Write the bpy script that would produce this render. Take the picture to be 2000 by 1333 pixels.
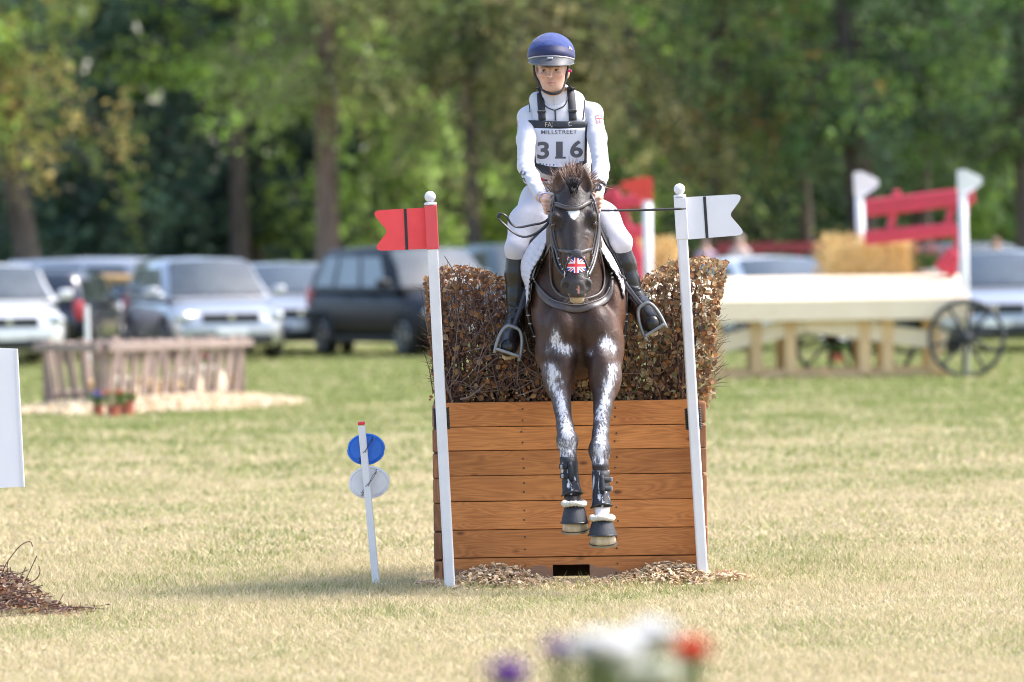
import bpy, bmesh, math, random
import numpy as np
from mathutils import Vector, Matrix, Quaternion
from mathutils.bvhtree import BVHTree

for o in list(bpy.data.objects): bpy.data.objects.remove(o, do_unlink=True)
scene = bpy.context.scene
COL = scene.collection
rad = math.radians

# ------------------------------------------------------------------ camera
CAM_Z = 1.65
LENS = 200.0
FPX = LENS / 36.0 * 2000.0
TILT = math.atan(176.5 / FPX)
ROLL = rad(0.8)
D0 = 28.0                                  # distance to the front of the jump
_f = Vector((0, math.cos(TILT), -math.sin(TILT)))
_r0 = Vector((1, 0, 0)); _u0 = Vector((0, math.sin(TILT), math.cos(TILT)))
_r = _r0 * math.cos(ROLL) - _u0 * math.sin(ROLL)
_u = _r0 * math.sin(ROLL) + _u0 * math.cos(ROLL)
EYE = Vector((0, 0, CAM_Z))
cam_data = bpy.data.cameras.new('camera')
cam = bpy.data.objects.new('camera', cam_data); COL.objects.link(cam)
M = Matrix.Identity(4)
for i in range(3):
    M[i][0] = _r[i]; M[i][1] = _u[i]; M[i][2] = -_f[i]; M[i][3] = EYE[i]
cam.matrix_world = M
cam_data.lens = LENS; cam_data.sensor_width = 36.0
cam_data.clip_start = 0.5; cam_data.clip_end = 3000
cam_data.dof.use_dof = True
cam_data.dof.focus_distance = 27.6
cam_data.dof.aperture_fstop = 2.8
scene.camera = cam

# ------------------------------------------------------------------ sky, sun, exposure
SUN_EL, SUN_AZ = 51.0, 80.0       # azimuth: degrees from straight ahead (+Y) towards the right (+X)
world = bpy.data.worlds.new('World'); scene.world = world; world.use_nodes = True
wn = world.node_tree; wn.nodes.clear()
_o = wn.nodes.new('ShaderNodeOutputWorld'); _b = wn.nodes.new('ShaderNodeBackground'); _s = wn.nodes.new('ShaderNodeTexSky')
_s.sky_type = 'NISHITA'; _s.sun_disc = False
_s.sun_elevation = rad(SUN_EL); _s.sun_rotation = rad(SUN_AZ)
_s.air_density = 1.0; _s.dust_density = 3.0; _s.ozone_density = 1.0
wn.links.new(_s.outputs[0], _b.inputs[0]); _b.inputs[1].default_value = 0.15
wn.links.new(_b.outputs[0], _o.inputs[0])
sun_d = bpy.data.lights.new('sun', 'SUN'); sun_d.energy = 1.8; sun_d.angle = rad(14.0); sun_d.color = (1.0, 0.98, 0.955)
sun = bpy.data.objects.new('sun', sun_d); COL.objects.link(sun)
_sd = Vector((math.sin(rad(SUN_AZ)) * math.cos(rad(SUN_EL)), math.cos(rad(SUN_AZ)) * math.cos(rad(SUN_EL)), math.sin(rad(SUN_EL))))
sun.rotation_euler = _sd.to_track_quat('Z', 'Y').to_euler()
scene.view_settings.view_transform = 'Standard'
scene.view_settings.look = 'None'
scene.view_settings.exposure = 1.68
scene.view_settings.gamma = 1.0
scene.render.engine = 'CYCLES'
scene.cycles.use_denoising = True
scene.cycles.filter_width = 1.0
scene.cycles.max_bounces = 6
scene.cycles.transparent_max_bounces = 8
scene.cycles.caustics_reflective = False
scene.cycles.caustics_refractive = False

# ------------------------------------------------------------------ picture -> place helpers
def ray(px, py):
    return _f + _r * ((px - 1000.0) / FPX) - _u * ((py - 666.5) / FPX)
def P(px, py, y):
    d = ray(px, py); return EYE + d * (y / d.y)
def G(px, py, z=0.0):
    d = ray(px, py); return EYE + d * ((z - CAM_Z) / d.z)
def PM(y):                       # metres per photo pixel at distance y
    return y / FPX

# ------------------------------------------------------------------ naming helpers
def setp(o, label=None, cat=None, group=None, kind=None):
    if label: o['label'] = label
    if cat: o['category'] = cat
    if group: o['group'] = group
    if kind: o['kind'] = kind
    return o
def empty(name, loc=(0, 0, 0), label=None, cat=None, group=None, rot=None, kind=None):
    o = bpy.data.objects.new(name, None); COL.objects.link(o)
    o.location = loc; o.empty_display_size = 0.1
    if rot is not None: o.rotation_euler = rot
    return setp(o, label, cat, group, kind)
def link(name, me, m=None, parent=None, loc=None, rot=None, **kw):
    o = bpy.data.objects.new(name, me); COL.objects.link(o)
    if m is not None and not me.materials: me.materials.append(m)
    if parent is not None:
        o.parent = parent
    if loc is not None: o.location = loc
    if rot is not None: o.rotation_euler = rot
    return setp(o, **kw)
def copy_tree(o, parent=None):
    c = o.copy(); COL.objects.link(c); c.parent = parent
    for ch in o.children: copy_tree(ch, c)
    return c

# ------------------------------------------------------------------ mesh builder
class MB:
    def __init__(s): s.v = []; s.f = []; s.mi = []; s.cols = []; s.usecol = False
    def add(s, vs, fs, mi=0, col=None):
        b = len(s.v); s.v.extend([tuple(v) for v in vs]); s.f.extend([tuple(i + b for i in f) for f in fs]); s.mi.extend([mi] * len(fs))
        if col is not None: s.usecol = True
        s.cols.extend([col if col is not None else (1, 1, 1)] * len(vs)); return s
    def box(s, c, size, rot=None, mi=0, col=None):
        hx, hy, hz = size[0] / 2, size[1] / 2, size[2] / 2
        vs = [Vector((x, y, z)) for x in (-hx, hx) for y in (-hy, hy) for z in (-hz, hz)]
        if rot is not None: vs = [rot @ v for v in vs]
        c = Vector(c)
        return s.add([v + c for v in vs], [(0, 1, 3, 2), (4, 6, 7, 5), (0, 4, 5, 1), (2, 3, 7, 6), (0, 2, 6, 4), (1, 5, 7, 3)], mi, col)
    def bbox(s, c, size, bev=0.005, rot=None, mi=0, seg=2):
        bm = bmesh.new(); bmesh.ops.create_cube(bm, size=1.0)
        bmesh.ops.scale(bm, vec=size, verts=bm.verts)
        bmesh.ops.bevel(bm, geom=list(bm.edges), offset=min(bev, min(size) * 0.49), segments=seg, profile=0.5, affect='EDGES')
        vs = [v.co.copy() for v in bm.verts]; bm.verts.index_update()
        fs = [tuple(v.index for v in f.verts) for f in bm.faces]; bm.free()
        if rot is not None: vs = [rot @ v for v in vs]
        c = Vector(c); return s.add([v + c for v in vs], fs, mi)
    def tube(s, pts, rr, n=8, cap=True, mi=0, col=None, flat=None, up=None):
        pts = [Vector(p) for p in pts]; m = len(pts)
        if not hasattr(rr, '__len__'): rr = [rr] * m
        vs = []; fs = []; prev = None
        for i, p in enumerate(pts):
            t = (pts[min(i + 1, m - 1)] - pts[max(i - 1, 0)])
            t = t.normalized() if t.length > 1e-9 else Vector((0, 0, 1))
            if up is not None: a = t.cross(Vector(up))
            elif prev is None: a = t.cross(Vector((0.31, 0.87, 0.12)))
            else: a = prev - t * prev.dot(t)
            if a.length < 1e-6: a = t.cross(Vector((1, 0, 0.2)))
            a.normalize(); prev = a; b = t.cross(a)
            fl = 1.0 if flat is None else flat
            for k in range(n):
                th = 2 * math.pi * k / n
                vs.append(p + a * (math.cos(th) * rr[i]) + b * (math.sin(th) * rr[i] * fl))
        for i in range(m - 1):
            for k in range(n):
                k2 = (k + 1) % n
                fs.append((i * n + k, i * n + k2, (i + 1) * n + k2, (i + 1) * n + k))
        if cap:
            fs.append(tuple(range(n))[::-1]); fs.append(tuple((m - 1) * n + k for k in range(n)))
        return s.add(vs, fs, mi, col)
    def lathe(s, prof, n=20, c=(0, 0, 0), rot=None, mi=0):
        vs = []; fs = []; c = Vector(c)
        for r, z in prof:
            for k in range(n):
                th = 2 * math.pi * k / n; v = Vector((r * math.cos(th), r * math.sin(th), z))
                vs.append((rot @ v if rot is not None else v) + c)
        for i in range(len(prof) - 1):
            for k in range(n):
                k2 = (k + 1) % n
                fs.append((i * n + k, i * n + k2, (i + 1) * n + k2, (i + 1) * n + k))
        fs.append(tuple(range(n))[::-1]); fs.append(tuple((len(prof) - 1) * n + k for k in range(n)))
        return s.add(vs, fs, mi)
    def prism(s, poly, depth, xf, mi=0):
        """poly: (u,v) outline; xf(u,v,w) -> point; w in 0..depth"""
        n = len(poly)
        vs = [xf(u, v, 0) for u, v in poly] + [xf(u, v, depth) for u, v in poly]
        fs = [tuple(range(n)), tuple(range(n, 2 * n))[::-1]] + [(i, (i + 1) % n + 0, (i + 1) % n + n, i + n)[::-1] for i in range(n)]
        return s.add(vs, fs, mi)
    def mesh(s, name, smooth=False):
        me = bpy.data.meshes.new(name); me.from_pydata(s.v, [], s.f)
        if any(s.mi): me.polygons.foreach_set('material_index', s.mi)
        if s.usecol:
            at = me.color_attributes.new('Col', 'FLOAT_COLOR', 'POINT')
            a = np.ones((len(s.v), 4), np.float32); a[:, :3] = np.array(s.cols, np.float32); at.data.foreach_set('color', a.ravel())
        if smooth: me.polygons.foreach_set('use_smooth', [True] * len(me.polygons))
        me.update(); return me
    def build(s, name, m=None, parent=None, smooth=False, **kw):
        me = s.mesh(name, smooth)
        if isinstance(m, (list, tuple)):
            for x in m: me.materials.append(x)
            m = None
        return link(name, me, m, parent, **kw)

def np_mesh(name, V, F, col=None, smooth=False, extra=None):
    """fast mesh from numpy: V (n,3), F (m,k)"""
    me = bpy.data.meshes.new(name); n, k = F.shape
    me.vertices.add(len(V)); me.vertices.foreach_set('co', np.ascontiguousarray(V, np.float32).ravel())
    me.loops.add(n * k); me.loops.foreach_set('vertex_index', np.ascontiguousarray(F, np.int32).ravel())
    me.polygons.add(n); me.polygons.foreach_set('loop_start', np.arange(0, n * k, k, dtype=np.int32))
    if smooth: me.polygons.foreach_set('use_smooth', np.ones(n, bool))
    if col is not None:
        at = me.color_attributes.new('Col', 'FLOAT_COLOR', 'POINT')
        a = np.ones((len(V), 4), np.float32); a[:, :3] = col; at.data.foreach_set('color', a.ravel())
    for nm, arr in (extra or {}).items():
        at = me.attributes.new(nm, 'FLOAT', 'POINT'); at.data.foreach_set('value', np.ascontiguousarray(arr, np.float32))
    me.update(calc_edges=True); me.validate(); return me

def catmull(pts, n=8):
    pts = [Vector(p) for p in pts]
    if len(pts) < 3:
        return [pts[0].lerp(pts[-1], i / n) for i in range(n + 1)]
    P_ = [pts[0] * 2 - pts[1]] + pts + [pts[-1] * 2 - pts[-2]]; out = []
    for i in range(1, len(P_) - 2):
        a, b, c, d = P_[i - 1:i + 3]
        for k in range(n):
            t = k / n
            out.append(0.5 * ((2 * b) + (c - a) * t + (2 * a - 5 * b + 4 * c - d) * t * t + (3 * b - a - 3 * c + d) * t ** 3))
    out.append(pts[-1].copy()); return out

def bvh_of(o_or_me):
    me = o_or_me.data if hasattr(o_or_me, 'data') else o_or_me
    vs = [v.co.copy() for v in me.vertices]; return BVHTree.FromPolygons(vs, [tuple(p.vertices) for p in me.polygons])

# ------------------------------------------------------------------ materials
MATS = {}
def mat(name, c1, c2=None, scale=6.0, rough=0.6, metal=0.0, bump=0.0, bscale=60.0, coat=0.0, spec=0.5, stretch=(1, 1, 1),
        contrast=(0.35, 0.65), detail=4.0, attr=False, sheen=0.0, sss=0.0, trans=0.0, rand=0.0, alpha=None, emit=None):
    if name in MATS: return MATS[name]
    m = bpy.data.materials.new(name); m.use_nodes = True; MATS[name] = m
    nt = m.node_tree; N = nt.nodes; L = nt.links; b = N['Principled BSDF']
    b.inputs['Roughness'].default_value = rough; b.inputs['Metallic'].default_value = metal
    b.inputs['Specular IOR Level'].default_value = spec
    if coat: b.inputs['Coat Weight'].default_value = coat; b.inputs['Coat Roughness'].default_value = 0.08
    if sheen: b.inputs['Sheen Weight'].default_value = sheen
    if sss:
        b.inputs['Subsurface Weight'].default_value = sss; b.inputs['Subsurface Radius'].default_value = (0.012, 0.005, 0.003)
    tc = N.new('ShaderNodeTexCoord'); mp = N.new('ShaderNodeMapping'); mp.inputs['Scale'].default_value = stretch
    L.new(tc.outputs['Object'], mp.inputs['Vector'])
    c2 = c2 or tuple(x * 0.82 for x in c1)
    nz = N.new('ShaderNodeTexNoise'); nz.inputs['Scale'].default_value = scale; nz.inputs['Detail'].default_value = detail
    L.new(mp.outputs[0], nz.inputs['Vector'])
    rp = N.new('ShaderNodeValToRGB'); rp.color_ramp.elements[0].position = contrast[0]; rp.color_ramp.elements[1].position = contrast[1]
    rp.color_ramp.elements[0].color = (*c2, 1); rp.color_ramp.elements[1].color = (*c1, 1)
    L.new(nz.outputs['Fac'], rp.inputs['Fac']); out = rp.outputs['Color']
    if attr:
        at = N.new('ShaderNodeAttribute'); at.attribute_name = 'Col'
        mx = N.new('ShaderNodeMix'); mx.data_type = 'RGBA'; mx.blend_type = 'MULTIPLY'; mx.inputs[0].default_value = 1
        L.new(out, mx.inputs[6]); L.new(at.outputs['Color'], mx.inputs[7]); out = mx.outputs[2]
    if rand:
        oi = N.new('ShaderNodeObjectInfo'); hs = N.new('ShaderNodeHueSaturation'); ma = N.new('ShaderNodeMapRange')
        ma.inputs[3].default_value = 1 - rand; ma.inputs[4].default_value = 1 + rand
        L.new(oi.outputs['Random'], ma.inputs[0]); L.new(ma.outputs[0], hs.inputs['Value']); L.new(out, hs.inputs['Color']); out = hs.outputs[0]
    L.new(out, b.inputs['Base Color'])
    if bump:
        n2 = N.new('ShaderNodeTexNoise'); n2.inputs['Scale'].default_value = bscale; n2.inputs['Detail'].default_value = 5
        L.new(mp.outputs[0], n2.inputs['Vector'])
        bp = N.new('ShaderNodeBump'); bp.inputs['Strength'].default_value = bump; bp.inputs['Distance'].default_value = 0.01
        L.new(n2.outputs['Fac'], bp.inputs['Height']); L.new(bp.outputs[0], b.inputs['Normal'])
    if trans:
        tr = N.new('ShaderNodeBsdfTranslucent'); ms = N.new('ShaderNodeMixShader'); ms.inputs[0].default_value = trans
        L.new(out, tr.inputs['Color']); L.new(b.outputs[0], ms.inputs[1]); L.new(tr.outputs[0], ms.inputs[2])
        L.new(ms.outputs[0], N['Material Output'].inputs['Surface'])
    if emit:
        b.inputs['Emission Color'].default_value = (*emit[0], 1); b.inputs['Emission Strength'].default_value = emit[1]
    return m

def attr_mat(name, rough=0.6, spec=0.4, bump=0.0, bscale=200, trans=0.0, vary=0.15, vscale=40):
    """colour straight from the mesh's own colour attribute (printed or natural colour of the thing)"""
    m = mat(name, (1, 1, 1), (1 - vary, 1 - vary, 1 - vary), scale=vscale, rough=rough, spec=spec, bump=bump, bscale=bscale, attr=True, trans=trans)
    return m
rng = random.Random(11)
nrng = np.random.default_rng(7)
# ================================================================== smooth-union bodies (surface nets)
class Body:
    """signed-distance body: smooth union of tapered limbs and ellipsoids, meshed as ONE continuous surface"""
    def __init__(s, lo, hi, h):
        s.lo = np.array(lo, float); s.h = h; s.n = np.ceil((np.array(hi) - s.lo) / h).astype(int) + 1
        s.d = np.full(s.n, 1.0, np.float32)
    def _win(s, lo, hi):
        a = np.clip(np.floor((lo - s.lo) / s.h).astype(int), 0, s.n - 1); b = np.clip(np.ceil((hi - s.lo) / s.h).astype(int) + 1, 1, s.n)
        if np.any(b <= a): return None
        g = [s.lo[i] + s.h * np.arange(a[i], b[i]) for i in range(3)]
        X, Y, Z = np.meshgrid(*g, indexing='ij'); return tuple(slice(a[i], b[i]) for i in range(3)), X, Y, Z
    def _comb(s, sl, d, k, sub):
        o = s.d[sl]
        if sub:
            d = -d
            if k > 0:
                hh = np.clip(0.5 - 0.5 * (o - d) / k, 0, 1)
                s.d[sl] = o + (d - o) * hh + k * hh * (1 - hh)
            else: s.d[sl] = np.maximum(o, d)
        else:
            if k > 0:
                hh = np.clip(0.5 + 0.5 * (o - d) / k, 0, 1); s.d[sl] = o + (d - o) * hh - k * hh * (1 - hh)
            else: s.d[sl] = np.minimum(o, d)
    def cone(s, a, b, ra, rb, k=0.02, sub=False, flat=None):
        """tapered limb a->b; flat=(axis vector, factor): thickness along axis is multiplied by factor"""
        a = np.array(a, float); b = np.array(b, float); R = max(ra, rb) * (max(1, flat[1]) if flat else 1) + k + 2 * s.h
        w = s._win(np.minimum(a, b) - R, np.maximum(a, b) + R)
        if w is None: return
        sl, X, Y, Z = w; ab = b - a; L2 = max(1e-12, ab @ ab)
        px, py, pz = X - a[0], Y - a[1], Z - a[2]
        t = np.clip((px * ab[0] + py * ab[1] + pz * ab[2]) / L2, 0, 1)
        qx, qy, qz = px - t * ab[0], py - t * ab[1], pz - t * ab[2]
        if flat:
            ax = np.array(flat[0], float); ax /= np.linalg.norm(ax); f = flat[1]
            al = qx * ax[0] + qy * ax[1] + qz * ax[2]; m = al * (1.0 / f - 1.0)
            qx, qy, qz = qx + m * ax[0], qy + m * ax[1], qz + m * ax[2]
            sc = min(1.0, f)
        else: sc = 1.0
        d = (np.sqrt(qx * qx + qy * qy + qz * qz) - (ra + (rb - ra) * t)) * (sc if flat and f < 1 else 1.0)
        s._comb(sl, d.astype(np.float32), k, sub)
    def chain(s, pts, rs, k=0.02, sub=False, flat=None):
        for i in range(len(pts) - 1): s.cone(pts[i], pts[i + 1], rs[i], rs[i + 1], k if i else k, sub, flat)
    def ell(s, c, r, rot=None, k=0.02, sub=False):
        c = np.array(c, float); r = np.array(r, float); R = r.max() + k + 2 * s.h
        w = s._win(c - R, c + R)
        if w is None: return
        sl, X, Y, Z = w; p = np.stack([X - c[0], Y - c[1], Z - c[2]], -1)
        if rot is not None: p = p @ np.array(rot)          # columns of rot = local axes
        k0 = np.sqrt(((p / r) ** 2).sum(-1)); k1 = np.sqrt(((p / (r * r)) ** 2).sum(-1)) + 1e-9
        s._comb(sl, (k0 * (k0 - 1) / k1).astype(np.float32), k, sub)
    def blur(s, it=1):
        for _ in range(it):
            for ax in range(3):
                d = s.d; lo = np.roll(d, 1, ax); hi = np.roll(d, -1, ax); s.d = (0.25 * lo + 0.5 * d + 0.25 * hi).astype(np.float32)
    def verts_faces(s):
        d = s.d; ins = d < 0; n = s.n
        c = [d[i:n[0] - 1 + i, j:n[1] - 1 + j, k:n[2] - 1 + k] for i in (0, 1) for j in (0, 1) for k in (0, 1)]
        cin = [x < 0 for x in c]; cnt = sum(x.astype(np.int8) for x in cin); act = (cnt > 0) & (cnt < 8)
        idx = np.argwhere(act); cid = np.full(act.shape, -1, np.int64); cid[act] = np.arange(len(idx))
        val = np.stack([x[act] for x in c], 1); off = np.array([(i, j, k) for i in (0, 1) for j in (0, 1) for k in (0, 1)], float)
        acc = np.zeros((len(idx), 3)); num = np.zeros(len(idx))
        for a in range(8):
            for b in range(a + 1, 8):
                if np.abs(off[a] - off[b]).sum() != 1: continue
                va, vb = val[:, a], val[:, b]; m = (va < 0) != (vb < 0); t = np.where(m, va / np.where(m, va - vb, 1), 0)
                acc += np.where(m[:, None], off[a] + t[:, None] * (off[b] - off[a]), 0); num += m
        V = s.lo + s.h * (idx + acc / num[:, None]); Fs = []
        for ax in range(3):
            o1, o2 = [(1, 2), (2, 0), (0, 1)][ax]
            A = [slice(None)] * 3; B = [slice(None)] * 3; A[ax] = slice(0, -1); B[ax] = slice(1, None)
            a, b = ins[tuple(A)], ins[tuple(B)]; e = np.argwhere(a != b); sgn = a[tuple(e.T)]
            ok = (e[:, o1] > 0) & (e[:, o2] > 0) & (e[:, o1] < n[o1] - 1) & (e[:, o2] < n[o2] - 1); e = e[ok]; sgn = sgn[ok]
            def cell(d1, d2):
                q = e.copy(); q[:, o1] += d1; q[:, o2] += d2; return cid[tuple(q.T)]
            q = np.stack([cell(-1, -1), cell(0, -1), cell(0, 0), cell(-1, 0)], 1)
            q[~sgn] = q[~sgn][:, ::-1]; Fs.append(q)
        F = np.concatenate(Fs); return V, F
def relax(V, F, it=2, lam=0.5):
    n = len(V)
    for _ in range(it):
        acc = np.zeros_like(V); cnt = np.zeros(n)
        for i in range(4):
            a, b = F[:, i], F[:, (i + 1) % 4]
            np.add.at(acc, a, V[b]); np.add.at(cnt, a, 1); np.add.at(acc, b, V[a]); np.add.at(cnt, b, 1)
        V = V + lam * (acc / np.maximum(cnt, 1)[:, None] - V)
    return V
def body_mesh(name, B, it=2, col=None, loc=None, extra=None):
    V, F = B.verts_faces(); V = relax(V, F, it)
    c = col(V) if callable(col) else col
    ex = {k: f(V) for k, f in (extra or {}).items()}
    if loc is not None: V = V - np.array(loc)
    return np_mesh(name, V, F, col=c, smooth=True, extra=ex)
# ================================================================== ground
def ground_z(x, y):
    if y < 101: return 0.0
    t = min(1.0, (y - 101) / 13.0); t = t * t * (3 - 2 * t)
    return 1.15 * t
def grass_colour_nodes(N, L, vec):
    """big patches of straw and green; returns a 0..1 factor (1 = straw)"""
    n1 = N.new('ShaderNodeTexNoise'); n1.inputs['Scale'].default_value = 0.8; n1.inputs['Detail'].default_value = 5; n1.inputs['Roughness'].default_value = 0.65
    mp = N.new('ShaderNodeMapping'); mp.inputs['Scale'].default_value = (0.8, 0.55, 0); mp.inputs['Location'].default_value = (3.1, 1.7, 0)
    L.new(vec, mp.inputs[0]); L.new(mp.outputs[0], n1.inputs['Vector'])
    sx = N.new('ShaderNodeSeparateXYZ'); L.new(vec, sx.inputs[0])
    mr = N.new('ShaderNodeMapRange'); mr.inputs[1].default_value = 33; mr.inputs[2].default_value = 62; mr.inputs[3].default_value = 0.17; mr.inputs[4].default_value = -0.13
    L.new(sx.outputs['Y'], mr.inputs[0])
    ad = N.new('ShaderNodeMath'); ad.operation = 'ADD'; L.new(n1.outputs['Fac'], ad.inputs[0]); L.new(mr.outputs[0], ad.inputs[1])
    m2 = N.new('ShaderNodeMapRange'); m2.inputs[1].default_value = 0.34; m2.inputs[2].default_value = 0.68
    L.new(ad.outputs[0], m2.inputs[0]); return m2.outputs[0]
def make_ground_mat():
    m = bpy.data.materials.new('field_soil'); m.use_nodes = True; N = m.node_tree.nodes; L = m.node_tree.links; b = N['Principled BSDF']
    ge = N.new('ShaderNodeNewGeometry'); fac = grass_colour_nodes(N, L, ge.outputs['Position'])
    mx = N.new('ShaderNodeMix'); mx.data_type = 'RGBA'; mx.inputs[6].default_value = (0.26, 0.29, 0.10, 1); mx.inputs[7].default_value = (0.43, 0.36, 0.23, 1)
    L.new(fac, mx.inputs[0])
    n2 = N.new('ShaderNodeTexNoise'); n2.inputs['Scale'].default_value = 22; n2.inputs['Detail'].default_value = 6; L.new(ge.outputs['Position'], n2.inputs['Vector'])
    r2 = N.new('ShaderNodeMapRange'); r2.inputs[1].default_value = 0.3; r2.inputs[2].default_value = 0.7; r2.inputs[3].default_value = 0.5; r2.inputs[4].default_value = 0.95; L.new(n2.outputs['Fac'], r2.inputs[0])
    # the bank under the trees is bare, dry and brown
    sx = N.new('ShaderNodeSeparateXYZ'); L.new(ge.outputs['Position'], sx.inputs[0])
    bk = N.new('ShaderNodeMapRange'); bk.inputs[1].default_value = 0.15; bk.inputs[2].default_value = 0.6; L.new(sx.outputs['Z'], bk.inputs[0])
    mb = N.new('ShaderNodeMix'); mb.data_type = 'RGBA'; mb.inputs[7].default_value = (0.40, 0.30, 0.17, 1); L.new(bk.outputs[0], mb.inputs[0]); L.new(mx.outputs[2], mb.inputs[6])
    mm = N.new('ShaderNodeMix'); mm.data_type = 'RGBA'; mm.blend_type = 'MULTIPLY'; mm.inputs[0].default_value = 1
    L.new(mb.outputs[2], mm.inputs[6]); L.new(r2.outputs[0], mm.inputs[7]); L.new(mm.outputs[2], b.inputs['Base Color'])
    b.inputs['Roughness'].default_value = 0.95; b.inputs['Specular IOR Level'].default_value = 0.1
    return m
def make_grass_mat():
    m = bpy.data.materials.new('grass_blade'); m.use_nodes = True; N = m.node_tree.nodes; L = m.node_tree.links; b = N['Principled BSDF']
    ge = N.new('ShaderNodeNewGeometry'); fac = grass_colour_nodes(N, L, ge.outputs['Position'])
    at = N.new('ShaderNodeAttribute'); at.attribute_name = 'rnd'
    ad = N.new('ShaderNodeMath'); ad.operation = 'MULTIPLY_ADD'; ad.inputs[1].default_value = 1.3; ad.inputs[2].default_value = -0.65; L.new(at.outputs['Fac'], ad.inputs[0])
    a2 = N.new('ShaderNodeMath'); a2.operation = 'ADD'; a2.use_clamp = True; L.new(fac, a2.inputs[0]); L.new(ad.outputs[0], a2.inputs[1])
    rp = N.new('ShaderNodeValToRGB'); e = rp.color_ramp.elements
    e[0].position = 0.0; e[0].color = (0.19, 0.23, 0.065, 1); e[1].position = 1.0; e[1].color = (0.60, 0.495, 0.315, 1)
    x = e.new(0.35); x.color = (0.31, 0.325, 0.115, 1); x = e.new(0.65); x.color = (0.46, 0.40, 0.225, 1)
    L.new(a2.outputs[0], rp.inputs['Fac']); L.new(rp.outputs[0], b.inputs['Base Color'])
    b.inputs['Roughness'].default_value = 0.65; b.inputs['Specular IOR Level'].default_value = 0.25
    tr = N.new('ShaderNodeBsdfTranslucent'); ms = N.new('ShaderNodeMixShader'); ms.inputs[0].default_value = 0.35
    L.new(rp.outputs[0], tr.inputs['Color']); L.new(b.outputs[0], ms.inputs[1]); L.new(tr.outputs[0], ms.inputs[2])
    L.new(ms.outputs[0], N['Material Output'].inputs['Surface']); return m
def build_ground():
    ys = [-300, -50, 0, 10, 20, 40, 70, 100] + [101 + i for i in range(0, 15)] + [130, 160, 250, 500, 1200, 2500]
    xs = [-1500, -400, -100, -40, -20, 0, 20, 40, 100, 400, 1500]
    V = np.array([(x, y, ground_z(x, y)) for y in ys for x in xs]); nx = len(xs)
    F = np.array([(j * nx + i, j * nx + i + 1, (j + 1) * nx + i + 1, (j + 1) * nx + i) for j in range(len(ys) - 1) for i in range(nx - 1)])
    link('ground', np_mesh('ground', V, F, smooth=True), make_ground_mat(), kind='structure')
build_ground()
def build_grass():
    # (near, far, blades per m2, height, width)
    bands = [(20.5, 31, 3400, 0.026, 0.0036), (31, 42, 1200, 0.028, 0.007), (42, 62, 360, 0.030, 0.013), (62, 101, 130, 0.032, 0.024)]
    Vs = []; R = []
    for y0, y1, dn, h, w in bands:
        n = int((y1 - y0) * (0.18 * (y0 + y1) / 2 + 1.6 + 0.10 * ((y0 + y1) / 2 - 20)) * dn)
        y = nrng.uniform(y0, y1, n); x = nrng.uniform(-1, 1, n) * (0.09 * y + 0.8 + 0.05 * (y - 20))
        # uneven tufts: taller where a low-frequency field is high
        f = np.sin(x * 3.1 + 1.3 * np.sin(y * 2.3)) * np.sin(y * 2.7 + 1.7 * np.sin(x * 1.9)) + 0.6 * np.sin(x * 9.7 + y * 4.1) * np.sin(y * 8.3 - x * 5.2)
        hh = h * (0.55 + 0.9 * nrng.random(n) ** 1.5) * np.clip(1.0 + 0.35 * f, 0.5, 1.6)
        inbox = (x > -0.5) & (x < 1.05) & (y > D0 - 0.02) & (y < D0 + 0.55); hh = np.where(inbox, 0.001, hh)
        rn = nrng.random(n); foot = (np.abs(y - (D0 - 0.30)) < 0.22) & (x > -0.75) & (x < 1.15) & (nrng.random(n) < 0.30); foot |= (np.hypot(x - 0.97, y - D0 + 0.1) < 0.14) & (nrng.random(n) < 0.6); hh = np.where(foot, hh * 1.9, hh); rn = np.where(foot, rn * 0.35, rn)
        a = nrng.uniform(0, 2 * np.pi, n); ln = nrng.normal(0, 1.1, n) * hh; la = nrng.uniform(0, 2 * np.pi, n)
        ww = w * nrng.uniform(0.6, 1.5, n); dx = np.cos(a) * ww; dy = np.sin(a) * ww
        z0 = np.zeros(n)
        b0 = np.stack([x - dx, y - dy, z0], 1); b1 = np.stack([x + dx, y + dy, z0], 1)
        tp = np.stack([x + np.cos(la) * ln, y + np.sin(la) * ln, hh], 1)
        Vs.append(np.stack([b0, b1, tp], 1).reshape(-1, 3)); R.append(np.repeat(rn, 3))
    V = np.concatenate(Vs); R = np.concatenate(R); F = np.arange(len(V)).reshape(-1, 3)
    link('grass', np_mesh('grass', V, F, extra={'rnd': R}), make_grass_mat(), kind='stuff',
         label='short sun-dried grass covering the whole field', cat='grass')
build_grass()
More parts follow.
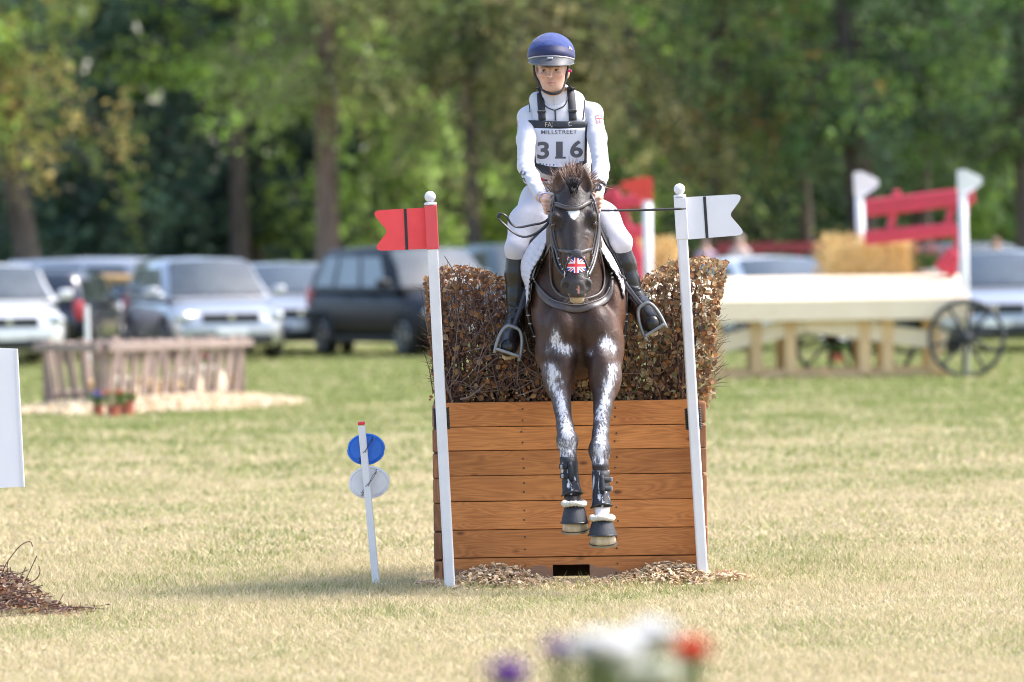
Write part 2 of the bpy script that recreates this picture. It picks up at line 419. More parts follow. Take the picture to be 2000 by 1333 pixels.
# ================================================================== the brush jump
def wood_mat(name, light, dark, knot, axis='X', rough=0.72, fine=1.0, dirt=None):
    m = bpy.data.materials.new(name); m.use_nodes = True; N = m.node_tree.nodes; L = m.node_tree.links; b = N['Principled BSDF']
    tc = N.new('ShaderNodeTexCoord'); oi = N.new('ShaderNodeObjectInfo')
    of = N.new('ShaderNodeVectorMath'); of.operation = 'MULTIPLY_ADD'; of.inputs[1].default_value = (17.0, 9.0, 23.0)
    cr = N.new('ShaderNodeCombineXYZ'); [L.new(oi.outputs['Random'], cr.inputs[i]) for i in range(3)]
    L.new(cr.outputs[0], of.inputs[0]); L.new(tc.outputs['Object'], of.inputs[2])
    st = {'X': (1.1, 9, 9), 'Y': (9, 1.1, 9), 'Z': (9, 9, 1.1)}[axis]
    mp = N.new('ShaderNodeMapping'); mp.inputs['Scale'].default_value = st; L.new(of.outputs[0], mp.inputs[0])
    # wandering growth rings
    n1 = N.new('ShaderNodeTexNoise'); n1.inputs['Scale'].default_value = 1.3; n1.inputs['Detail'].default_value = 2; n1.inputs['Distortion'].default_value = 0.4; L.new(mp.outputs[0], n1.inputs['Vector'])
    mu = N.new('ShaderNodeMath'); mu.operation = 'MULTIPLY'; mu.inputs[1].default_value = 16 * fine; L.new(n1.outputs['Fac'], mu.inputs[0])
    fr = N.new('ShaderNodeMath'); fr.operation = 'PINGPONG'; fr.inputs[1].default_value = 0.5; L.new(mu.outputs[0], fr.inputs[0])
    # fibre
    mp2 = N.new('ShaderNodeMapping'); mp2.inputs['Scale'].default_value = tuple(a * (2.5 if a < 2 else 14) for a in st); L.new(of.outputs[0], mp2.inputs[0])
    n2 = N.new('ShaderNodeTexNoise'); n2.inputs['Scale'].default_value = 1.6; n2.inputs['Detail'].default_value = 5; L.new(mp2.outputs[0], n2.inputs['Vector'])
    # broad stain
    n3 = N.new('ShaderNodeTexNoise'); n3.inputs['Scale'].default_value = 3.5; n3.inputs['Detail'].default_value = 3; L.new(of.outputs[0], n3.inputs['Vector'])
    s1 = N.new('ShaderNodeMath'); s1.operation = 'MULTIPLY_ADD'; s1.inputs[1].default_value = 0.75; L.new(fr.outputs[0], s1.inputs[0]); L.new(n2.outputs['Fac'], s1.inputs[2])
    s2 = N.new('ShaderNodeMath'); s2.operation = 'MULTIPLY_ADD'; s2.inputs[1].default_value = 0.9; L.new(n3.outputs['Fac'], s2.inputs[0]); L.new(s1.outputs[0], s2.inputs[2])
    mr = N.new('ShaderNodeMapRange'); mr.inputs[1].default_value = 0.85; mr.inputs[2].default_value = 1.5; L.new(s2.outputs[0], mr.inputs[0])
    mx = N.new('ShaderNodeMix'); mx.data_type = 'RGBA'; mx.inputs[6].default_value = (*light, 1); mx.inputs[7].default_value = (*dark, 1); L.new(mr.outputs[0], mx.inputs[0])
    # knots
    mk = N.new('ShaderNodeMapping'); mk.inputs['Scale'].default_value = {'X': (4.2, 7, 9), 'Y': (9, 4.2, 7), 'Z': (7, 9, 4.2)}[axis]; L.new(of.outputs[0], mk.inputs[0])
    vo = N.new('ShaderNodeTexVoronoi'); vo.inputs['Scale'].default_value = 1.0; L.new(mk.outputs[0], vo.inputs['Vector'])
    k2 = N.new('ShaderNodeMapRange'); k2.inputs[1].default_value = 0.05; k2.inputs[2].default_value = 0.13; k2.inputs[3].default_value = 0.85; k2.inputs[4].default_value = 0.0; L.new(vo.outputs['Distance'], k2.inputs[0])
    mx2 = N.new('ShaderNodeMix'); mx2.data_type = 'RGBA'; mx2.inputs[7].default_value = (*knot, 1); L.new(k2.outputs[0], mx2.inputs[0]); L.new(mx.outputs[2], mx2.inputs[6])
    hs = N.new('ShaderNodeHueSaturation'); vr = N.new('ShaderNodeMapRange'); vr.inputs[3].default_value = 0.84; vr.inputs[4].default_value = 1.16
    L.new(oi.outputs['Random'], vr.inputs[0]); L.new(vr.outputs[0], hs.inputs['Value']); L.new(mx2.outputs[2], hs.inputs['Color']); out = hs.outputs[0]
    if dirt is not None:     # weathered grey foot of the lowest boards (a stain with its own ragged edge)
        ge = N.new('ShaderNodeNewGeometry'); sx = N.new('ShaderNodeSeparateXYZ'); L.new(ge.outputs['Position'], sx.inputs[0])
        nd = N.new('ShaderNodeTexNoise'); nd.inputs['Scale'].default_value = 5; nd.inputs['Detail'].default_value = 5; L.new(ge.outputs['Position'], nd.inputs['Vector'])
        ma = N.new('ShaderNodeMath'); ma.operation = 'MULTIPLY_ADD'; ma.inputs[1].default_value = 0.24; ma.inputs[2].default_value = -0.045; L.new(nd.outputs['Fac'], ma.inputs[0])
        sb = N.new('ShaderNodeMath'); sb.operation = 'SUBTRACT'; L.new(ma.outputs[0], sb.inputs[0]); L.new(sx.outputs['Z'], sb.inputs[1])
        md = N.new('ShaderNodeMapRange'); md.inputs[1].default_value = -0.005; md.inputs[2].default_value = 0.012; md.inputs[4].default_value = 0.8; L.new(sb.outputs[0], md.inputs[0])
        m3 = N.new('ShaderNodeMix'); m3.data_type = 'RGBA'; m3.inputs[7].default_value = (*dirt, 1); L.new(md.outputs[0], m3.inputs[0]); L.new(out, m3.inputs[6]); out = m3.outputs[2]
    L.new(out, b.inputs['Base Color']); b.inputs['Roughness'].default_value = rough; b.inputs['Specular IOR Level'].default_value = 0.35
    bp = N.new('ShaderNodeBump'); bp.inputs['Strength'].default_value = 0.25; bp.inputs['Distance'].default_value = 0.004; L.new(n2.outputs['Fac'], bp.inputs['Height']); L.new(bp.outputs[0], b.inputs['Normal'])
    return m
W_PLANK = wood_mat('stained_plank', (0.58, 0.230, 0.068), (0.36, 0.126, 0.037), (0.12, 0.042, 0.017), 'X', dirt=(0.21, 0.135, 0.095))
W_END = wood_mat('stained_end', (0.33, 0.155, 0.075), (0.19, 0.085, 0.044), (0.06, 0.03, 0.015), 'Z', fine=1.6)
M_SCREW = mat('screw_head', (0.10, 0.08, 0.065), rough=0.45, metal=0.6)
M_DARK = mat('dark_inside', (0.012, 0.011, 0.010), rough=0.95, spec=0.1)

jump = empty('brush_jump', P(1115, 1140, D0), 'narrow stained-plank jump box packed with dry brown brush', 'jump')
jump_w = jump.location.copy()
def jl(v): return Vector(v) - jump_w                 # world -> jump local
BX0, BX1 = P(862, 960, D0).x, P(1362, 960, D0).x     # inner edges of the front boards
SX0, SX1 = P(846, 960, D0).x, P(1381, 960, D0).x
def zpx(py, px=1115): return P(px, py, D0).z
seams = [783.5, 832, 878.5, 927.5, 977.5, 1033, 1087.5, 1143]
ZT, ZB = zpx(seams[0]), 0.0
rb = random.Random(5)
HX0, HX1 = P(1080, 1120, D0).x, P(1152, 1120, D0).x; HZ = zpx(1103)
hole_c = (HX0 + HX1) / 2
def plank_obj(x0, x1, z0, z1, y0, th, name='plank', m=W_PLANK, bev=0.0028):
    c = Vector(((x0 + x1) / 2, y0 + th / 2, (z0 + z1) / 2)); mb = MB()
    mb.bbox((0, 0, 0), (x1 - x0, th, z1 - z0), bev)
    o = mb.build(name, m, jump, loc=jl(c)); o.rotation_euler = (0, rad(rb.uniform(-0.08, 0.08)), 0); return o
for i in range(7):
    z1, z0 = zpx(seams[i]), (zpx(seams[i + 1]) if i < 6 else 0.012)
    if i < 6: plank_obj(BX0, BX1, z0 + 0.0016, z1 - 0.0016, D0 + rb.uniform(-0.002, 0.002), 0.04)
    else:     # the foot board has a square mouse hole cut out of it
        poly = [(BX0, z0), (HX0, z0), (HX0, HZ), (HX1, HZ), (HX1, z0), (BX1, z0), (BX1, z1 - 0.003), (BX0, z1 - 0.003)]
        c = Vector((hole_c, D0, (z0 + z1) / 2)); mb = MB()
        mb.prism(poly, 0.04, lambda u, v, w: Vector((u - c.x, w, v - c.z))); mb.build('plank', W_PLANK, jump, loc=jl(c))
    # back wall planks
    plank_obj(BX0, BX1, z0 + 0.003, z1 - 0.003, D0 + 0.50, 0.04)
    for (xa, xb) in ((SX0, BX0 - 0.002), (BX1 + 0.002, SX1)):
        dz = rb.uniform(-0.004, 0.004); sh = -0.012 if xa < 0 else -0.004
        zz1 = z1 + sh + dz; zz0 = (z0 + sh + dz + 0.005) if i < 6 else 0.004
        if i == 0: zz1 = z1 - 0.010
        c = Vector(((xa + xb) / 2, D0 + 0.264, (zz0 + zz1) / 2)); mb = MB()
        mb.bbox((0, 0, 0), (xb - xa, 0.548 + rb.uniform(-0.006, 0.006), zz1 - zz0), 0.006 if i else 0.012); mb.build('side_plank', W_END, jump, loc=jl(c))
# inner posts, floor of the box, and screws
for x in (BX0 + 0.06, BX1 - 0.06, BX0 + 0.88):
    MB().bbox((0, 0, 0), (0.07, 0.07, ZT - 0.03), 0.004).build('inner_post', W_END, jump, loc=jl((x, D0 + 0.08, ZT / 2)))
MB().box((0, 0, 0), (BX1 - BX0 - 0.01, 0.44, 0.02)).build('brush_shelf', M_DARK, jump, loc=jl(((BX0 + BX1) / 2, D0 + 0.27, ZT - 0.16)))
sc = MB(); sc.lathe([(0.001, -0.003), (0.0042, -0.003), (0.0048, 0.0), (0.003, 0.0012), (0.001, 0.0012)], 8, rot=Matrix.Rotation(rad(90), 3, 'X'))
scm = sc.mesh('screw', True)
for i in range(7):
    z1, z0 = zpx(seams[i]), (zpx(seams[i + 1]) if i < 6 else 0.012)
    for px in (1022, 1204):
        for f in (0.3, 0.72):
            x = P(px, 960, D0).x + rb.uniform(-0.006, 0.006)
            link('screw', scm, M_SCREW, jump, loc=jl((x, D0 - 0.0025, z0 + (z1 - z0) * (f + rb.uniform(-0.06, 0.06)))))

# ------------------------------------------------------------------ brush: stems, twigs, leaves
M_LEAF = attr_mat('dry_leaf', rough=0.62, spec=0.3, trans=0.25, vary=0.25, vscale=30)
M_TWIG = attr_mat('twig_bark', rough=0.8, spec=0.2, vary=0.3, vscale=60)
BRX0, BRX1 = P(836, 600, D0).x, P(1398, 600, D0).x
HORSE_X = P(1125, 620, D0).x
def brush_top(x):
    px = 1000 + x / PM(D0)
    base = np.interp(px, [830, 870, 920, 980, 1040, 1060, 1200, 1225, 1265, 1320, 1380, 1425], [545, 524, 528, 545, 600, 640, 640, 590, 545, 516, 506, 520])
    return P(px, base, D0).z
def leaf_verts(c, s, n, up, fold, asp=0.8):
    n = n.normalized(); t = up - n * up.dot(n)
    if t.length < 1e-3: t = n.orthogonal()
    t.normalize(); b = n.cross(t)
    L_ = [(-0.5, 0), (-0.22, 0.40), (0.12, 0.42), (0.55, 0), (0.12, -0.42), (-0.22, -0.40)]
    return [c + t * (u * s) + b * (v * s * asp) + n * (abs(v) * fold * s) for u, v in L_]
LEAF_F = [(0, 3, 2, 1), (0, 5, 4, 3)]
PAL = [(0.46, 0.27, 0.13), (0.54, 0.36, 0.19), (0.36, 0.18, 0.085), (0.48, 0.21, 0.08), (0.33, 0.22, 0.11), (0.36, 0.31, 0.15), (0.25, 0.14, 0.085), (0.58, 0.43, 0.26), (0.17, 0.10, 0.065)]
def build_brush():
    r = random.Random(21); stems = MB(); lf = MB(); singles = []
    yA, yB = D0 + 0.035, D0 + 0.50
    # upright bundled stems with side twigs
    for i in range(330):
        x = r.uniform(BX0 + 0.02, BX1 - 0.02); y = r.uniform(yA + 0.02, yB - 0.03)
        f = (x - BX0) / (BX1 - BX0); top = brush_top(x * 1.0 + (f - 0.5) * 0.05) - r.uniform(0.0, 0.14)
        lean = (f - 0.5) * 0.13 + r.gauss(0, 0.035); ly = (y - D0 - 0.26) * 0.22 + r.gauss(0, 0.03)
        z0 = ZT - 0.13; c = r.choice([(0.13, 0.085, 0.07), (0.09, 0.055, 0.05), (0.17, 0.12, 0.10), (0.11, 0.05, 0.04)])
        pts = []; ph = r.uniform(0, 6)
        for k in range(6):
            t = k / 5; pts.append(Vector((x + lean * t + 0.012 * math.sin(ph + 5 * t), y + ly * t + 0.01 * math.cos(ph * 1.3 + 4 * t), z0 + (top - z0) * t)))
        r0 = r.choice([0.003, 0.0035, 0.005, 0.008])
        stems.tube(pts, [r0 * (1 - 0.75 * k / 5) for k in range(6)], 4, col=c)
        for k in range(r.randint(3, 6)):
            t = r.uniform(0.25, 1.0); j = min(4, int(t * 5)); a = pts[j].lerp(pts[j + 1], t * 5 - j)
            d = Vector((r.gauss(0, 0.7), r.gauss(-0.1, 0.6), r.uniform(0.3, 1.2))).normalized(); ln = r.uniform(0.05, 0.17)
            m_ = a + d * ln * 0.5 + Vector((0, 0, r.uniform(-0.015, 0.01)))
            e = a + d * ln
            if e.z > top + 0.05: continue
            stems.tube([a, m_, e], [0.0022, 0.0016, 0.0008], 3, col=c)
    # long criss-cross twigs on the front face and sticking out of the sides
    for i in range(420):
        x = r.uniform(BX0, BX1) if i % 3 == 0 else r.uniform(BX0, HORSE_X - 0.1); z = r.uniform(ZT + 0.02, brush_top(x) - 0.06); y = yA - r.uniform(-0.03, 0.02)
        a = Vector((x, y, z)); ang = r.gauss(math.pi / 2, 0.7); ln = r.uniform(0.10, 0.32)
        e = a + Vector((math.cos(ang) * ln, r.gauss(-0.005, 0.02), math.sin(ang) * ln)); m_ = (a + e) / 2 + Vector((r.gauss(0, 0.012), -0.01, r.gauss(0, 0.012)))
        if e.z > brush_top(e.x) + 0.03 or not (BRX0 - .03 < e.x < BRX1 + .03): continue
        c = r.choice([(0.18, 0.12, 0.11), (0.14, 0.07, 0.06), (0.24, 0.18, 0.16), (0.30, 0.22, 0.19)])
        stems.tube([a, m_, e], [0.003, 0.0022, 0.0010], 3, col=c)
    for i in range(170):       # outer fringe: fine twigs that break the outline
        if i < 55:
            x = r.uniform(BX0, BX1); a = Vector((x, r.uniform(yA, yB), brush_top(x) - 0.03)); d = Vector((r.gauss(0, 0.5), r.gauss(0, 0.3), 1))
        else:
            sgn = r.choice([-1, 1]); x = BRX0 if sgn < 0 else BRX1 + 0.03; a = Vector((x - sgn * 0.03, r.uniform(yA, yB), r.uniform(ZT + 0.05, brush_top(x) - 0.02))); d = Vector((sgn, r.gauss(0, 0.4), r.uniform(0.0, 1.3)))
        d.normalize(); ln = r.uniform(0.03, 0.10)
        stems.tube([a, a + d * ln * 0.6 + Vector((r.gauss(0, .006), 0, 0)), a + d * ln], [0.0018, 0.0013, 0.0006], 3, col=(0.13, 0.075, 0.06))
    def leaf_at(c, s, out, front):
        n = (out * r.uniform(0.2, 1.0) + Vector((r.gauss(0, 0.6), r.gauss(0, 0.6), r.gauss(0.25, 0.6))))
        up = Vector((r.gauss(0, 0.8), r.gauss(0, 0.5), r.gauss(-0.5, 0.7)))
        hgt = (c.z - ZT) / max(0.05, brush_top(c.x) - ZT)
        pal = PAL if c.x > HORSE_X else PAL[:4] + PAL[6:7] + PAL[8:] + PAL[2:4]  # left half draws fewer pale leaves: sun from the right put into colour
        col = Vector(r.choice(pal)) * r.uniform(0.65, 1.15)
        vs = leaf_verts(c, s, n, up, r.uniform(-0.25, 0.45), r.uniform(0.75, 1.05))
        if front and len(singles) < 2000: singles.append((s - 0.3 * (c.y - D0), vs, col))
        else: lf.add(vs, LEAF_F, col=tuple(col))
    # which side carries how much leaf: the left half is twiggier
    N_F, N_T, N_S, N_I = 4200, 1700, 1400, 3000
    for i in range(N_F):
        x = r.uniform(BRX0, BRX1); tz = brush_top(x); z = ZT + (tz - ZT) * r.random() ** 0.9
        if x < HORSE_X and r.random() < 0.45: continue
        bulge = 0.035 * math.sin(min(1, (z - ZT) / 0.5) * math.pi * 0.6)
        y = yA - bulge + abs(r.gauss(0, 0.03))
        leaf_at(Vector((x, y, z)), r.uniform(0.015, 0.038) * (0.8 if z > tz - 0.08 else 1.0), Vector((0, -1, 0)), True)
    for i in range(N_T):
        x = r.uniform(BRX0 + .01, BRX1 + .04); y = r.uniform(yA, yB); z = brush_top(x) - abs(r.gauss(0, 0.045)) + 0.015
        leaf_at(Vector((x, y, z)), r.uniform(0.014, 0.032), Vector((0, -0.3, 1)), False)
    for i in range(N_S):
        sgn = r.choice([-1, 1]); x0 = (BRX0 if sgn < 0 else BRX1); tz = brush_top(x0); z = r.uniform(ZT + 0.02, tz)
        k = (z - ZT) / (tz - ZT); xx = x0 - sgn * (0.055 * (1 - k)) - sgn * abs(r.gauss(0, 0.025)) + sgn * 0.02 + (0.055 * k ** 2.5 if sgn > 0 else 0.0)
        leaf_at(Vector((xx, r.uniform(yA, yB), z)), r.uniform(0.016, 0.038), Vector((sgn, -0.3, 0.2)), False)
    for i in range(N_I):
        x = r.uniform(BRX0 + .03, BRX1 - .03); z = r.uniform(ZT - 0.02, brush_top(x) - 0.02) if i % 5 < 3 else r.uniform(ZT - 0.05, ZT + 0.16)
        leaf_at(Vector((x, r.uniform(yA + 0.04, yB), z)), r.uniform(0.02, 0.045), Vector((0, -0.5, 0.3)), False)
    singles.sort(key=lambda q: -q[0])
    for k, (s, vs, col) in enumerate(singles):
        if k < 300:
            c = sum(vs, Vector()) / 6; mb = MB(); mb.add([v - c for v in vs], LEAF_F, col=tuple(col)); mb.build('leaf', M_LEAF, jump, loc=jl(c))
        else: lf.add(vs, LEAF_F, col=tuple(col))
    lf.v = [tuple(Vector(v) - jump_w) for v in lf.v]; stems.v = [tuple(Vector(v) - jump_w) for v in stems.v]
    lf.build('dry_leaves', M_LEAF, jump, kind='stuff'); stems.build('twigs', M_TWIG, jump, kind='stuff')
    # thick cut sticks that can be told apart
    def stick(pxs, r0, y=D0 + 0.02, c=(0.16, 0.11, 0.09)):
        pts = catmull([P(a, b, y) - jump_w for a, b in pxs], 3)
        mb = MB(); mb.tube(pts, [r0 * (1 - 0.5 * k / len(pts)) for k in range(len(pts))], 6, col=c); mb.build('stick', M_TWIG, jump, smooth=True)
    stick([(852, 710), (840, 665), (827, 598)], 0.0055, D0 + 0.05, (0.22, 0.15, 0.11))
    stick([(846, 660), (838, 630), (832, 608)], 0.003, D0 + 0.05)
    stick([(898, 780), (915, 776), (935, 762), (952, 745)], 0.0055, D0 + 0.0, (0.25, 0.19, 0.16))
    stick([(882, 782), (872, 750), (868, 735)], 0.006, D0 + 0.0, (0.17, 0.13, 0.12))
    stick([(846, 770), (838, 720), (826, 684)], 0.003, D0 + 0.05, (0.16, 0.09, 0.06))
    stick([(905, 560), (880, 520), (868, 500)], 0.003, D0 + 0.0)
    stick([(1290, 775), (1268, 720), (1262, 690)], 0.003, D0 + 0.0)
    stick([(985, 700), (950, 650), (915, 605)], 0.0035, D0 + 0.0)
    stick([(930, 745), (945, 690), (975, 655)], 0.0035, D0 - 0.005, (0.2, 0.14, 0.12))
build_brush()

# ------------------------------------------------------------------ wood chips
M_CHIP = attr_mat('wood_chip', rough=0.8, spec=0.2, vary=0.25, vscale=50)
def chips(name, pts, label, n, size, pal, seed, top=None):
    r = random.Random(seed); mb = MB()
    for i in range(n):
        x, y, zt = pts(r); s = r.uniform(*size)
        rot = (Matrix.Rotation(r.uniform(0, 6.28), 3, 'Z') @ Matrix.Rotation(r.gauss(0, 0.5), 3, 'X') @ Matrix.Rotation(r.gauss(0, 0.5), 3, 'Y'))
        c = Vector(r.choice(pal)) * r.uniform(0.7, 1.15)
        mb.box((x, y, zt), (s, s * r.uniform(0.25, 0.7), s * r.uniform(0.06, 0.16)), rot, col=tuple(c))
    return mb.build(name, M_CHIP, None, kind='stuff', label=label, cat='wood chips')
def chip_pts(r):
    t = r.random(); x = BX0 - 0.02 + t * (BX1 - BX0 + 0.06)
    hgt = 0.02 + 0.06 * max(0, math.sin((t - 0.04) * 9.0)) * (1 if t < .37 or t > .55 else 0.2) + (0.05 * math.exp(-((t - 0.80) / 0.13) ** 2)) + 0.03 * math.exp(-((t - 0.2) / 0.15) ** 2)
    d = abs(r.gauss(0, 0.14)); hh = hgt * max(0, 1 - d / 0.34)
    return x + r.gauss(0, .02), D0 - 0.015 - d, r.uniform(0, 1) ** 0.5 * hh + 0.008
CHIP_PAL = [(0.72, 0.52, 0.32), (0.64, 0.44, 0.25), (0.78, 0.62, 0.43), (0.50, 0.33, 0.19), (0.58, 0.42, 0.28)]
chips('wood_chips', chip_pts, 'pale wood chips heaped along the foot of the plank box', 2900, (0.010, 0.038), CHIP_PAL, 3)
chips('wood_chips', lambda r: (SX1 + 0.05 + abs(r.gauss(0, 0.05)), D0 + r.gauss(0.05, 0.10), r.random() * 0.045), 'small mound of wood chips at the right corner of the plank box', 420, (0.012, 0.04), CHIP_PAL, 4)
chips('wood_chips', lambda r: (SX0 - 0.0 + r.gauss(-0.01, 0.035), D0 - 0.05 + r.gauss(0, 0.06), r.random() * 0.03), 'small scatter of wood chips at the left corner of the plank box', 240, (0.012, 0.036), [(0.68, 0.5, 0.36), (0.6, 0.42, 0.3)], 5)

# ------------------------------------------------------------------ flag poles
M_WHITE = mat('white_plastic', (0.74, 0.74, 0.76), (0.68, 0.68, 0.71), scale=9, rough=0.42, spec=0.45)
M_WHITEF = mat('white_flag_board', (0.72, 0.72, 0.76), (0.68, 0.68, 0.73), scale=7, rough=0.45)
M_RED = mat('red_flag_board', (0.84, 0.065, 0.075), (0.78, 0.05, 0.06), scale=7, rough=0.45)
M_REDP = mat('red_sleeve', (0.72, 0.075, 0.09), (0.66, 0.065, 0.08), scale=7, rough=0.4)
M_BLACK = mat('black_tape', (0.016, 0.016, 0.02), rough=0.5)
M_SPRING = mat('spring_rubber', (0.03, 0.032, 0.036), rough=0.45)
def smooth_poly(pts, it=3):
    for _ in range(it):
        out = []
        for i in range(len(pts)):
            a, b = Vector(pts[i]), Vector(pts[(i + 1) % len(pts)])
            out += [tuple(a * 0.75 + b * 0.25), tuple(a * 0.25 + b * 0.75)]
        pts = out
    return pts
def flag_pole(label, top, bot, yb, side, flag_px, m_flag, m_sleeve, sleeve, stripe, ball_px):
    a = P(*bot, yb); a.z = min(a.z, -0.02); yt = yb - 0.03
    t = P(*top, yt); root = empty('flag_pole', a, label, 'flag', 'flag poles of the brush jump')
    ax = (t - a).normalized(); right = Vector((1, 0, 0)); right = (right - ax * right.dot(ax)).normalized(); fr = ax.cross(right)
    R = Matrix((right, fr, ax)).transposed(); Ln = (t - a).length
    root.rotation_euler = R.to_euler()
    inv = lambda v: R.transposed() @ (Vector(v) - a)
    MB().bbox((0, 0, Ln / 2), (0.052, 0.046, Ln), 0.009, seg=3).build('post', M_WHITE, root)
    zs = inv(P(*sleeve, yt)).z
    MB().bbox((0, 0, (Ln + zs) / 2), (0.060, 0.054, Ln - zs + 0.002), 0.004).build('sleeve', m_sleeve, root)
    # collar and ball finial
    MB().lathe([(0.001, 0), (0.029, 0), (0.0305, 0.004), (0.0305, 0.010), (0.026, 0.014), (0.012, 0.0165), (0.001, 0.017)], 20, (0, 0, Ln + 0.002)).build('collar', M_WHITE, root, smooth=True)
    rb_ = 0.0275
    MB().lathe([(0.001, -0.027), (0.012, -0.0265), (0.012, -0.024)] + [(rb_ * math.sin(k * math.pi / 14), -rb_ * math.cos(k * math.pi / 14)) for k in range(3, 14)] + [(0.001, rb_)], 20, (0, 0, Ln + 0.015 + 0.028)).build('ball_finial', M_WHITE, root, smooth=True)
    # flag board: forked outline with rounded tips
    poly = [inv(P(x, y, yt)) for x, y in flag_px]; uv = [(p.x, p.z) for p in poly]
    uv = rounded(uv)
    MB().prism(uv, 0.008, lambda u, v, w: Vector((u, 0.012 - w, v))).build('flag_board', m_flag, root)
    s = [inv(P(x, y, yt)) for x, y in stripe]
    MB().prism([(p.x, p.z) for p in s], 0.002, lambda u, v, w: Vector((u, 0.0035 - w, v))).build('stripe', M_BLACK, root)
    for sx in (-1, 1):
        pts = []; zc = inv(P(bot[0], 817, yb)).z
        mb = MB(); nturn = 13
        for k in range(nturn * 10 + 1):
            th = k / 10 * 2 * math.pi; pts.append(Vector((sx * 0.030 + 0.008 * math.cos(th), 0.012 + 0.010 * math.sin(th), zc - 0.052 + 0.104 * k / (nturn * 10))))
        mb.tube(pts, 0.0035, 5); mb.tube([(sx * 0.030, 0.012, zc - 0.052), (sx * 0.030, 0.012, zc + 0.052)], 0.006, 6)
        mb.build('spring', M_SPRING, root, smooth=True)
    return root
def rounded(uv, r=0.026):
    """round the corners of a 2-D outline with small arcs"""
    out = []; n = len(uv)
    for i in range(n):
        p, a, b = Vector(uv[i]), Vector(uv[i - 1]), Vector(uv[(i + 1) % n])
        da, db = (a - p), (b - p); la, lb = da.length, db.length
        ang = da.angle(db); rr = r if len(uv) > 4 else 0.002
        rr = min(rr / max(0.15, math.tan(ang / 2)), la * 0.45, lb * 0.45)
        s, e = p + da.normalized() * rr, p + db.normalized() * rr
        for k in range(6):
            t = k / 5; out.append(tuple(s * (1 - t) ** 2 + p * 2 * t * (1 - t) + e * t * t))
    return out
flag_pole('white square pole with ball finial and forked red flag at the left of the jump', (841, 402), (879.5, 1161), D0 - 0.27, -1,
          [(848, 405), (723, 412), (757, 452), (727, 491), (850, 486)], M_RED, M_REDP, (845, 487), [(788.5, 408.5), (794, 408.2), (797.5, 488), (792, 488.4)], (839, 387))
flag_pole('white square pole with ball finial and forked white flag at the right of the jump', (1328, 387), (1374, 1142), D0 - 0.06, 1,
          [(1333, 386), (1455, 379), (1425, 420), (1459, 459), (1335, 469)], M_WHITEF, M_WHITE, (1333, 468), [(1373, 384.5), (1378.6, 384), (1384, 465), (1378.4, 465.5)], (1327, 369))

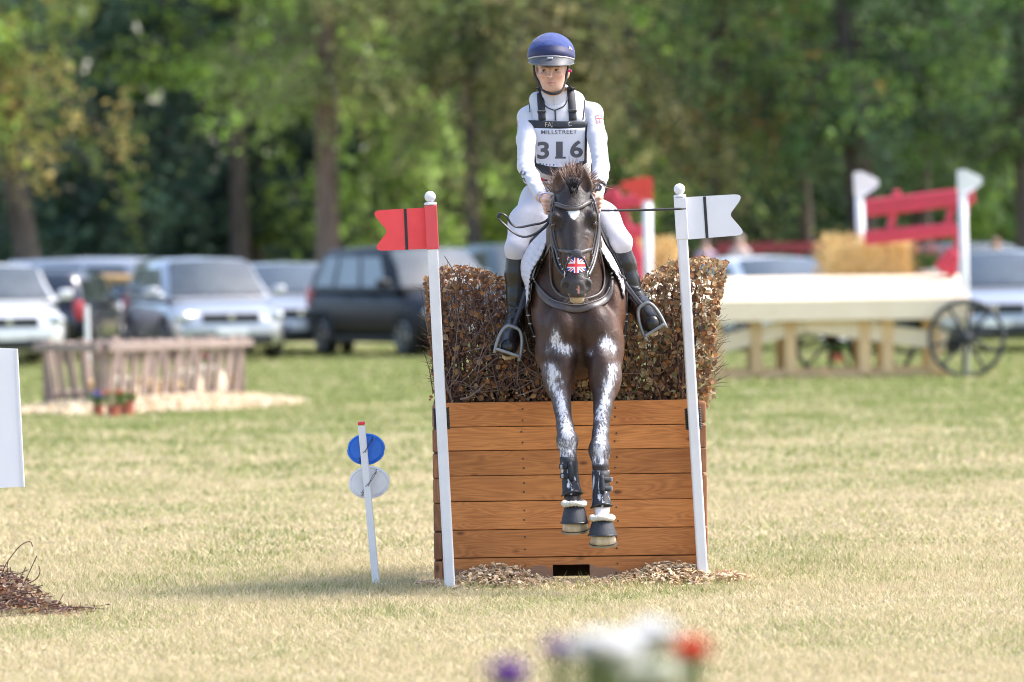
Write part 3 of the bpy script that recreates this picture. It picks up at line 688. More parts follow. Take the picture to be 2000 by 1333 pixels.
# ------------------------------------------------------------------ lane marker with two discs
M_BLUE = mat('blue_plastic', (0.02, 0.17, 0.68), (0.015, 0.15, 0.62), scale=14, rough=0.4)
M_DISCW = mat('white_disc_plastic', (0.78, 0.77, 0.79), (0.72, 0.71, 0.74), scale=14, rough=0.45)
M_CORD = mat('black_elastic', (0.02, 0.02, 0.022), rough=0.7)
def marker():
    yb = G(735, 1146).y; a = G(735, 1146); t = P(705.5, 824, yb - 0.02)
    root = empty('marker_post', a, 'thin white marker post with a blue and a white disc tied to it', 'marker post')
    ax = (t - a).normalized(); right = Vector((1, 0, 0)); right = (right - ax * right.dot(ax)).normalized(); fr = ax.cross(right)
    R = Matrix((right, fr, ax)).transposed(); root.rotation_euler = R.to_euler(); Ln = (t - a).length
    inv = lambda v: R.transposed() @ (Vector(v) - a)
    MB().bbox((0, 0, Ln / 2 - 0.01), (0.036, 0.036, Ln - 0.02), 0.006).build('post', M_WHITE, root)
    MB().bbox((0, 0, Ln - 0.008), (0.0365, 0.0365, 0.016), 0.006).build('red_tip', mat('red_tip_paint', (0.72, 0.03, 0.05), rough=0.5), root)
    MB().lathe([(0.002, -0.06), (0.012, -0.03), (0.03, -0.004), (0.054, 0.006), (0.056, 0.010), (0.02, 0.012)], 16).build('ground_spike', M_WHITE, root)
    tilt = Matrix.Rotation(rad(90), 3, 'X')
    for (px, py, w, h, m, nm, ang) in ((715, 878, 75, 62, M_BLUE, 'blue_disc', 20), (721, 943, 82, 64, M_DISCW, 'white_disc', 20)):
        c = inv(P(px, py, yb + 0.028)); rx, rz = w / 2 * PM(yb), h / 2 * PM(yb)
        mb = MB(); Rr = Matrix.Rotation(rad(ang), 3, 'Z')
        prof = [(0.0, 0.0), (0.80, 0.0), (0.82, 0.05), (0.86, 0.06), (0.90, 0.0), (0.94, 0.02), (1.0, 0.05), (1.0, 0.35), (0.93, 0.36), (0.90, 0.30), (0, 0.30)]
        n = 40; vs = []; fs = []
        for q, (rr, d) in enumerate(prof):
            for k in range(n):
                th = 2 * math.pi * k / n; rr2 = rr * (1.0 if not (rr > 0.93 and k in (18, 19, 38, 39)) else 0.965)
                vs.append(Vector((rx * rr2 * math.cos(th), d * rx * 0.55 - math.cos(th) * rr * 0.004, rz * rr2 * math.sin(th))) + c)
        for q in range(len(prof) - 1):
            for k in range(n):
                k2 = (k + 1) % n; fs.append((q * n + k, q * n + k2, (q + 1) * n + k2, (q + 1) * n + k))
        mb.add(vs, fs)
        d = mb.build(nm, m, root, smooth=False)
        e = MB()      # moulded ribs on the back of the lid: an arc and two slanted bars with clips
        arc = [c + Vector((rx * (0.18 + 0.62 * math.cos(rad(u))), -0.001, rz * 0.80 * math.sin(rad(u)))) for u in range(-80, 81, 10)]
        e.tube(arc, 0.0022, 5)
        for off in (0.0, 0.05):
            e.tube([c + Vector((rx * (0.02 + off), -0.001, rz * (-0.42 + off))), c + Vector((rx * (0.48 + off), -0.001, rz * (0.42 + off)))], 0.0022, 5)
        for sg in (-1, 1): e.bbox(c + Vector((sg * rx * 0.42, -0.002, sg * rz * 0.62)), (0.022, 0.012, 0.012), 0.002, Matrix.Rotation(rad(-45), 3, 'Y'))
        e.build('rib', m, d)
        cd = MB()
        p0 = c + Vector((-rx * 0.40, -0.004, -rz * 0.62)); p1 = c + Vector((rx * 0.42, -0.004, rz * 0.66)); mid = Vector((0.0, -0.030 - 0.028, c.z))
        mid = Vector(((p0.x + p1.x) / 2, -0.024, (p0.z + p1.z) / 2))
        for o_ in (-0.003, 0.004):
            cd.tube(catmull([p0 + Vector((o_, 0, 0)), p0.lerp(mid, 0.6) + Vector((o_ * 2, -0.012, 0)), mid + Vector((o_, -0.002, o_)), mid.lerp(p1, 0.5) + Vector((0, -0.01, o_ * 2)), p1], 5), 0.0014, 5)
        for q in (p0, p1): cd.tube([q + Vector((0.006 * math.cos(u), -0.002, 0.009 * math.sin(u))) for u in np.linspace(0, 6.28, 9)], 0.0013, 5, cap=False)
        cd.build('elastic_cord', M_CORD, d, smooth=True)
marker()

# ------------------------------------------------------------------ white board at the left edge
def side_board():
    y = 27.0
    root = empty('sign_board', G(-60, 1180), 'blank white sign board cut off by the left edge', 'sign')
    loc = root.location.copy()
    poly = [P(-190, 672, y), P(34, 682, y), P(47.5, 951, y), P(-180, 962, y)]
    MB().prism([(p.x - loc.x, p.z - loc.z) for p in poly], 0.025, lambda u, v, w: Vector((u, y - loc.y + w, v))).build('panel', mat('board_white', (0.80, 0.79, 0.82), (0.76, 0.75, 0.79), scale=4, rough=0.5), root)
    MB().prism([(p.x - loc.x, p.z - loc.z) for p in (P(29, 682, y), P(33.5, 682.3, y), P(47, 950.5, y), P(43, 951, y))], 0.004, lambda u, v, w: Vector((u, y - loc.y - 0.006 + w, v))).build('edge_trim', M_WHITE, root)
    MB().bbox((P(-100, 900, y).x - loc.x, y - loc.y + 0.05, 0.5), (0.05, 0.05, 1.0), 0.005).build('leg', M_WHITE, root)
side_board()

# ------------------------------------------------------------------ brushwood heap, bottom left
def heap():
    r = random.Random(8); c = G(-15, 1200); mb = MB(); lf = MB()
    def hh(x, y): 
        d = math.hypot((x - c.x) / 0.34, (y - c.y) / 0.36); return 0.25 * max(0, 1 - d) ** 0.9
    root = empty('brushwood_heap', c, 'low heap of cut twigs and dead leaves at the left edge', 'brush heap')
    for i in range(520):
        x, y = c.x + r.gauss(0, 0.17), c.y + r.gauss(0, 0.15); z = hh(x, y) * r.uniform(0.3, 1.02)
        if z <= 0.004: z = 0.012
        a = Vector((x, y, z)); d = Vector((r.gauss(0, 1), r.gauss(0, 0.6), r.gauss(0.0, 0.22))).normalized(); ln = r.uniform(0.05, 0.2)
        mb.tube([a - d * ln / 2, a + Vector((0, 0, r.gauss(0, .008))), a + d * ln / 2], [0.003, 0.0025, 0.0012], 3, col=r.choice([(0.16, 0.085, 0.075), (0.10, 0.06, 0.055), (0.22, 0.14, 0.12)]))
    for pts in ([(2, 1130), (8, 1110), (20, 1090), (40, 1066), (58, 1058), (64, 1068)], [(45, 1145), (60, 1112), (72, 1086)], [(50, 1142), (70, 1132), (78, 1118), (76, 1106)],
                [(30, 1150), (60, 1160), (82, 1155)], [(75, 1163), (98, 1180), (110, 1192), (115, 1178), (124, 1160)], [(18, 1130), (14, 1110), (16, 1095)], [(28, 1128), (22, 1118), (20, 1108)], [(100, 1190), (150, 1186), (205, 1190)], [(60, 1150), (75, 1146), (84, 1143)]):
        mb.tube(catmull([P(a, b, c.y) for a, b in pts], 3), 0.0024, 4, col=(0.12, 0.06, 0.06))
    for i in range(900):
        x, y = c.x + r.gauss(0, 0.20), c.y + r.gauss(0, 0.16); z = hh(x, y) * r.uniform(0.2, 1.05) + 0.012
        if r.random() < 0.12: x, z = c.x + r.uniform(0.2, 0.46), 0.015
        col = Vector(r.choice([(0.40, 0.16, 0.06), (0.46, 0.30, 0.17), (0.27, 0.12, 0.06), (0.5, 0.36, 0.24), (0.2, 0.1, 0.07)])) * r.uniform(0.7, 1.1)
        lf.add(leaf_verts(Vector((x, y, z)), r.uniform(0.012, 0.035), Vector((r.gauss(0, .6), r.gauss(-.4, .5), r.gauss(.5, .5))), Vector((r.gauss(0, 1), r.gauss(0, 1), r.gauss(0, .5))), r.uniform(-.2, .4)), LEAF_F, col=tuple(col))
    for m_ in (mb, lf): m_.v = [tuple(Vector(v) - c) for v in m_.v]
    mb.build('twigs', M_TWIG, root, kind='stuff'); lf.build('dead_leaves', M_LEAF, root, kind='stuff')
heap()
# one stray twig on the grass in front of the marker post
_a = [P(x, y, 26.9) for x, y in ((745, 1186), (765, 1184), (778, 1187), (791, 1181))]
MB().tube(_a, [0.003, 0.005, 0.0045, 0.002], 5, col=(0.12, 0.08, 0.07)).build('fallen_twig', M_TWIG, label='short dark twig lying in the grass left of the plank box', cat='twig')
# ================================================================== trees
M_BARK = mat('bark', (0.125, 0.11, 0.095), (0.06, 0.052, 0.046), scale=3, rough=0.9, bump=0.6, bscale=12, stretch=(3, 3, 0.6), spec=0.15)
M_BARKL = mat('pale_bark', (0.24, 0.18, 0.14), (0.13, 0.095, 0.075), scale=3, rough=0.9, bump=0.6, bscale=12, stretch=(3, 3, 0.6), spec=0.15)
M_FOL = attr_mat('foliage', rough=0.55, spec=0.3, trans=0.5, vary=0.25, vscale=1.2)
def leaf_cloud(C, S, A, cols, seed):
    """C (n,3) centres, S sizes, A bias normal; folded quads"""
    g = np.random.default_rng(seed); n = len(C)
    nn = g.normal(size=(n, 3)) * 0.8 + A; nn /= np.linalg.norm(nn, axis=1)[:, None]
    t = g.normal(size=(n, 3)); t -= nn * (t * nn).sum(1)[:, None]; t /= np.linalg.norm(t, axis=1)[:, None]; b = np.cross(nn, t)
    s = S[:, None]
    V = np.stack([C - t * s * 0.5, C + b * s * 0.33 + nn * s * 0.06, C + t * s * 0.55, C - b * s * 0.33 + nn * s * 0.06], 1).reshape(-1, 3)
    return V, np.arange(4 * n).reshape(-1, 4), np.repeat(cols, 4, 0)
def tree(name, label, px, d, H, tr, pal, seed, nb=40, hmin=2.5, spread=4.0, droop=0.5, per=130, leaf=0.17, lean=(0, 0), bark=None, hang=0.35, group='trees behind the parked cars', top_lean=0.0, flat=0.35, face=None, lowz=None):
    g = np.random.default_rng(seed); r = random.Random(seed)
    base = P(px, 530, d); base.z = ground_z(0, d) - 0.05
    root = empty(name, base, label, 'tree', group)
    # trunk
    def tp(h):
        f = h / H; return Vector((lean[0] * h + 0.12 * math.sin(h * 0.9 + seed) * f, lean[1] * h, h))
    mb = MB(); hs = [0, 0.25, 0.8, 1.6, 2.6, 4, 5.5, 7.5, 10, H * 0.9]; hs = [h for h in hs if h <= H * 0.92]
    mb.tube([tp(h) for h in hs], [tr * (1.45 if h == 0 else 1.15 if h < 0.5 else 1) * (1 - 0.75 * h / H) for h in hs], 10)
    Cs = []; cols = []; Ss = []
    for i in range(nb):
        f = (i + r.random()) / nb; h = hmin + (H - hmin) * f ** 1.6
        az = r.uniform(0, 2 * math.pi) if r.random() < 0.5 else r.gauss(-math.pi / 2, 0.75)
        ln = spread * (0.55 + 0.6 * r.random()) * (1 - 0.75 * ((h - hmin) / (H - hmin)) ** 1.6)
        up = r.uniform(0.0, 0.5) * ln; s0 = tp(h); dr = droop * ln * r.uniform(0.6, 1.3)
        dv = Vector((math.cos(az), math.sin(az), 0))
        path = [s0 + dv * (ln * s) + Vector((0, 0, up * s - dr * s * s)) for s in (0, 0.35, 0.7, 1.0)]
        mb.tube(path, [tr * 0.18 * (1 - h / H) + 0.02, tr * 0.10 * (1 - h / H) + 0.012, 0.012, 0.005], 5)
        n = int(per * (0.6 + 0.8 * r.random()) * (1.0 if h < 10 else 0.5)); s = 0.15 + 0.85 * g.random(n) ** 0.75
        # leaves gather in sub-clumps along the bough
        nc = 7; cs = np.sort(g.random(nc)) * 0.85 + 0.15; ci = g.integers(0, nc, n); s = cs[ci] + g.normal(0, 0.04, n)
        clat = g.normal(0, 1, nc) * (0.25 + 0.35 * cs) * min(1.0, ln / 3); cbr = g.uniform(0.7, 1.45, nc)[ci]; lat = clat[ci] + g.normal(0, 1, n) * 0.20
        pos = np.array(s0)[None] + np.array(dv)[None] * (ln * s)[:, None] + np.array((-dv.y, dv.x, 0))[None] * lat[:, None]
        pos[:, 2] += up * s - dr * s * s + g.normal(0, flat * 0.45, n) - np.abs(g.normal(0, hang * 0.8, n)) * (0.4 + 0.6 * s)
        if lowz is not None: pos[:, 2] = np.maximum(pos[:, 2], lowz + 0.3 * g.random(n))
        c0 = np.array(r.choice(pal)) * r.uniform(0.95, 1.55); cc = c0[None] * (cbr * g.uniform(0.75, 1.25, n))[:, None]
        Cs.append(pos); cols.append(cc); Ss.append(leaf * g.uniform(0.6, 1.4, n) * (1.0 if h < 9 else 1.6))
    C = np.concatenate(Cs); col = np.concatenate(cols); S = np.concatenate(Ss)
    V, F, cl = leaf_cloud(C, S, np.array((0, -0.15, 0.55)), col, seed)
    tr_o = mb.build('trunk', bark or M_BARK, root, smooth=True)
    link('crown', np_mesh('crown', V, F, col=cl), M_FOL, root)
    return root
GOLD = [(0.29, 0.27, 0.08), (0.22, 0.26, 0.07), (0.18, 0.24, 0.06), (0.36, 0.29, 0.10), (0.16, 0.22, 0.06)]
LIME = [(0.21, 0.32, 0.055), (0.28, 0.39, 0.075), (0.16, 0.27, 0.045)]
OLIV = [(0.21, 0.25, 0.085), (0.27, 0.27, 0.11), (0.17, 0.22, 0.075), (0.14, 0.18, 0.065)]
GREEN = [(0.10, 0.19, 0.045), (0.15, 0.24, 0.06), (0.07, 0.14, 0.04)]
DARK = [(0.055, 0.105, 0.045), (0.07, 0.125, 0.05), (0.05, 0.09, 0.05)]  # dark tones lifted in the leaf colour in place of haze
BLUE = [(0.055, 0.105, 0.075), (0.07, 0.125, 0.08), (0.048, 0.09, 0.07)]  # blue-green leaves, likewise paled to imitate haze
# front row, from left to right
tree('broadleaf_tree', 'golden-green tree with leaning dark trunk at the far left', 62, 117, 13, 0.27, GOLD + LIME[:1], 1, nb=66, hmin=3.2, spread=3.4, droop=0.75, lean=(-0.15, 0), leaf=0.15, hang=0.5)
tree('broadleaf_tree', 'bright yellow-green tree spreading high behind the silver cars', 470, 139, 16, 0.26, LIME, 2, nb=70, hmin=4.6, spread=5.2, droop=0.4, leaf=0.17, per=150)
tree('broadleaf_tree', 'olive tree with a stout pale trunk left of the red flag', 642, 118, 15, 0.27, OLIV, 3, nb=60, hmin=4.0, spread=2.8, droop=0.6, bark=M_BARKL, leaf=0.14, hang=0.45)
tree('broadleaf_tree', 'great olive tree with long drooping boughs behind the rider', 1085, 120, 17, 0.40, OLIV + [(0.30, 0.26, 0.12)], 4, nb=150, hmin=4.0, spread=5.6, droop=0.85, per=170, leaf=0.13, hang=0.55, lean=(0.0, 0.02))
tree('broadleaf_tree', 'slim olive tree with a thin leaning trunk between red flag and rider', 930, 118, 13, 0.16, OLIV, 5, nb=36, hmin=4.0, spread=2.2, droop=0.6, leaf=0.13, lean=(-0.04, 0.03))
tree('broadleaf_tree', 'mid-green tree with russet patches behind the white flag', 1412, 124, 15, 0.30, GREEN + [(0.28, 0.15, 0.05), (0.17, 0.2, 0.05)], 6, nb=74, hmin=2.9, spread=3.8, droop=0.5, leaf=0.16)
tree('broadleaf_tree', 'tall dark tree with a thick slanting trunk behind the straw bale', 1690, 119, 17, 0.33, GREEN + DARK, 7, nb=80, hmin=2.8, spread=4.2, droop=0.5, leaf=0.16, lean=(-0.055, 0))
tree('broadleaf_tree', 'dark green tree with a black trunk between the two white pennants', 1800, 122, 16, 0.24, DARK + GREEN[:1], 8, nb=74, hmin=2.9, spread=3.8, droop=0.45, leaf=0.16, lean=(0.01, 0))
tree('broadleaf_tree', 'thin dark tree standing just right of the white flag', 1580, 126, 14, 0.16, DARK + GREEN[:1], 9, nb=60, hmin=2.5, spread=2.8, droop=0.4, leaf=0.16, lean=(-0.04, 0))
tree('broadleaf_tree', 'dark tree cut off by the right edge', 2010, 118, 15, 0.27, DARK + GREEN[:2], 10, nb=66, hmin=2.5, spread=3.4, droop=0.55, leaf=0.15, lean=(-0.02, 0))
# second row: dense bushy trees reaching the ground
second = [(-40, 146, BLUE, 'dark bushy tree behind the leaning trunk'), (190, 140, BLUE, 'blue-green bushy tree behind the leftmost cars'), (330, 150, BLUE, 'deep blue-green tree above the estate car roof'),
          (500, 143, BLUE, 'dark blue-green tree above the silver off-roader'), (770, 140, [(0.26, 0.36, 0.10), (0.21, 0.32, 0.07)], 'tree with sunlight put into its light green leaf colour beyond the red flag'), (890, 143, GREEN + LIME[:1], 'green bushy tree beyond the black off-roader'),  # tree beyond the red flag: palette brightened so its leaves read as lit
          (1050, 150, GREEN + OLIV, 'green tree far behind the rider'), (1230, 148, LIME + GREEN, 'yellow-green tree beyond the rider and the red pennant'), (1330, 158, GREEN + [(0.26, 0.2, 0.05)], 'yellowing tree beyond the white flag pole'),
          (1500, 144, DARK, 'dark bushy tree right of the white flag'), (1640, 150, DARK + GREEN, 'dark tree behind the left white pennant'), (1760, 156, DARK + GREEN[:1], 'green tree seen through the red seat frame'), (1880, 145, LIME[:1] + GREEN, 'yellow-green tree behind the right white pennant'), (2040, 150, GREEN, 'green bushy tree behind the right-hand car'), (-330, 142, GREEN, 'green bushy tree beyond the left edge'), (2330, 142, DARK + GREEN, 'dark bushy tree beyond the right edge')]
for k, (px, d, pal, lb) in enumerate(second):
    tree('bushy_tree', lb, px, d, 15, 0.2, pal, 40 + k, nb=62, hmin=0.9, spread=3.4, droop=0.35, per=80, leaf=0.30, hang=0.5, group='bushy trees of the second row', lowz=0.1)
def far_wood():
    g = np.random.default_rng(99); n = 46000
    x = g.uniform(-48, 48, n); y = 178 + g.uniform(0, 7, n) + 2.0 * np.sin(x * 0.7); z = 1.0 + g.random(n) ** 1.25 * 17
    lump = np.sin(x * 1.1) * np.sin(z * 0.9 + x * 0.4); y -= lump * 1.5
    pal = np.array(BLUE + DARK + GREEN); col = pal[((np.sin(x * 0.35) + 1) * 4.49).astype(int)] * g.uniform(0.6, 1.3, n)[:, None]
    V, F, cl = leaf_cloud(np.stack([x, y, z], 1), g.uniform(0.5, 1.1, n), np.array((0, -0.2, 0.5)), col, 5)
    link('far_wood', np_mesh('far_wood', V, F, col=cl), M_FOL, kind='stuff', label='dark distant wood closing the view behind all the trees', cat='wood')
far_wood()

# ================================================================== cars
M_GLASS = mat('car_glass', (0.05, 0.065, 0.07), (0.02, 0.03, 0.035), scale=2, rough=0.1, spec=0.9, coat=0.5)
M_TYRE = mat('tyre', (0.02, 0.02, 0.022), rough=0.85)
M_RIM = mat('alloy_rim', (0.45, 0.46, 0.48), rough=0.3, metal=0.8)
M_TRIM = mat('black_trim', (0.02, 0.021, 0.024), rough=0.5)
M_LAMP = mat('headlamp', (0.75, 0.77, 0.8), (0.5, 0.52, 0.55), scale=9, rough=0.12, metal=0.5, coat=1.0)
M_TAIL = mat('tail_lamp', (0.62, 0.02, 0.03), (0.45, 0.01, 0.02), scale=9, rough=0.2, coat=1.0)
M_PLATE = mat('number_plate', (0.82, 0.82, 0.80), rough=0.5)
M_CHROME = mat('chrome', (0.75, 0.76, 0.78), rough=0.15, metal=1.0)
def paint(name, c, metal=0.55, rough=0.32): return mat(name, c, tuple(x * 0.95 for x in c), scale=1.5, rough=rough, metal=metal, coat=1.0)
PT = dict(silver=paint('silver_paint', (0.41, 0.42, 0.44), 0.6), white=paint('white_paint', (0.78, 0.78, 0.79), 0.0, 0.3), black=mat('black_paint', (0.010, 0.011, 0.012), rough=0.4, spec=0.3),
          navy=paint('navy_paint', (0.014, 0.018, 0.032), 0.3), grey=paint('grey_paint', (0.24, 0.255, 0.28)), pearl=paint('pearl_paint', (0.62, 0.62, 0.61), 0.3), green=paint('dark_green_paint', (0.06, 0.09, 0.085), 0.4))
_tyre = None
def car(label, px, py, d, heading, pt, L=4.4, W=1.82, H=1.6, belt=0.98, hood=0.98, rake=0.75, rear=0.35, box=False, name='parked_car', blue_band=False, plate=True):
    """heading: degrees, 0 = nose towards the camera, + = nose turned to the right of the picture"""
    global _tyre
    c = P(px, py, d); c.z = ground_z(0, d)
    root = empty(name, c, label, 'car', 'cars parked across the field', rot=(0, 0, rad(-90 + heading)))
    hw = W / 2; xw = L / 2 - hood                      # windscreen base
    # lower body
    st = [(L / 2, 0.72, 0.34, 0.60), (L / 2 - 0.05, 0.84, 0.24, 0.70), (L / 2 - 0.2, 0.93, 0.20, 0.80 if not box else 0.92), (L / 2 - 0.5, 0.985, 0.20, belt - 0.10 if not box else belt - 0.03), (xw + 0.1, 1.0, 0.20, belt - 0.02), (xw - 0.3, 1.0, 0.20, belt + 0.01),
          (0, 1.0, 0.19, belt + 0.02), (-L / 4, 1.0, 0.20, belt + 0.04), (-L / 2 + 0.35, 0.98, 0.22, belt + 0.05), (-L / 2 + 0.1, 0.94, 0.28, belt + 0.02), (-L / 2, 0.86, 0.36, belt - 0.14)]
    n = 20; vs = []; fs = []
    for (x, w, zb, zt) in st:
        zc, hz = (zb + zt) / 2, (zt - zb) / 2
        for k in range(n):
            th = 2 * math.pi * (k + 0.5) / n; cu, su = math.cos(th), math.sin(th); e = 0.42
            y = hw * w * math.copysign(abs(cu) ** e, cu); z = zc + hz * math.copysign(abs(su) ** e, su)
            y *= 1 - 0.05 * max(0, (z - zc) / hz) ** 2
            vs.append((x, y, z))
    for i in range(len(st) - 1):
        for k in range(n):
            k2 = (k + 1) % n; fs.append((i * n + k, i * n + k2, (i + 1) * n + k2, (i + 1) * n + k)[::-1])
    fs.append(tuple(range(n))); fs.append(tuple((len(st) - 1) * n + k for k in range(n))[::-1])
    body = MB(); body.add(vs, fs)
    # greenhouse
    wb, wt = hw * 0.945, hw * (0.76 if not box else 0.84)
    gx = [xw + 0.02, xw - rake * 0.5, xw - rake, (xw - rake - L / 2 + rear) / 2, -L / 2 + rear, -L / 2 + rear * 0.35, -L / 2 + 0.06]
    gz = [belt - 0.02, belt + (H - belt) * 0.54, H - 0.035, H, H - 0.035, belt + (H - belt) * 0.5, belt]
    gw = [1, 0.97, 1, 1, 0.98, 0.97, 0.94]
    ring = []
    for x, z, w in zip(gx, gz, gw):
        f = (z - belt) / (H - belt); f = max(0, f); ws = (wb + (wt - wb) * f) * w
        ring.append([Vector((x, -wb * w, belt - 0.03)), Vector((x, -ws, max(belt - 0.02, z - 0.07))), Vector((x, -ws * 0.82, z)), Vector((x, 0, z + 0.02 * f)), Vector((x, ws * 0.82, z)), Vector((x, ws, max(belt - 0.02, z - 0.07))), Vector((x, wb * w, belt - 0.03))])
    vs = [v for q in ring for v in q]; fs = [(i * 7 + k, i * 7 + k + 1, (i + 1) * 7 + k + 1, (i + 1) * 7 + k) for i in range(6) for k in range(6)]
    body.add(vs, fs); bo = body.build('body', pt, root, smooth=True)
    # glass panels, set proud of the shell
    def panel(name, q, off=0.008, m=M_GLASS):
        nrm = (q[1] - q[0]).cross(q[3] - q[0]).normalized(); ctr = sum(q, Vector()) / 4
        if nrm.dot(ctr - Vector((ctr.x * 0.3, 0, 0.5))) < 0: nrm = -nrm
        mb = MB(); vs = [p + nrm * off for p in q] + [p - nrm * 0.01 for p in q]
        mb.add(vs, [(0, 1, 2, 3), (7, 6, 5, 4), (0, 4, 5, 1), (1, 5, 6, 2), (2, 6, 7, 3), (3, 7, 4, 0)]); return mb.build(name, m, root)
    def bil(a, b, c_, d_, u, v): return a.lerp(b, u).lerp(d_.lerp(c_, u), v)
    r0, r2, r4, r6 = ring[0], ring[2], ring[4], ring[6]
    f_ = lambda q: [bil(*q, 0.05, 0.10), bil(*q, 0.95, 0.10), bil(*q, 0.95, 0.93), bil(*q, 0.05, 0.93)]
    # windscreen in two halves of height follow the shell's curve
    lo = [ring[0][1].lerp(ring[0][2], .4), ring[0][5].lerp(ring[0][4], .4), ring[1][5].lerp(ring[1][4], .4), ring[1][1].lerp(ring[1][2], .4)]
    hi = [lo[3], lo[2], ring[2][5].lerp(ring[2][4], .6), ring[2][1].lerp(ring[2][2], .6)]
    mb = MB(); nrm = Vector((0.55, 0, 0.8)) * 0.022
    def wrow(rg): return [rg[1].lerp(rg[2], 0.45), rg[2], rg[3], rg[4], rg[5].lerp(rg[4], 0.45)]
    w0, w1, w2 = wrow(ring[0]), wrow(ring[1]), wrow(ring[2]); w0 = [p.lerp(q_, 0.12) for p, q_ in zip(w0, w1)]; w2 = [p.lerp(q_, 0.10) for p, q_ in zip(w2, w1)]
    a, b = lo[0].lerp(lo[3], .12), lo[1].lerp(lo[2], .12); e, f2 = hi[3].lerp(hi[0], .06), hi[2].lerp(hi[1], .06)
    bulge = Vector((0.03, 0, 0.02)); q = [a, (a + b) / 2 + bulge, b, lo[3], (lo[3] + lo[2]) / 2 + bulge, lo[2], e, (e + f2) / 2 + bulge, f2]
    mb.add([p + nrm for p in w0 + w1 + w2], [(r_i * 5 + k, r_i * 5 + k + 1, r_i * 5 + k + 6, r_i * 5 + k + 5) for r_i in (0, 1) for k in range(4)]); mb.build('windscreen', M_GLASS, root, smooth=True)
    panel('rear_window', f_([ring[6][1], ring[6][5], ring[4][4], ring[4][2]]), 0.03)
    for (i0, i1) in ((1, 5),):
        lo_a, lo_b, hi_a, hi_b = ring[2], ring[5], ring[2], ring[4]
    for s in (1, 5):
        o = 0 if s == 1 else 6
        A = Vector((xw - rake * 0.25, ring[0][o].y, belt + 0.01)); B = Vector((gx[5] + 0.12, ring[5][o].y, belt + 0.02)); C2 = ring[4][s].lerp(ring[4][o], .06); D = ring[2][s].lerp(ring[2][o], .06)
        quad = [A, B, C2, D]
        for u0, u1 in ((0.06, 0.36), (0.40, 0.70), (0.74, 0.96)):
            panel('side_window', [bil(*quad, u0, 0.06), bil(*quad, u1, 0.06), bil(*quad, u1, 0.96), bil(*quad, u0, 0.96)], 0.018)
    # wheels
    if _tyre is None:
        Rx = Matrix.Rotation(rad(90), 3, 'X')
        t = MB().lathe([(0.20, -0.09), (0.29, -0.10), (0.325, -0.075), (0.335, 0), (0.325, 0.075), (0.29, 0.10), (0.20, 0.09)], 28, rot=Rx).mesh('tyre', True)
        rm = MB(); rm.lathe([(0.02, -0.075), (0.19, -0.075), (0.215, -0.10), (0.225, -0.09), (0.225, 0.09), (0.215, 0.10), (0.19, 0.075), (0.02, 0.075)], 28, rot=Rx)
        for k in range(5):
            for sg in (-1, 1): rm.box(Matrix.Rotation(2 * math.pi * k / 5, 3, 'Y') @ Vector((0.11, sg * 0.088, 0)), (0.19, 0.02, 0.045), Matrix.Rotation(2 * math.pi * k / 5, 3, 'Y'))
        ar = MB().tube([(0.375 * math.cos(t), 0, 0.375 * math.sin(t)) for t in np.linspace(-0.35, math.pi + 0.35, 24)], 0.026, 6).mesh('arch', True)
        _tyre = (t, rm.mesh('rim'), ar)
    for x in (L / 2 - 0.82, -L / 2 + 0.80):
        for s in (-1, 1):
            w = link('wheel', _tyre[0], M_TYRE, root, loc=(x, s * (hw - 0.075), 0.335)); link('rim', _tyre[1], M_RIM, w)
            link('wheel_arch', _tyre[2], M_TRIM, root, loc=(x, s * (hw - 0.008), 0.35))
    # front: grille, lamps, plate, bumper; rear: lamps, plate
    MB().bbox((L / 2 - 0.055, 0, 0.66 if not box else 0.76), (0.12, W * 0.50, 0.17), 0.03).build('grille', M_TRIM, root)
    MB().bbox((L / 2 - 0.02, 0, 0.34), (0.12, W * 0.72, 0.16), 0.04).build('lower_grille', M_TRIM, root)
    for s in (-1, 1):
        MB().bbox((L / 2 - 0.16, s * hw * 0.74, 0.70 if not box else 0.78), (0.26, 0.36 if not box else 0.24, 0.13 if not box else 0.2), 0.05, Matrix.Rotation(rad(-s * 24), 3, 'Z')).build('headlight', M_LAMP, root, smooth=True)
        MB().bbox((-L / 2 + 0.12, s * hw * 0.86, belt - 0.12), (0.22, 0.16, 0.34), 0.05).build('tail_light', M_TAIL, root, smooth=True)
        m = MB(); m.bbox((xw - 0.18, s * (hw + 0.10), belt + 0.10), (0.13, 0.22, 0.15), 0.05, seg=3); m.box((xw - 0.16, s * (hw - 0.01), belt + 0.05), (0.05, 0.12, 0.05)); m.build('wing_mirror', pt, root, smooth=True)
        MB().bbox((0, s * (hw - 0.0), 0.27), (L * 0.50, 0.05, 0.10), 0.02).build('sill', M_TRIM, root)
        for x in (xw - 0.75, xw - 1.75): MB().bbox((x, s * (hw + 0.004), belt - 0.14), (0.18, 0.03, 0.03), 0.01).build('door_handle', pt, root)
    pl = MB().bbox((L / 2 + 0.045, 0, 0.46), (0.015, 0.50, 0.11), 0.004).build('number_plate', M_PLATE, root)
    if blue_band: MB().box((L / 2 + 0.054, -0.225, 0.46), (0.004, 0.045, 0.10)).build('plate_band', mat('plate_blue', (0.02, 0.12, 0.5), rough=0.5), pl)
    MB().bbox((-L / 2 - 0.008, 0, 0.72), (0.015, 0.50, 0.11), 0.004).build('number_plate', M_PLATE, root)
    MB().lathe([(0.002, 0), (0.05, 0.0), (0.05, 0.012), (0.002, 0.014)], 14, (L / 2 + 0.012, 0, 0.68 if not box else .78), rot=Matrix.Rotation(rad(90), 3, 'Y')).build('badge', M_CHROME, root)
    return root
car('silver crossover facing right in front of the dark trees, clear of other cars', 396, 694, 90, 15, PT['silver'], L=4.4, H=1.60)
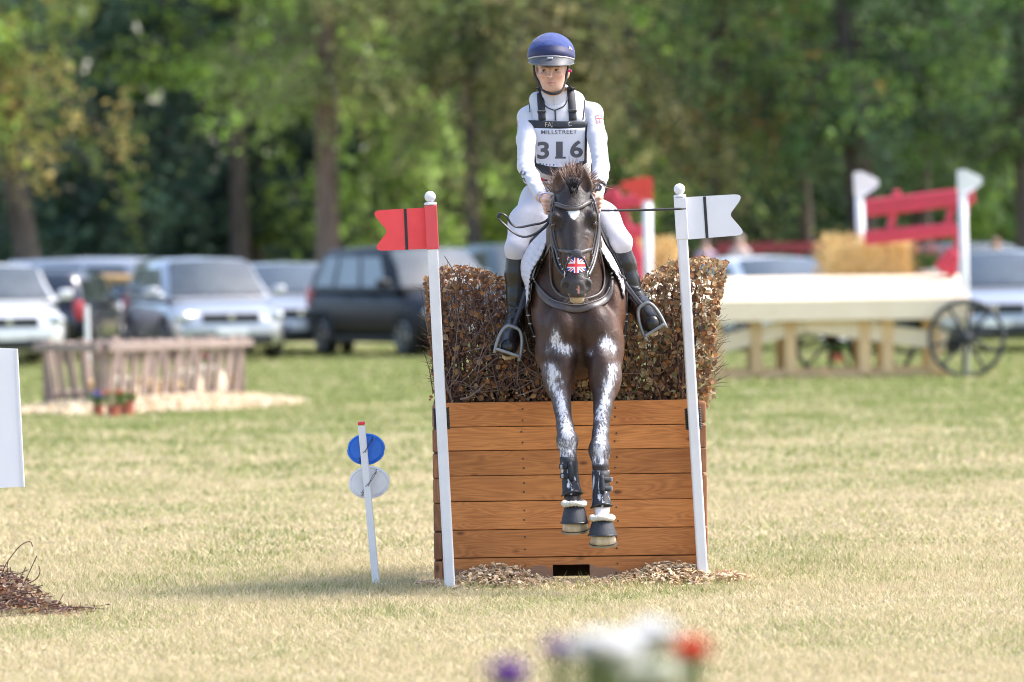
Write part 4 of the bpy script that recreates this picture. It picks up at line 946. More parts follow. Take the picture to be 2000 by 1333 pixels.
car('pale silver car at the left edge, front half only in view', -15, 704, 88, 12, PT['pearl'], L=4.5, H=1.55, plate=True)
car('small black hatchback seen from behind with one bright red tail light', 118, 692, 93, 172, PT['navy'], L=3.9, W=1.66, H=1.42, belt=0.9, rear=0.2, box=True)
car('long silver estate car whose roof shows above the black hatchback', 240, 655, 101, 62, PT['silver'], L=4.7, H=1.62)
car('grey saloon with a blue-banded white number plate between crossover and black off-roader', 562, 690, 95, 8, PT['silver'], L=4.6, H=1.50, rake=0.95, blue_band=True)
car('boxy black off-roader behind the red flag pole', 815, 692, 91, 27, PT['black'], L=4.6, W=1.92, H=1.74, belt=1.06, hood=1.15, rake=0.75, rear=0.45)
car('dark green car mostly hidden behind the rider', 1010, 655, 104, 20, PT['green'], L=4.4, H=1.62)
car('white car whose windscreen shows above the wooden wagon', 1505, 650, 92, 16, PT['white'], L=4.3, H=1.5, rake=0.9)
car('silver car at the right edge behind the wagon wheel', 1960, 640, 88, -8, PT['silver'], L=4.6, H=1.55, rake=0.95, blue_band=True)
car('grey car farther back at the right edge', 1900, 620, 103, 10, PT['grey'], L=4.5, H=1.6)

# brown log barrier behind the cars at the left
_lg = MB(); _lp = [P(x, y, 97) for x, y in ((-60, 548), (100, 546), (210, 545), (300, 547))]
_lg.tube(_lp, [0.085, 0.09, 0.085, 0.08], 10)
for q in _lp[1:]: _lg.tube([Vector((q.x, 97.05, 0)), q], 0.06, 8)
_lg.build('log_rail', mat('dry_log', (0.42, 0.28, 0.14), (0.30, 0.19, 0.09), scale=3, rough=0.9, stretch=(1, 6, 6)), smooth=True, label='long brown log rail on posts behind the leftmost cars', cat='rail')
# dull red barrier right of the white flag
_rb = MB(); _y = 108
for (a, b) in ((478, 490),):
    p0, p1 = P(1400, a, _y), P(1640, a - 4, _y); _rb.box((p0 + p1) / 2 - Vector((0, 0, 0.07)), ((p1 - p0).length, 0.06, 0.18))
for x in (1402, 1480, 1560, 1638): q = P(x, 480, _y); _rb.box((q.x, _y + 0.06, (q.z + 0.5) / 2), (0.1, 0.06, q.z - 0.4))
_rb.build('barrier', mat('barrier_red', (0.26, 0.035, 0.04), rough=0.7), label='low dull red barrier behind the white car', cat='barrier')

# ================================================================== palisade crate jump, left
W_GREY = wood_mat('weathered_slat', (0.34, 0.255, 0.215), (0.19, 0.14, 0.12), (0.10, 0.07, 0.06), 'Z')
W_GREYX = wood_mat('weathered_rail', (0.36, 0.28, 0.24), (0.22, 0.165, 0.145), (0.12, 0.08, 0.07), 'X')
def palisade():
    base = [Vector((P(98, 800, 61.2).x, 61.2, 0)), Vector((P(205, 800, 60.3).x, 60.3, 0)), Vector((P(466, 790, 62.4).x, 62.4, 0))]; base.append(base[2] + Vector((-0.25, 0.85, 0))); base.append(base[0] + Vector((0.15, 0.8, 0)))
    ctr = sum(base, Vector()) / 5; root = empty('palisade_jump', ctr, 'weathered open crate of upright wooden slats ringed by shavings', 'jump')
    r = random.Random(4); H = 0.72
    def seg(a, b, n, t0=0.5):
        d = (b - a); out = Vector((d.y, -d.x, 0)).normalized()
        if out.dot((a + b) / 2 - ctr) < 0: out = -out
        for k in range(n):
            f = (k + t0) / n; p = a.lerp(b, f); along = (f - 0.5) * 0.12
            top = p + out * 0.10 + d.normalized() * along + Vector((0, 0, H + r.uniform(-0.01, 0.05))); p = p + Vector((0, 0, -0.02))
            z = (top - p).normalized(); x = d.normalized(); x = (x - z * x.dot(z)).normalized(); R = Matrix((x, z.cross(x), z)).transposed()
            o = MB().bbox((0, 0, 0), (r.uniform(0.08, 0.11), 0.025, (top - p).length), 0.004).build('slat', W_GREY, root, loc=(p + top) / 2 - ctr); o.rotation_euler = R.to_euler()
        for h, off in ((H - 0.04, 0.03), (0.18, -0.02)):
            q0 = a + out * (0.10 * h / H + off) - d.normalized() * 0.10 + Vector((0, 0, h)); q1 = b + out * (0.10 * h / H + off) + d.normalized() * 0.10 + Vector((0, 0, h))
            if h < 0.3: q0, q1 = a - out * 0.03 + Vector((0, 0, h)), b - out * 0.03 + Vector((0, 0, h))
            z = (q1 - q0).normalized(); R = Matrix((z, Vector((0, 0, 1)).cross(z), Vector((0, 0, 1)))).transposed()
            o = MB().bbox((0, 0, 0), ((q1 - q0).length, 0.05, 0.085 if h > .3 else 0.05), 0.008).build('rail', W_GREYX, root, loc=(q0 + q1) / 2 - ctr); o.rotation_euler = R.to_euler()
    seg(base[0], base[1], 5); seg(base[1], base[2], 13); seg(base[2], base[3], 3); seg(base[3], base[4], 10); seg(base[4], base[0], 3)
    for b in base[:3]:
        MB().bbox((0, 0, 0), (0.09, 0.09, H + 0.06), 0.01).build('corner_post', W_GREY, root, loc=b + (b - ctr).normalized() * 0.03 + Vector((0, 0, H / 2)) - ctr)
    return base, ctr
_pb, _pc = palisade()
def pumpkin(px, w, h, y, m, label, seed):
    c = P(px, 0, y); c.z = 0.03; r = w / 2 * PM(y); hh = h * PM(y); mb = MB(); n = 48; vs = []; fs = []; K = 12
    for i in range(K + 1):
        ph = math.pi * i / K
        for k in range(n):
            th = 2 * math.pi * k / n; rib = 1 - 0.085 * abs(math.cos(5 * th + seed)) ** 3 * 1.0
            rr = r * math.sin(ph) ** 0.75 * rib if 0 < i < K else 0.001
            z = hh / 2 - math.cos(ph) * hh / 2 * (1 - 0.12 * (1 - math.sin(ph)) ** 2)
            if i > K * 0.75: z -= hh * 0.10 * ((i / K - 0.75) / 0.25) ** 2
            vs.append((rr * math.cos(th), rr * math.sin(th), z))
    for i in range(K):
        for k in range(n): fs.append((i * n + k, i * n + (k + 1) % n, (i + 1) * n + (k + 1) % n, (i + 1) * n + k))
    root = empty('pumpkin', c, label, 'pumpkin', 'pumpkins in the palisade crate', rot=(0, 0, seed))
    mb.add(vs, fs); mb.build('rind', m, root, smooth=True)
    MB().tube([(0, 0, hh * 0.86), (0.01, 0, hh * 0.98), (0.03, 0.01, hh * 1.08)], [0.02, 0.014, 0.016], 7).build('stalk', mat('pumpkin_stalk', (0.22, 0.2, 0.1), rough=0.8), root, smooth=True)
PK_O = mat('orange_rind', (0.72, 0.53, 0.28), (0.68, 0.45, 0.19), scale=4, rough=0.5); PK_W = mat('cream_rind', (0.74, 0.68, 0.54), (0.7, 0.58, 0.38), scale=4, rough=0.5)
for k, (px, w, h, y, m, lb) in enumerate([(182, 62, 62, 60.9, PK_O, 'small orange pumpkin at the left end of the slatted crate'), (225, 72, 68, 61.0, PK_W, 'cream pumpkin just behind the flower pots'), (272, 62, 64, 61.6, PK_O, 'orange-cream pumpkin third from the left in the crate'),
                                          (318, 56, 58, 62.2, PK_O, 'small orange pumpkin in the middle of the slatted crate'), (352, 72, 76, 63.0, PK_W, 'large cream pumpkin right of the crate middle'), (396, 76, 82, 63.8, PK_W, 'largest pumpkin, pale, second from the right in the crate'), (432, 48, 62, 64.8, PK_O, 'orange pumpkin at the right end of the slatted crate')]):
    pumpkin(px, w, h, float(np.interp(px, [205, 468], [_pb[1].y, _pb[2].y])) + 0.36, m, lb, k * 1.3 + 0.4)
def shav(r):
    a = r.uniform(0, 6.283); q = r.random() ** 0.5; x = 1.55 * q * math.cos(a); y = 2.6 * q * math.sin(a)
    e = Vector((P(310, 800, 61.3).x, 61.3, 0)); return e.x + x * 1.0 - 0.02 * y, e.y + y * 0.8 + 0.75 * x + 0.3, 0.012 + (1 - q ** 2) * 0.15 * r.uniform(0.8, 1.0)
chips('wood_shavings', shav, 'pale wood shavings spread around the slatted crate', 8000, (0.03, 0.09), [(0.75, 0.60, 0.40), (0.68, 0.5, 0.3), (0.8, 0.68, 0.5)], 14)
M_PETAL = attr_mat('petal', rough=0.6, spec=0.2, trans=0.5, vary=0.15); M_STEM = attr_mat('flower_green', rough=0.6, spec=0.25, trans=0.25, vary=0.2)
def flower_clump(name, label, base, h, rad_, cols, n, size, leaves, seed, pot=None, leafc=((0.10, 0.20, 0.04), (0.07, 0.15, 0.035)), cat='flowers', group=None, lean=0.0, leaf=0.05, hv=None):
    r = random.Random(seed); root = empty(name, base, label, cat, group); st = MB(); fl = MB()
    pot_h = pot[1] if pot else 0
    if pot:
        MB().lathe([(0.01, 0.0), (pot[0] * 0.75, 0.0), (pot[0], pot_h * 0.92), (pot[0] * 1.06, pot_h * 0.92), (pot[0] * 1.06, pot_h), (pot[0] * 0.92, pot_h), (0.01, pot_h * 0.9)], 20).build('pot', pot[2], root, smooth=False)
    for i in range(n):
        a, q = r.uniform(0, 6.283), r.random() ** 0.5; top = Vector((rad_ * q * math.cos(a) + lean, rad_ * q * math.sin(a), h * r.uniform(0.75, 1.0) if hv is None else h - r.uniform(0, hv)))
        b = Vector((top.x * 0.3, top.y * 0.3, pot_h * 0.9)); st.tube([b, b.lerp(top, 0.5) + Vector((r.gauss(0, .01), r.gauss(0, .01), 0)), top], [size * 0.08, size * 0.06, size * 0.05], 4, col=r.choice(leafc))
        c = Vector(r.choice(cols)) * r.uniform(0.85, 1.1)
        for ring_, m_ in ((1.0, 9), (0.6, 7)):
            for k in range(m_):
                th = 2 * math.pi * k / m_ + r.random() * .3; d = Vector((math.cos(th), math.sin(th), 0.3 + 0.9 * (1 - ring_) + r.gauss(0, .2)))
                fl.add(leaf_verts(top + d * (size * 0.30 * ring_), size * 0.55 * (0.7 + 0.3 * ring_), Vector((-d.x * 0.5, -d.y * 0.5, 1)), d, 0.15), LEAF_F, col=tuple(c))
    for i in range(leaves):
        a, q = r.uniform(0, 6.283), r.random() ** 0.5; p = Vector((rad_ * q * 1.05 * math.cos(a) + lean, rad_ * 1.05 * q * math.sin(a), pot_h + (h - pot_h) * r.uniform(0.05, 0.85)))
        st.add(leaf_verts(p, leaf * r.uniform(0.6, 1.4), Vector((r.gauss(0, .6), r.gauss(0, .6), 1)), Vector((r.gauss(0, 1), r.gauss(0, 1), r.gauss(0.3, .5))), 0.2, 0.6), LEAF_F, col=tuple(Vector(r.choice(leafc)) * r.uniform(.7, 1.2)))
    st.build('foliage', M_STEM, root); fl.build('blossoms', M_PETAL, root)
PURP = [(0.16, 0.015, 0.42), (0.2, 0.03, 0.45)]; REDF = [(0.75, 0.04, 0.03), (0.8, 0.07, 0.05)]; WHT = [(0.90, 0.90, 0.89)]
M_POT = mat('terracotta', (0.42, 0.11, 0.07), rough=0.75)
flower_clump('flower_pot', 'pot of blue-violet flowers at the left of the slatted crate', G(192, 812), 0.24, 0.10, [(0.14, 0.12, 0.5), (0.2, 0.16, 0.55)], 16, 0.05, 60, 31, group='flower pots by the slatted crate', pot=(0.06, 0.10, M_POT))
flower_clump('flower_pot', 'bushy green flower pot with a red bloom before the crate', G(222, 815), 0.28, 0.13, REDF, 7, 0.06, 110, 32, group='flower pots by the slatted crate', pot=(0.07, 0.12, M_POT))
flower_clump('flower_pot', 'red terracotta pot with green leaves, rightmost before the crate', G(248, 812), 0.24, 0.10, REDF, 5, 0.05, 60, 33, group='flower pots by the slatted crate', pot=(0.085, 0.15, M_POT))
flower_clump('flower_pot', 'pink flowers seen through the far slats of the crate', G(405, 757), 0.42, 0.08, [(0.75, 0.06, 0.3)], 8, 0.06, 30, 34, group='flower pots by the slatted crate', pot=(0.07, 0.2, M_POT))
_p = MB(); _a, _b = G(174, 775), None; _b = P(169, 597, _a.y); _p.tube([_a, _b], 0.03, 10); _p.build('marker_stake', M_WHITE, label='plain thin white stake rising behind the slatted crate', cat='stake')

# ================================================================== wooden wagon jump, right
W_PINE = wood_mat('pale_pine', (0.82, 0.68, 0.51), (0.74, 0.59, 0.42), (0.45, 0.27, 0.13), 'X')
W_PINEZ = wood_mat('pale_pine_post', (0.72, 0.50, 0.27), (0.56, 0.36, 0.18), (0.35, 0.2, 0.1), 'Z')
M_WHEEL = mat('wagon_iron', (0.03, 0.032, 0.04), rough=0.5); M_REDW = mat('wagon_red', (0.52, 0.035, 0.07), (0.44, 0.03, 0.055), scale=3, rough=0.5)
def beam(p0, p1, w, h, m, root, ctr, name, bev=0.012):
    z = (p1 - p0).normalized(); up = Vector((0, 0, 1)); 
    if abs(z.z) > 0.95: up = Vector((0, 1, 0))
    y = up.cross(z).normalized(); R = Matrix((z, y, z.cross(y))).transposed()
    o = MB().bbox((0, 0, 0), ((p1 - p0).length, w, h), bev).build(name, m, root, loc=(p0 + p1) / 2 - ctr); o.rotation_euler = R.to_euler(); return o
def wagon():
    y = 71.0; ctr = P(1560, 735, y); ctr.z = 0
    root = empty('wagon_jump', ctr, 'pale pine wagon-shaped jump with iron wheels and red seat backs', 'jump')
    xl, xr = P(1175, 600, y).x, P(1896, 600, y).x
    zf, zb = P(1600, 590, y).z, P(1600, 544, y + 1.3).z; wzb_ = zb
    # sloping deck of broad boards
    nb = 6
    for k in range(nb):
        f0, f1 = k / nb, (k + 1) / nb; za, zc = zf + (zb - zf) * f0, zf + (zb - zf) * f1; ya, yc = y + 1.3 * f0, y + 1.3 * f1
        beam(Vector((xl, (ya + yc) / 2, (za + zc) / 2 + 0.0)), Vector((xr - 0.02 - 0.10 * f0 * 0, (ya + yc) / 2, (za + zc) / 2)), 1.3 / nb - 0.01, 0.07, W_PINE, root, ctr, 'deck_board').rotation_euler.rotate_axis('X', math.atan2(zb - zf, 1.3))
    beam(Vector((xl, y - 0.06, zf - 0.10)), Vector((xr, y - 0.06, zf - 0.10)), 0.12, 0.27, W_PINE, root, ctr, 'front_beam')
    beam(Vector((xl, y + 1.36, zb - 0.10)), Vector((xr, y + 1.36, zb - 0.10)), 0.12, 0.24, W_PINE, root, ctr, 'rear_beam')
    beam(Vector((xl, y + 1.72, wzb_ - 0.19)), Vector((xr - 0.1, y + 1.72, wzb_ - 0.19)), 0.56, 0.06, W_PINE, root, ctr, 'rear_shelf')
    for x_ in (xl + 0.2, (xl + xr) / 2, xr - 0.4): beam(Vector((x_, y + 1.9, 0)), Vector((x_, y + 1.9, wzb_ - 0.22)), 0.1, 0.1, W_PINEZ, root, ctr, 'leg')
    # arched lower beams
    for yy in (y + 0.10, y + 1.2):
        pk = P(1575, 632, yy)
        for (ex, ey) in ((1335, 690), (1848, 668)): beam(pk, P(ex, ey, yy), 0.10, 0.22, W_PINE, root, ctr, 'brace')
        beam(Vector((P(1330, 0, y).x, yy, 0.06)), Vector((P(1842, 0, y).x, yy, 0.06)), 0.10, 0.12, W_PINEZ, root, ctr, 'ground_rail')
        for px in (1400, 1478, 1545, 1690, 1735, 1826):
            x = P(px, 700, y).x; beam(Vector((x, yy + 0.02, 0.05)), Vector((x, yy + 0.02, zf - 0.1)), 0.14, 0.19, W_PINEZ, root, ctr, 'leg')
    beam(P(1590, 745, y - 0.1), P(1612, 722, y + 0.1), 0.06, 0.09, W_PINEZ, root, ctr, 'chock'); beam(P(1618, 746, y - 0.1), P(1606, 724, y + 0.1), 0.06, 0.09, W_PINEZ, root, ctr, 'chock')
    for (px, py, dd, yy) in ((1888, 661, 146, y - 0.24), (1625, 660, 120, y + 1.5), (1722, 668, 120, y + 1.5)):
        c = P(px, py, yy); R_ = dd / 2 * PM(yy)
        if yy > y + 1: R_ = c.z
        w = MB(); pts = [Vector((R_ * math.cos(t), 0, R_ * math.sin(t))) for t in np.linspace(0, 2 * math.pi, 41)]; w.tube(pts, 0.030, 6, cap=False, up=(0, 1, 0)); wo = w.build('wheel', M_WHEEL, root, smooth=True, loc=c - ctr, rot=(0, 0, rad(6)))
        MB().lathe([(0.01, -0.09), (0.06, -0.09), (0.075, -0.03), (0.075, 0.03), (0.06, 0.09), (0.01, 0.09)], 14, rot=Matrix.Rotation(rad(90), 3, 'X')).build('hub', M_WHEEL, wo, smooth=True)
        for k in range(10):
            a = 2 * math.pi * k / 10 + 0.2; MB().tube([(0.05 * math.cos(a), 0, 0.05 * math.sin(a)), (R_ * math.cos(a), 0, R_ * math.sin(a))], [0.026, 0.020], 6).build('spoke', M_WHEEL, wo)
    # red seat backs at both ends
    yy = y + 1.0
    for (a, b, h) in (((1690, 408), (1903, 382), 34), ((1688, 466), (1868, 448), 28), ((1196, 397), (1254, 393), 25), ((1212, 456), (1262, 452), 24)): beam(P(*a, yy), P(*b, yy), 0.12, h * PM(yy), M_REDW, root, ctr, 'seat_rail', 0.03)
    for (a, b, w) in (((1752, 372), (1735, 470), 30), ((1893, 362), (1858, 540), 34), ((1862, 400), (1845, 460), 26), ((1190, 372), (1262, 560), 34)): beam(P(*a, yy + 0.08), P(*b, yy + 0.08), 0.10, w * PM(yy), M_REDW, root, ctr, 'seat_post', 0.03)
    beam(P(1866, 490, yy), P(1835, 530, yy), 0.12, 0.2, M_REDW, root, ctr, 'seat_arm', 0.04)
    return y, zf, zb
wy, wzf, wzb = wagon()
def bale(px0, px1, pyt, label, seed):
    y = wy + 1.72; a, b = P(px0, pyt, y), P(px1, pyt, y); zb = wzb - 0.16; w, h, dp = b.x - a.x, a.z - zb, 0.45
    r = random.Random(seed); root = empty('straw_bale', ((a.x + b.x) / 2, y, zb), label, 'straw bale', 'straw bales on the wagon')
    mb = MB(); mb.bbox((0, 0, h / 2), (w * 0.96, dp * 0.96, h * 0.94), 0.05)
    for i in range(1900):
        f = r.random()
        if f < 0.5: p = Vector((r.uniform(-w / 2, w / 2), -dp / 2, r.uniform(0, h))); n = Vector((0, -1, 0))
        elif f < 0.8: p = Vector((r.uniform(-w / 2, w / 2), r.uniform(-dp / 2, dp / 2), h)); n = Vector((0, 0, 1))
        else: sg = r.choice((-1, 1)); p = Vector((sg * w / 2, r.uniform(-dp / 2, dp / 2), r.uniform(0, h))); n = Vector((sg, 0, 0))
        d = (Vector((r.gauss(0, .5), r.gauss(0, .4), r.gauss(0, .9))) + n * (0.35 if f < 0.5 else 0.8)).normalized() * r.uniform(0.04, 0.12 if f < 0.5 else 0.16)
        c = Vector(r.choice([(0.80, 0.58, 0.25), (0.86, 0.66, 0.33), (0.68, 0.46, 0.18)])) * r.uniform(.8, 1.1); s = d.cross(n)
        s = s.normalized() * 0.005 if s.length > 1e-5 else Vector((0.005, 0, 0))
        mb.add([p - s, p + s, p + d + s, p + d - s], [(0, 1, 2, 3)], col=tuple(c))
    mb.cols[:0] = []; mb.usecol = True
    nb = len(mb.v) - 1900 * 4; mb.cols[:nb] = [(0.72, 0.50, 0.21)] * nb
    mb.build('straw', attr_mat('straw', rough=0.7, spec=0.25, vary=0.2, vscale=20), root)
    for sx in (-0.22, 0.22): MB().bbox((w * sx, 0, h / 2), (0.012, dp + 0.015, h + 0.012), 0.004).build('twine', mat('twine', (0.45, 0.2, 0.1), rough=0.8), root)
bale(1606, 1778, 473, 'golden straw bale on the wagon deck between the two white pennants', 1); bale(1244, 1322, 482, 'golden straw bale on the wagon deck beside the red pennant pole', 2)
flower_clump('flower_bucket', 'grey bucket of dusky pink flowers on the wagon deck', Vector((P(1800, 0, wy + 1.72).x, wy + 1.72, wzb - 0.16)), 0.56, 0.26, [(0.46, 0.18, 0.24), (0.55, 0.28, 0.32)], 50, 0.07, 160, 41, pot=(0.15, 0.26, mat('zinc_bucket', (0.5, 0.52, 0.56), rough=0.4, metal=0.6)))
flower_clump('flower_pot', 'round white flower clump glimpsed under the wagon', G(1632, 710), 0.36, 0.24, WHT, 40, 0.08, 160, 42, pot=(0.12, 0.14, M_POT))
def pennant(label, top, bot, y, tip, m, side):
    t = P(*top, y); b = Vector((P(*bot, y).x, y, -0.03)); root = empty('pennant_pole', b, label, 'flag', 'pennants of the wagon jump'); w = 18 * PM(y)
    MB().tube([(0, 0, 0), t - b], w / 2, 12).build('pole', M_WHITE, root, smooth=True)
    e = P(*tip, y) - b; t2 = t - b; lo = t2 + Vector((0.01, 0, -42 * PM(y)))
    mb = MB(); s = -1 if side < 0 else 1
    poly = rounded([(t2.x - s * w * 0.55, t2.z + 0.02), (t2.x + s * w * .3, t2.z + 0.03), (e.x, e.z + 0.05), (e.x, e.z - 0.03), (lo.x + s * w * .5, lo.z), (lo.x - s * w * 0.55, lo.z)], 0.02)
    mb.prism(poly, 0.14, lambda u, v, q: Vector((u, q - 0.07 if abs(u - t2.x) < w * 0.7 else (q - 0.07) * 0.25, v))); mb.build('pennant', m, root)
M_PENR = mat('pennant_red', (0.78, 0.06, 0.045), rough=0.5)
pennant('white pole with a red pennant just right of the rider', (1264, 350), (1268, 745), wy - 0.35, (1213, 364), M_PENR, -1)
pennant('white pole with a white pennant left of the red seat back', (1677, 340), (1690, 716), wy + 1.75, (1716, 359), M_WHITE, 1)
pennant('white pole with a white pennant at the right end of the wagon', (1879, 336), (1887, 735), wy + 0.15, (1918, 355), M_WHITE, 1)

# ================================================================== blurred flowers close to the camera
def fg(px, py, y): q = P(px, py, y); return Vector((q.x, y, 0)), q.z
for k, (px, py, y, r_, cols, n, size, lv, lb) in enumerate([
        (992, 1318, 9.0, 0.024, PURP, 30, 0.040, 10, 'tall violet flower at the bottom left of the foreground blooms'), (1095, 1277, 9.3, 0.014, [(0.17, 0.05, 0.45)], 24, 0.042, 10, 'tall lilac flower between the violet and the white blooms'),
        (1185, 1256, 9.2, 0.055, WHT, 46, 0.044, 60, 'tall cluster of white flowers, left of two in the foreground'), (1275, 1238, 9.4, 0.040, WHT, 26, 0.042, 40, 'tall cluster of white flowers nearest the red bloom'),
        (1272, 1312, 9.1, 0.042, [(0.76, 0.77, 0.66)], 22, 0.038, 60, 'low greenish-white flower cluster at the bottom edge'), (1349, 1276, 9.3, 0.018, REDF, 26, 0.040, 14, 'single tall red flower in the foreground')]):
    b, z = fg(px, py, y)
    flower_clump('garden_flower', lb, b, z + 0.012, r_, cols, n, size, lv, 60 + k, hv=r_ * 0.9, group='blurred foreground flowers', leaf=0.03, leafc=((0.16, 0.24, 0.07), (0.22, 0.28, 0.10)))
b, z = fg(1130, 1330, 9.0)
flower_clump('garden_plant', 'soft green foliage under the foreground flowers', b, z + 0.02, 0.10, [(0.3, 0.32, 0.16)], 4, 0.012, 620, 77, leaf=0.032, leafc=((0.14, 0.22, 0.06), (0.22, 0.28, 0.10), (0.25, 0.24, 0.16)), cat='plant')
# ================================================================== horse
def pix(V):
    """photo pixel of world points, used to lay natural markings on the coat"""
    D = np.asarray(V) - np.array(EYE); z = D @ np.array(_f); return 1000 + FPX * (D @ np.array(_r)) / z, 666.5 - FPX * (D @ np.array(_u)) / z
def sstep(a, b, x): t = np.clip((x - a) / (b - a), 0, 1); return t * t * (3 - 2 * t)
Yc = D0 - 28.0
def Q(px, py, y): return P(px, py, y + Yc)
HX = Q(1122, 560, 28).x
horse_root = empty('horse', Vector((HX, 28.2 + Yc, 0)), 'dark bay horse leaping over the brush jump towards the camera', 'horse')
HL = horse_root.location.copy()
LEG_L = [(1092, 668, 27.56), (1090, 735, 27.50), (1098, 795, 27.41), (1104, 836, 27.35), (1108, 862, 27.31), (1110, 892, 27.29), (1114, 935, 27.27), (1118, 968, 27.23), (1121, 994, 27.17), (1123, 1010, 27.14)]
RAD_L = [0.100, 0.070, 0.041, 0.040, 0.049, 0.037, 0.031, 0.038, 0.033, 0.042]
LEG_R = [(1179, 668, 27.54), (1182, 738, 27.46), (1177, 800, 27.37), (1173, 848, 27.30), (1171, 880, 27.26), (1173, 912, 27.23), (1174, 955, 27.20), (1175, 990, 27.16), (1176, 1020, 27.10), (1177, 1036, 27.07)]
RAD_R = [0.100, 0.071, 0.043, 0.039, 0.050, 0.037, 0.031, 0.038, 0.033, 0.042]
def build_horse():
    B = Body((HX - 0.42, 26.78 + Yc, 0.14), (HX + 0.42, 29.75 + Yc, 2.08), 0.0072)
    X = np.array((1.0, 0, 0))
    # trunk
    B.ell(Q(1123, 580, 28.32), (0.222, 0.58, 0.30), k=0.05)
    B.ell(Q(1126, 606, 27.80), (0.178, 0.34, 0.285), k=0.08)
    B.ell(Q(1121, 552, 28.92), (0.245, 0.34, 0.27), k=0.12)
    B.ell(Q(1121, 500, 28.02), (0.085, 0.30, 0.19), k=0.10)                 # withers
    # shoulders, breast, brisket
    for px, sx in ((1076, -1), (1182, 1)):
        B.cone(Q(px + sx * -12, 505, 27.92), Q(px - sx * 2, 640, 27.56), 0.070, 0.078, k=0.06)
        B.ell(Q(1130 + sx * 33, 640, 27.50), (0.082, 0.085, 0.115), k=0.03)
        B.ell(Q(1130 + sx * 52, 690, 27.56), (0.084, 0.10, 0.10), k=0.035)
        B.ell(Q(1130 + sx * 68, 600, 27.75), (0.062, 0.20, 0.20), k=0.05)
    B.ell(Q(1131, 690, 27.68), (0.10, 0.17, 0.13), k=0.06)
    B.cone(Q(1132, 622, 27.385), Q(1136, 742, 27.46), 0.012, 0.022, k=0.045, sub=True)      # groove between the breast muscles
    for sx in (-1, 1): B.cone(Q(1131 + sx * 66, 610, 27.40), Q(1131 + sx * 44, 668, 27.36), 0.010, 0.016, k=0.04, sub=True)
    # neck (deep, narrow), jugular and crest
    B.chain([Q(1119, 410, 27.36), Q(1120, 450, 27.55), Q(1122, 520, 27.76)], [0.135, 0.185, 0.255], k=0.08, flat=(X, 0.60))
    B.chain([Q(1119, 372, 27.36), Q(1120, 412, 27.62), Q(1121, 455, 27.95)], [0.05, 0.055, 0.06], k=0.06)
    # forelegs
    for pts, rs in ((LEG_L, RAD_L), (LEG_R, RAD_R)):
        p = [Q(*q) for q in pts]; B.chain(p[:3], rs[:3], k=0.035); B.chain(p[2:], rs[2:], k=0.016)
        kx, ky, kd = pts[4]; B.ell(Q(kx, ky - 4, kd - 0.012), (0.046, 0.045, 0.050), k=0.02); B.ell(Q(kx - 8, ky + 10, kd + 0.0), (0.022, .03, .026), k=0.015); B.ell(Q(kx + 9, ky + 8, kd), (0.02, .03, .026), k=0.015)
        fx, fy, fd = pts[7]; B.ell(Q(fx, fy + 3, fd + 0.03), (0.034, 0.034, 0.034), k=0.02)
        ex, ey, ed = pts[1]; B.ell(Q(ex + (6 if kx < 1140 else -6), ey - 18, ed - 0.03), (0.055, 0.06, 0.10), k=0.04)
        B.ell(Q(ex + (-8 if kx < 1140 else 10), ey + 6, ed), (0.04, 0.055, 0.10), k=0.03)
    # hind legs pushing off, behind the brush
    for s in (-1, 1):
        h = [Vector((HX + s * 0.15, 28.95 + Yc, 1.42)), Vector((HX + s * 0.16, 28.98 + Yc, 1.12)), Vector((HX + s * 0.13, 29.28 + Yc, 0.86)), Vector((HX + s * 0.13, 29.38 + Yc, 0.52)), Vector((HX + s * 0.13, 29.46 + Yc, 0.34)), Vector((HX + s * 0.13, 29.42 + Yc, 0.22))]
        B.chain(h, [0.19, 0.14, 0.06, 0.038, 0.042, 0.05], k=0.04)
    B.chain([Vector((HX, 29.18 + Yc, 1.66)), Vector((HX, 29.36 + Yc, 1.58)), Vector((HX, 29.48 + Yc, 1.35))], [0.05, 0.04, 0.03], k=0.03)
    # head: broad brow, tapering straight face, soft muzzle
    B.chain([Q(1119, 392, 27.27), Q(1120, 430, 27.22), Q(1123, 475, 27.17), Q(1125, 515, 27.115), Q(1126, 545, 27.06)], [0.088, 0.098, 0.083, 0.060, 0.050], k=0.02, flat=((0, 1, 0.25), 0.92))
    for sx, ex, ey in ((-1, 1083, 437), (1, 1159, 436)):
        B.ell(Q(ex + sx * -3, ey - 14, 27.155), (0.026, 0.036, 0.026), k=0.03)                 # brow ridge
        B.ell(Q(ex - sx * 2, ey + 1, 27.175), (0.024, 0.034, 0.024), k=0.02)                    # eyeball bulge
        B.ell(Q(1121 + sx * 28, 472, 27.27), (0.045, 0.10, 0.085), k=0.03)                    # jowl
        B.cone(Q(1122 + sx * 27, 458, 27.135), Q(1124 + sx * 18, 505, 27.085), 0.018, 0.012, k=0.02)  # facial crest
        B.ell(Q(1126 + sx * 20, 556, 27.025), (0.029, 0.040, 0.034), k=0.022)                  # nostril wing
    B.cone(Q(1121, 440, 27.115), Q(1125, 540, 27.02), 0.040, 0.030, k=0.03)                    # nasal bone
    B.ell(Q(1127, 558, 27.03), (0.050, 0.055, 0.042), k=0.025)
    B.ell(Q(1127, 575, 27.02), (0.042, 0.048, 0.024), k=0.018)                                  # upper lip
    B.ell(Q(1127, 586, 27.045), (0.037, 0.042, 0.019), k=0.010)                                 # lower lip and chin
    B.ell(Q(1127, 578, 27.13), (0.036, 0.06, 0.03), k=0.03)
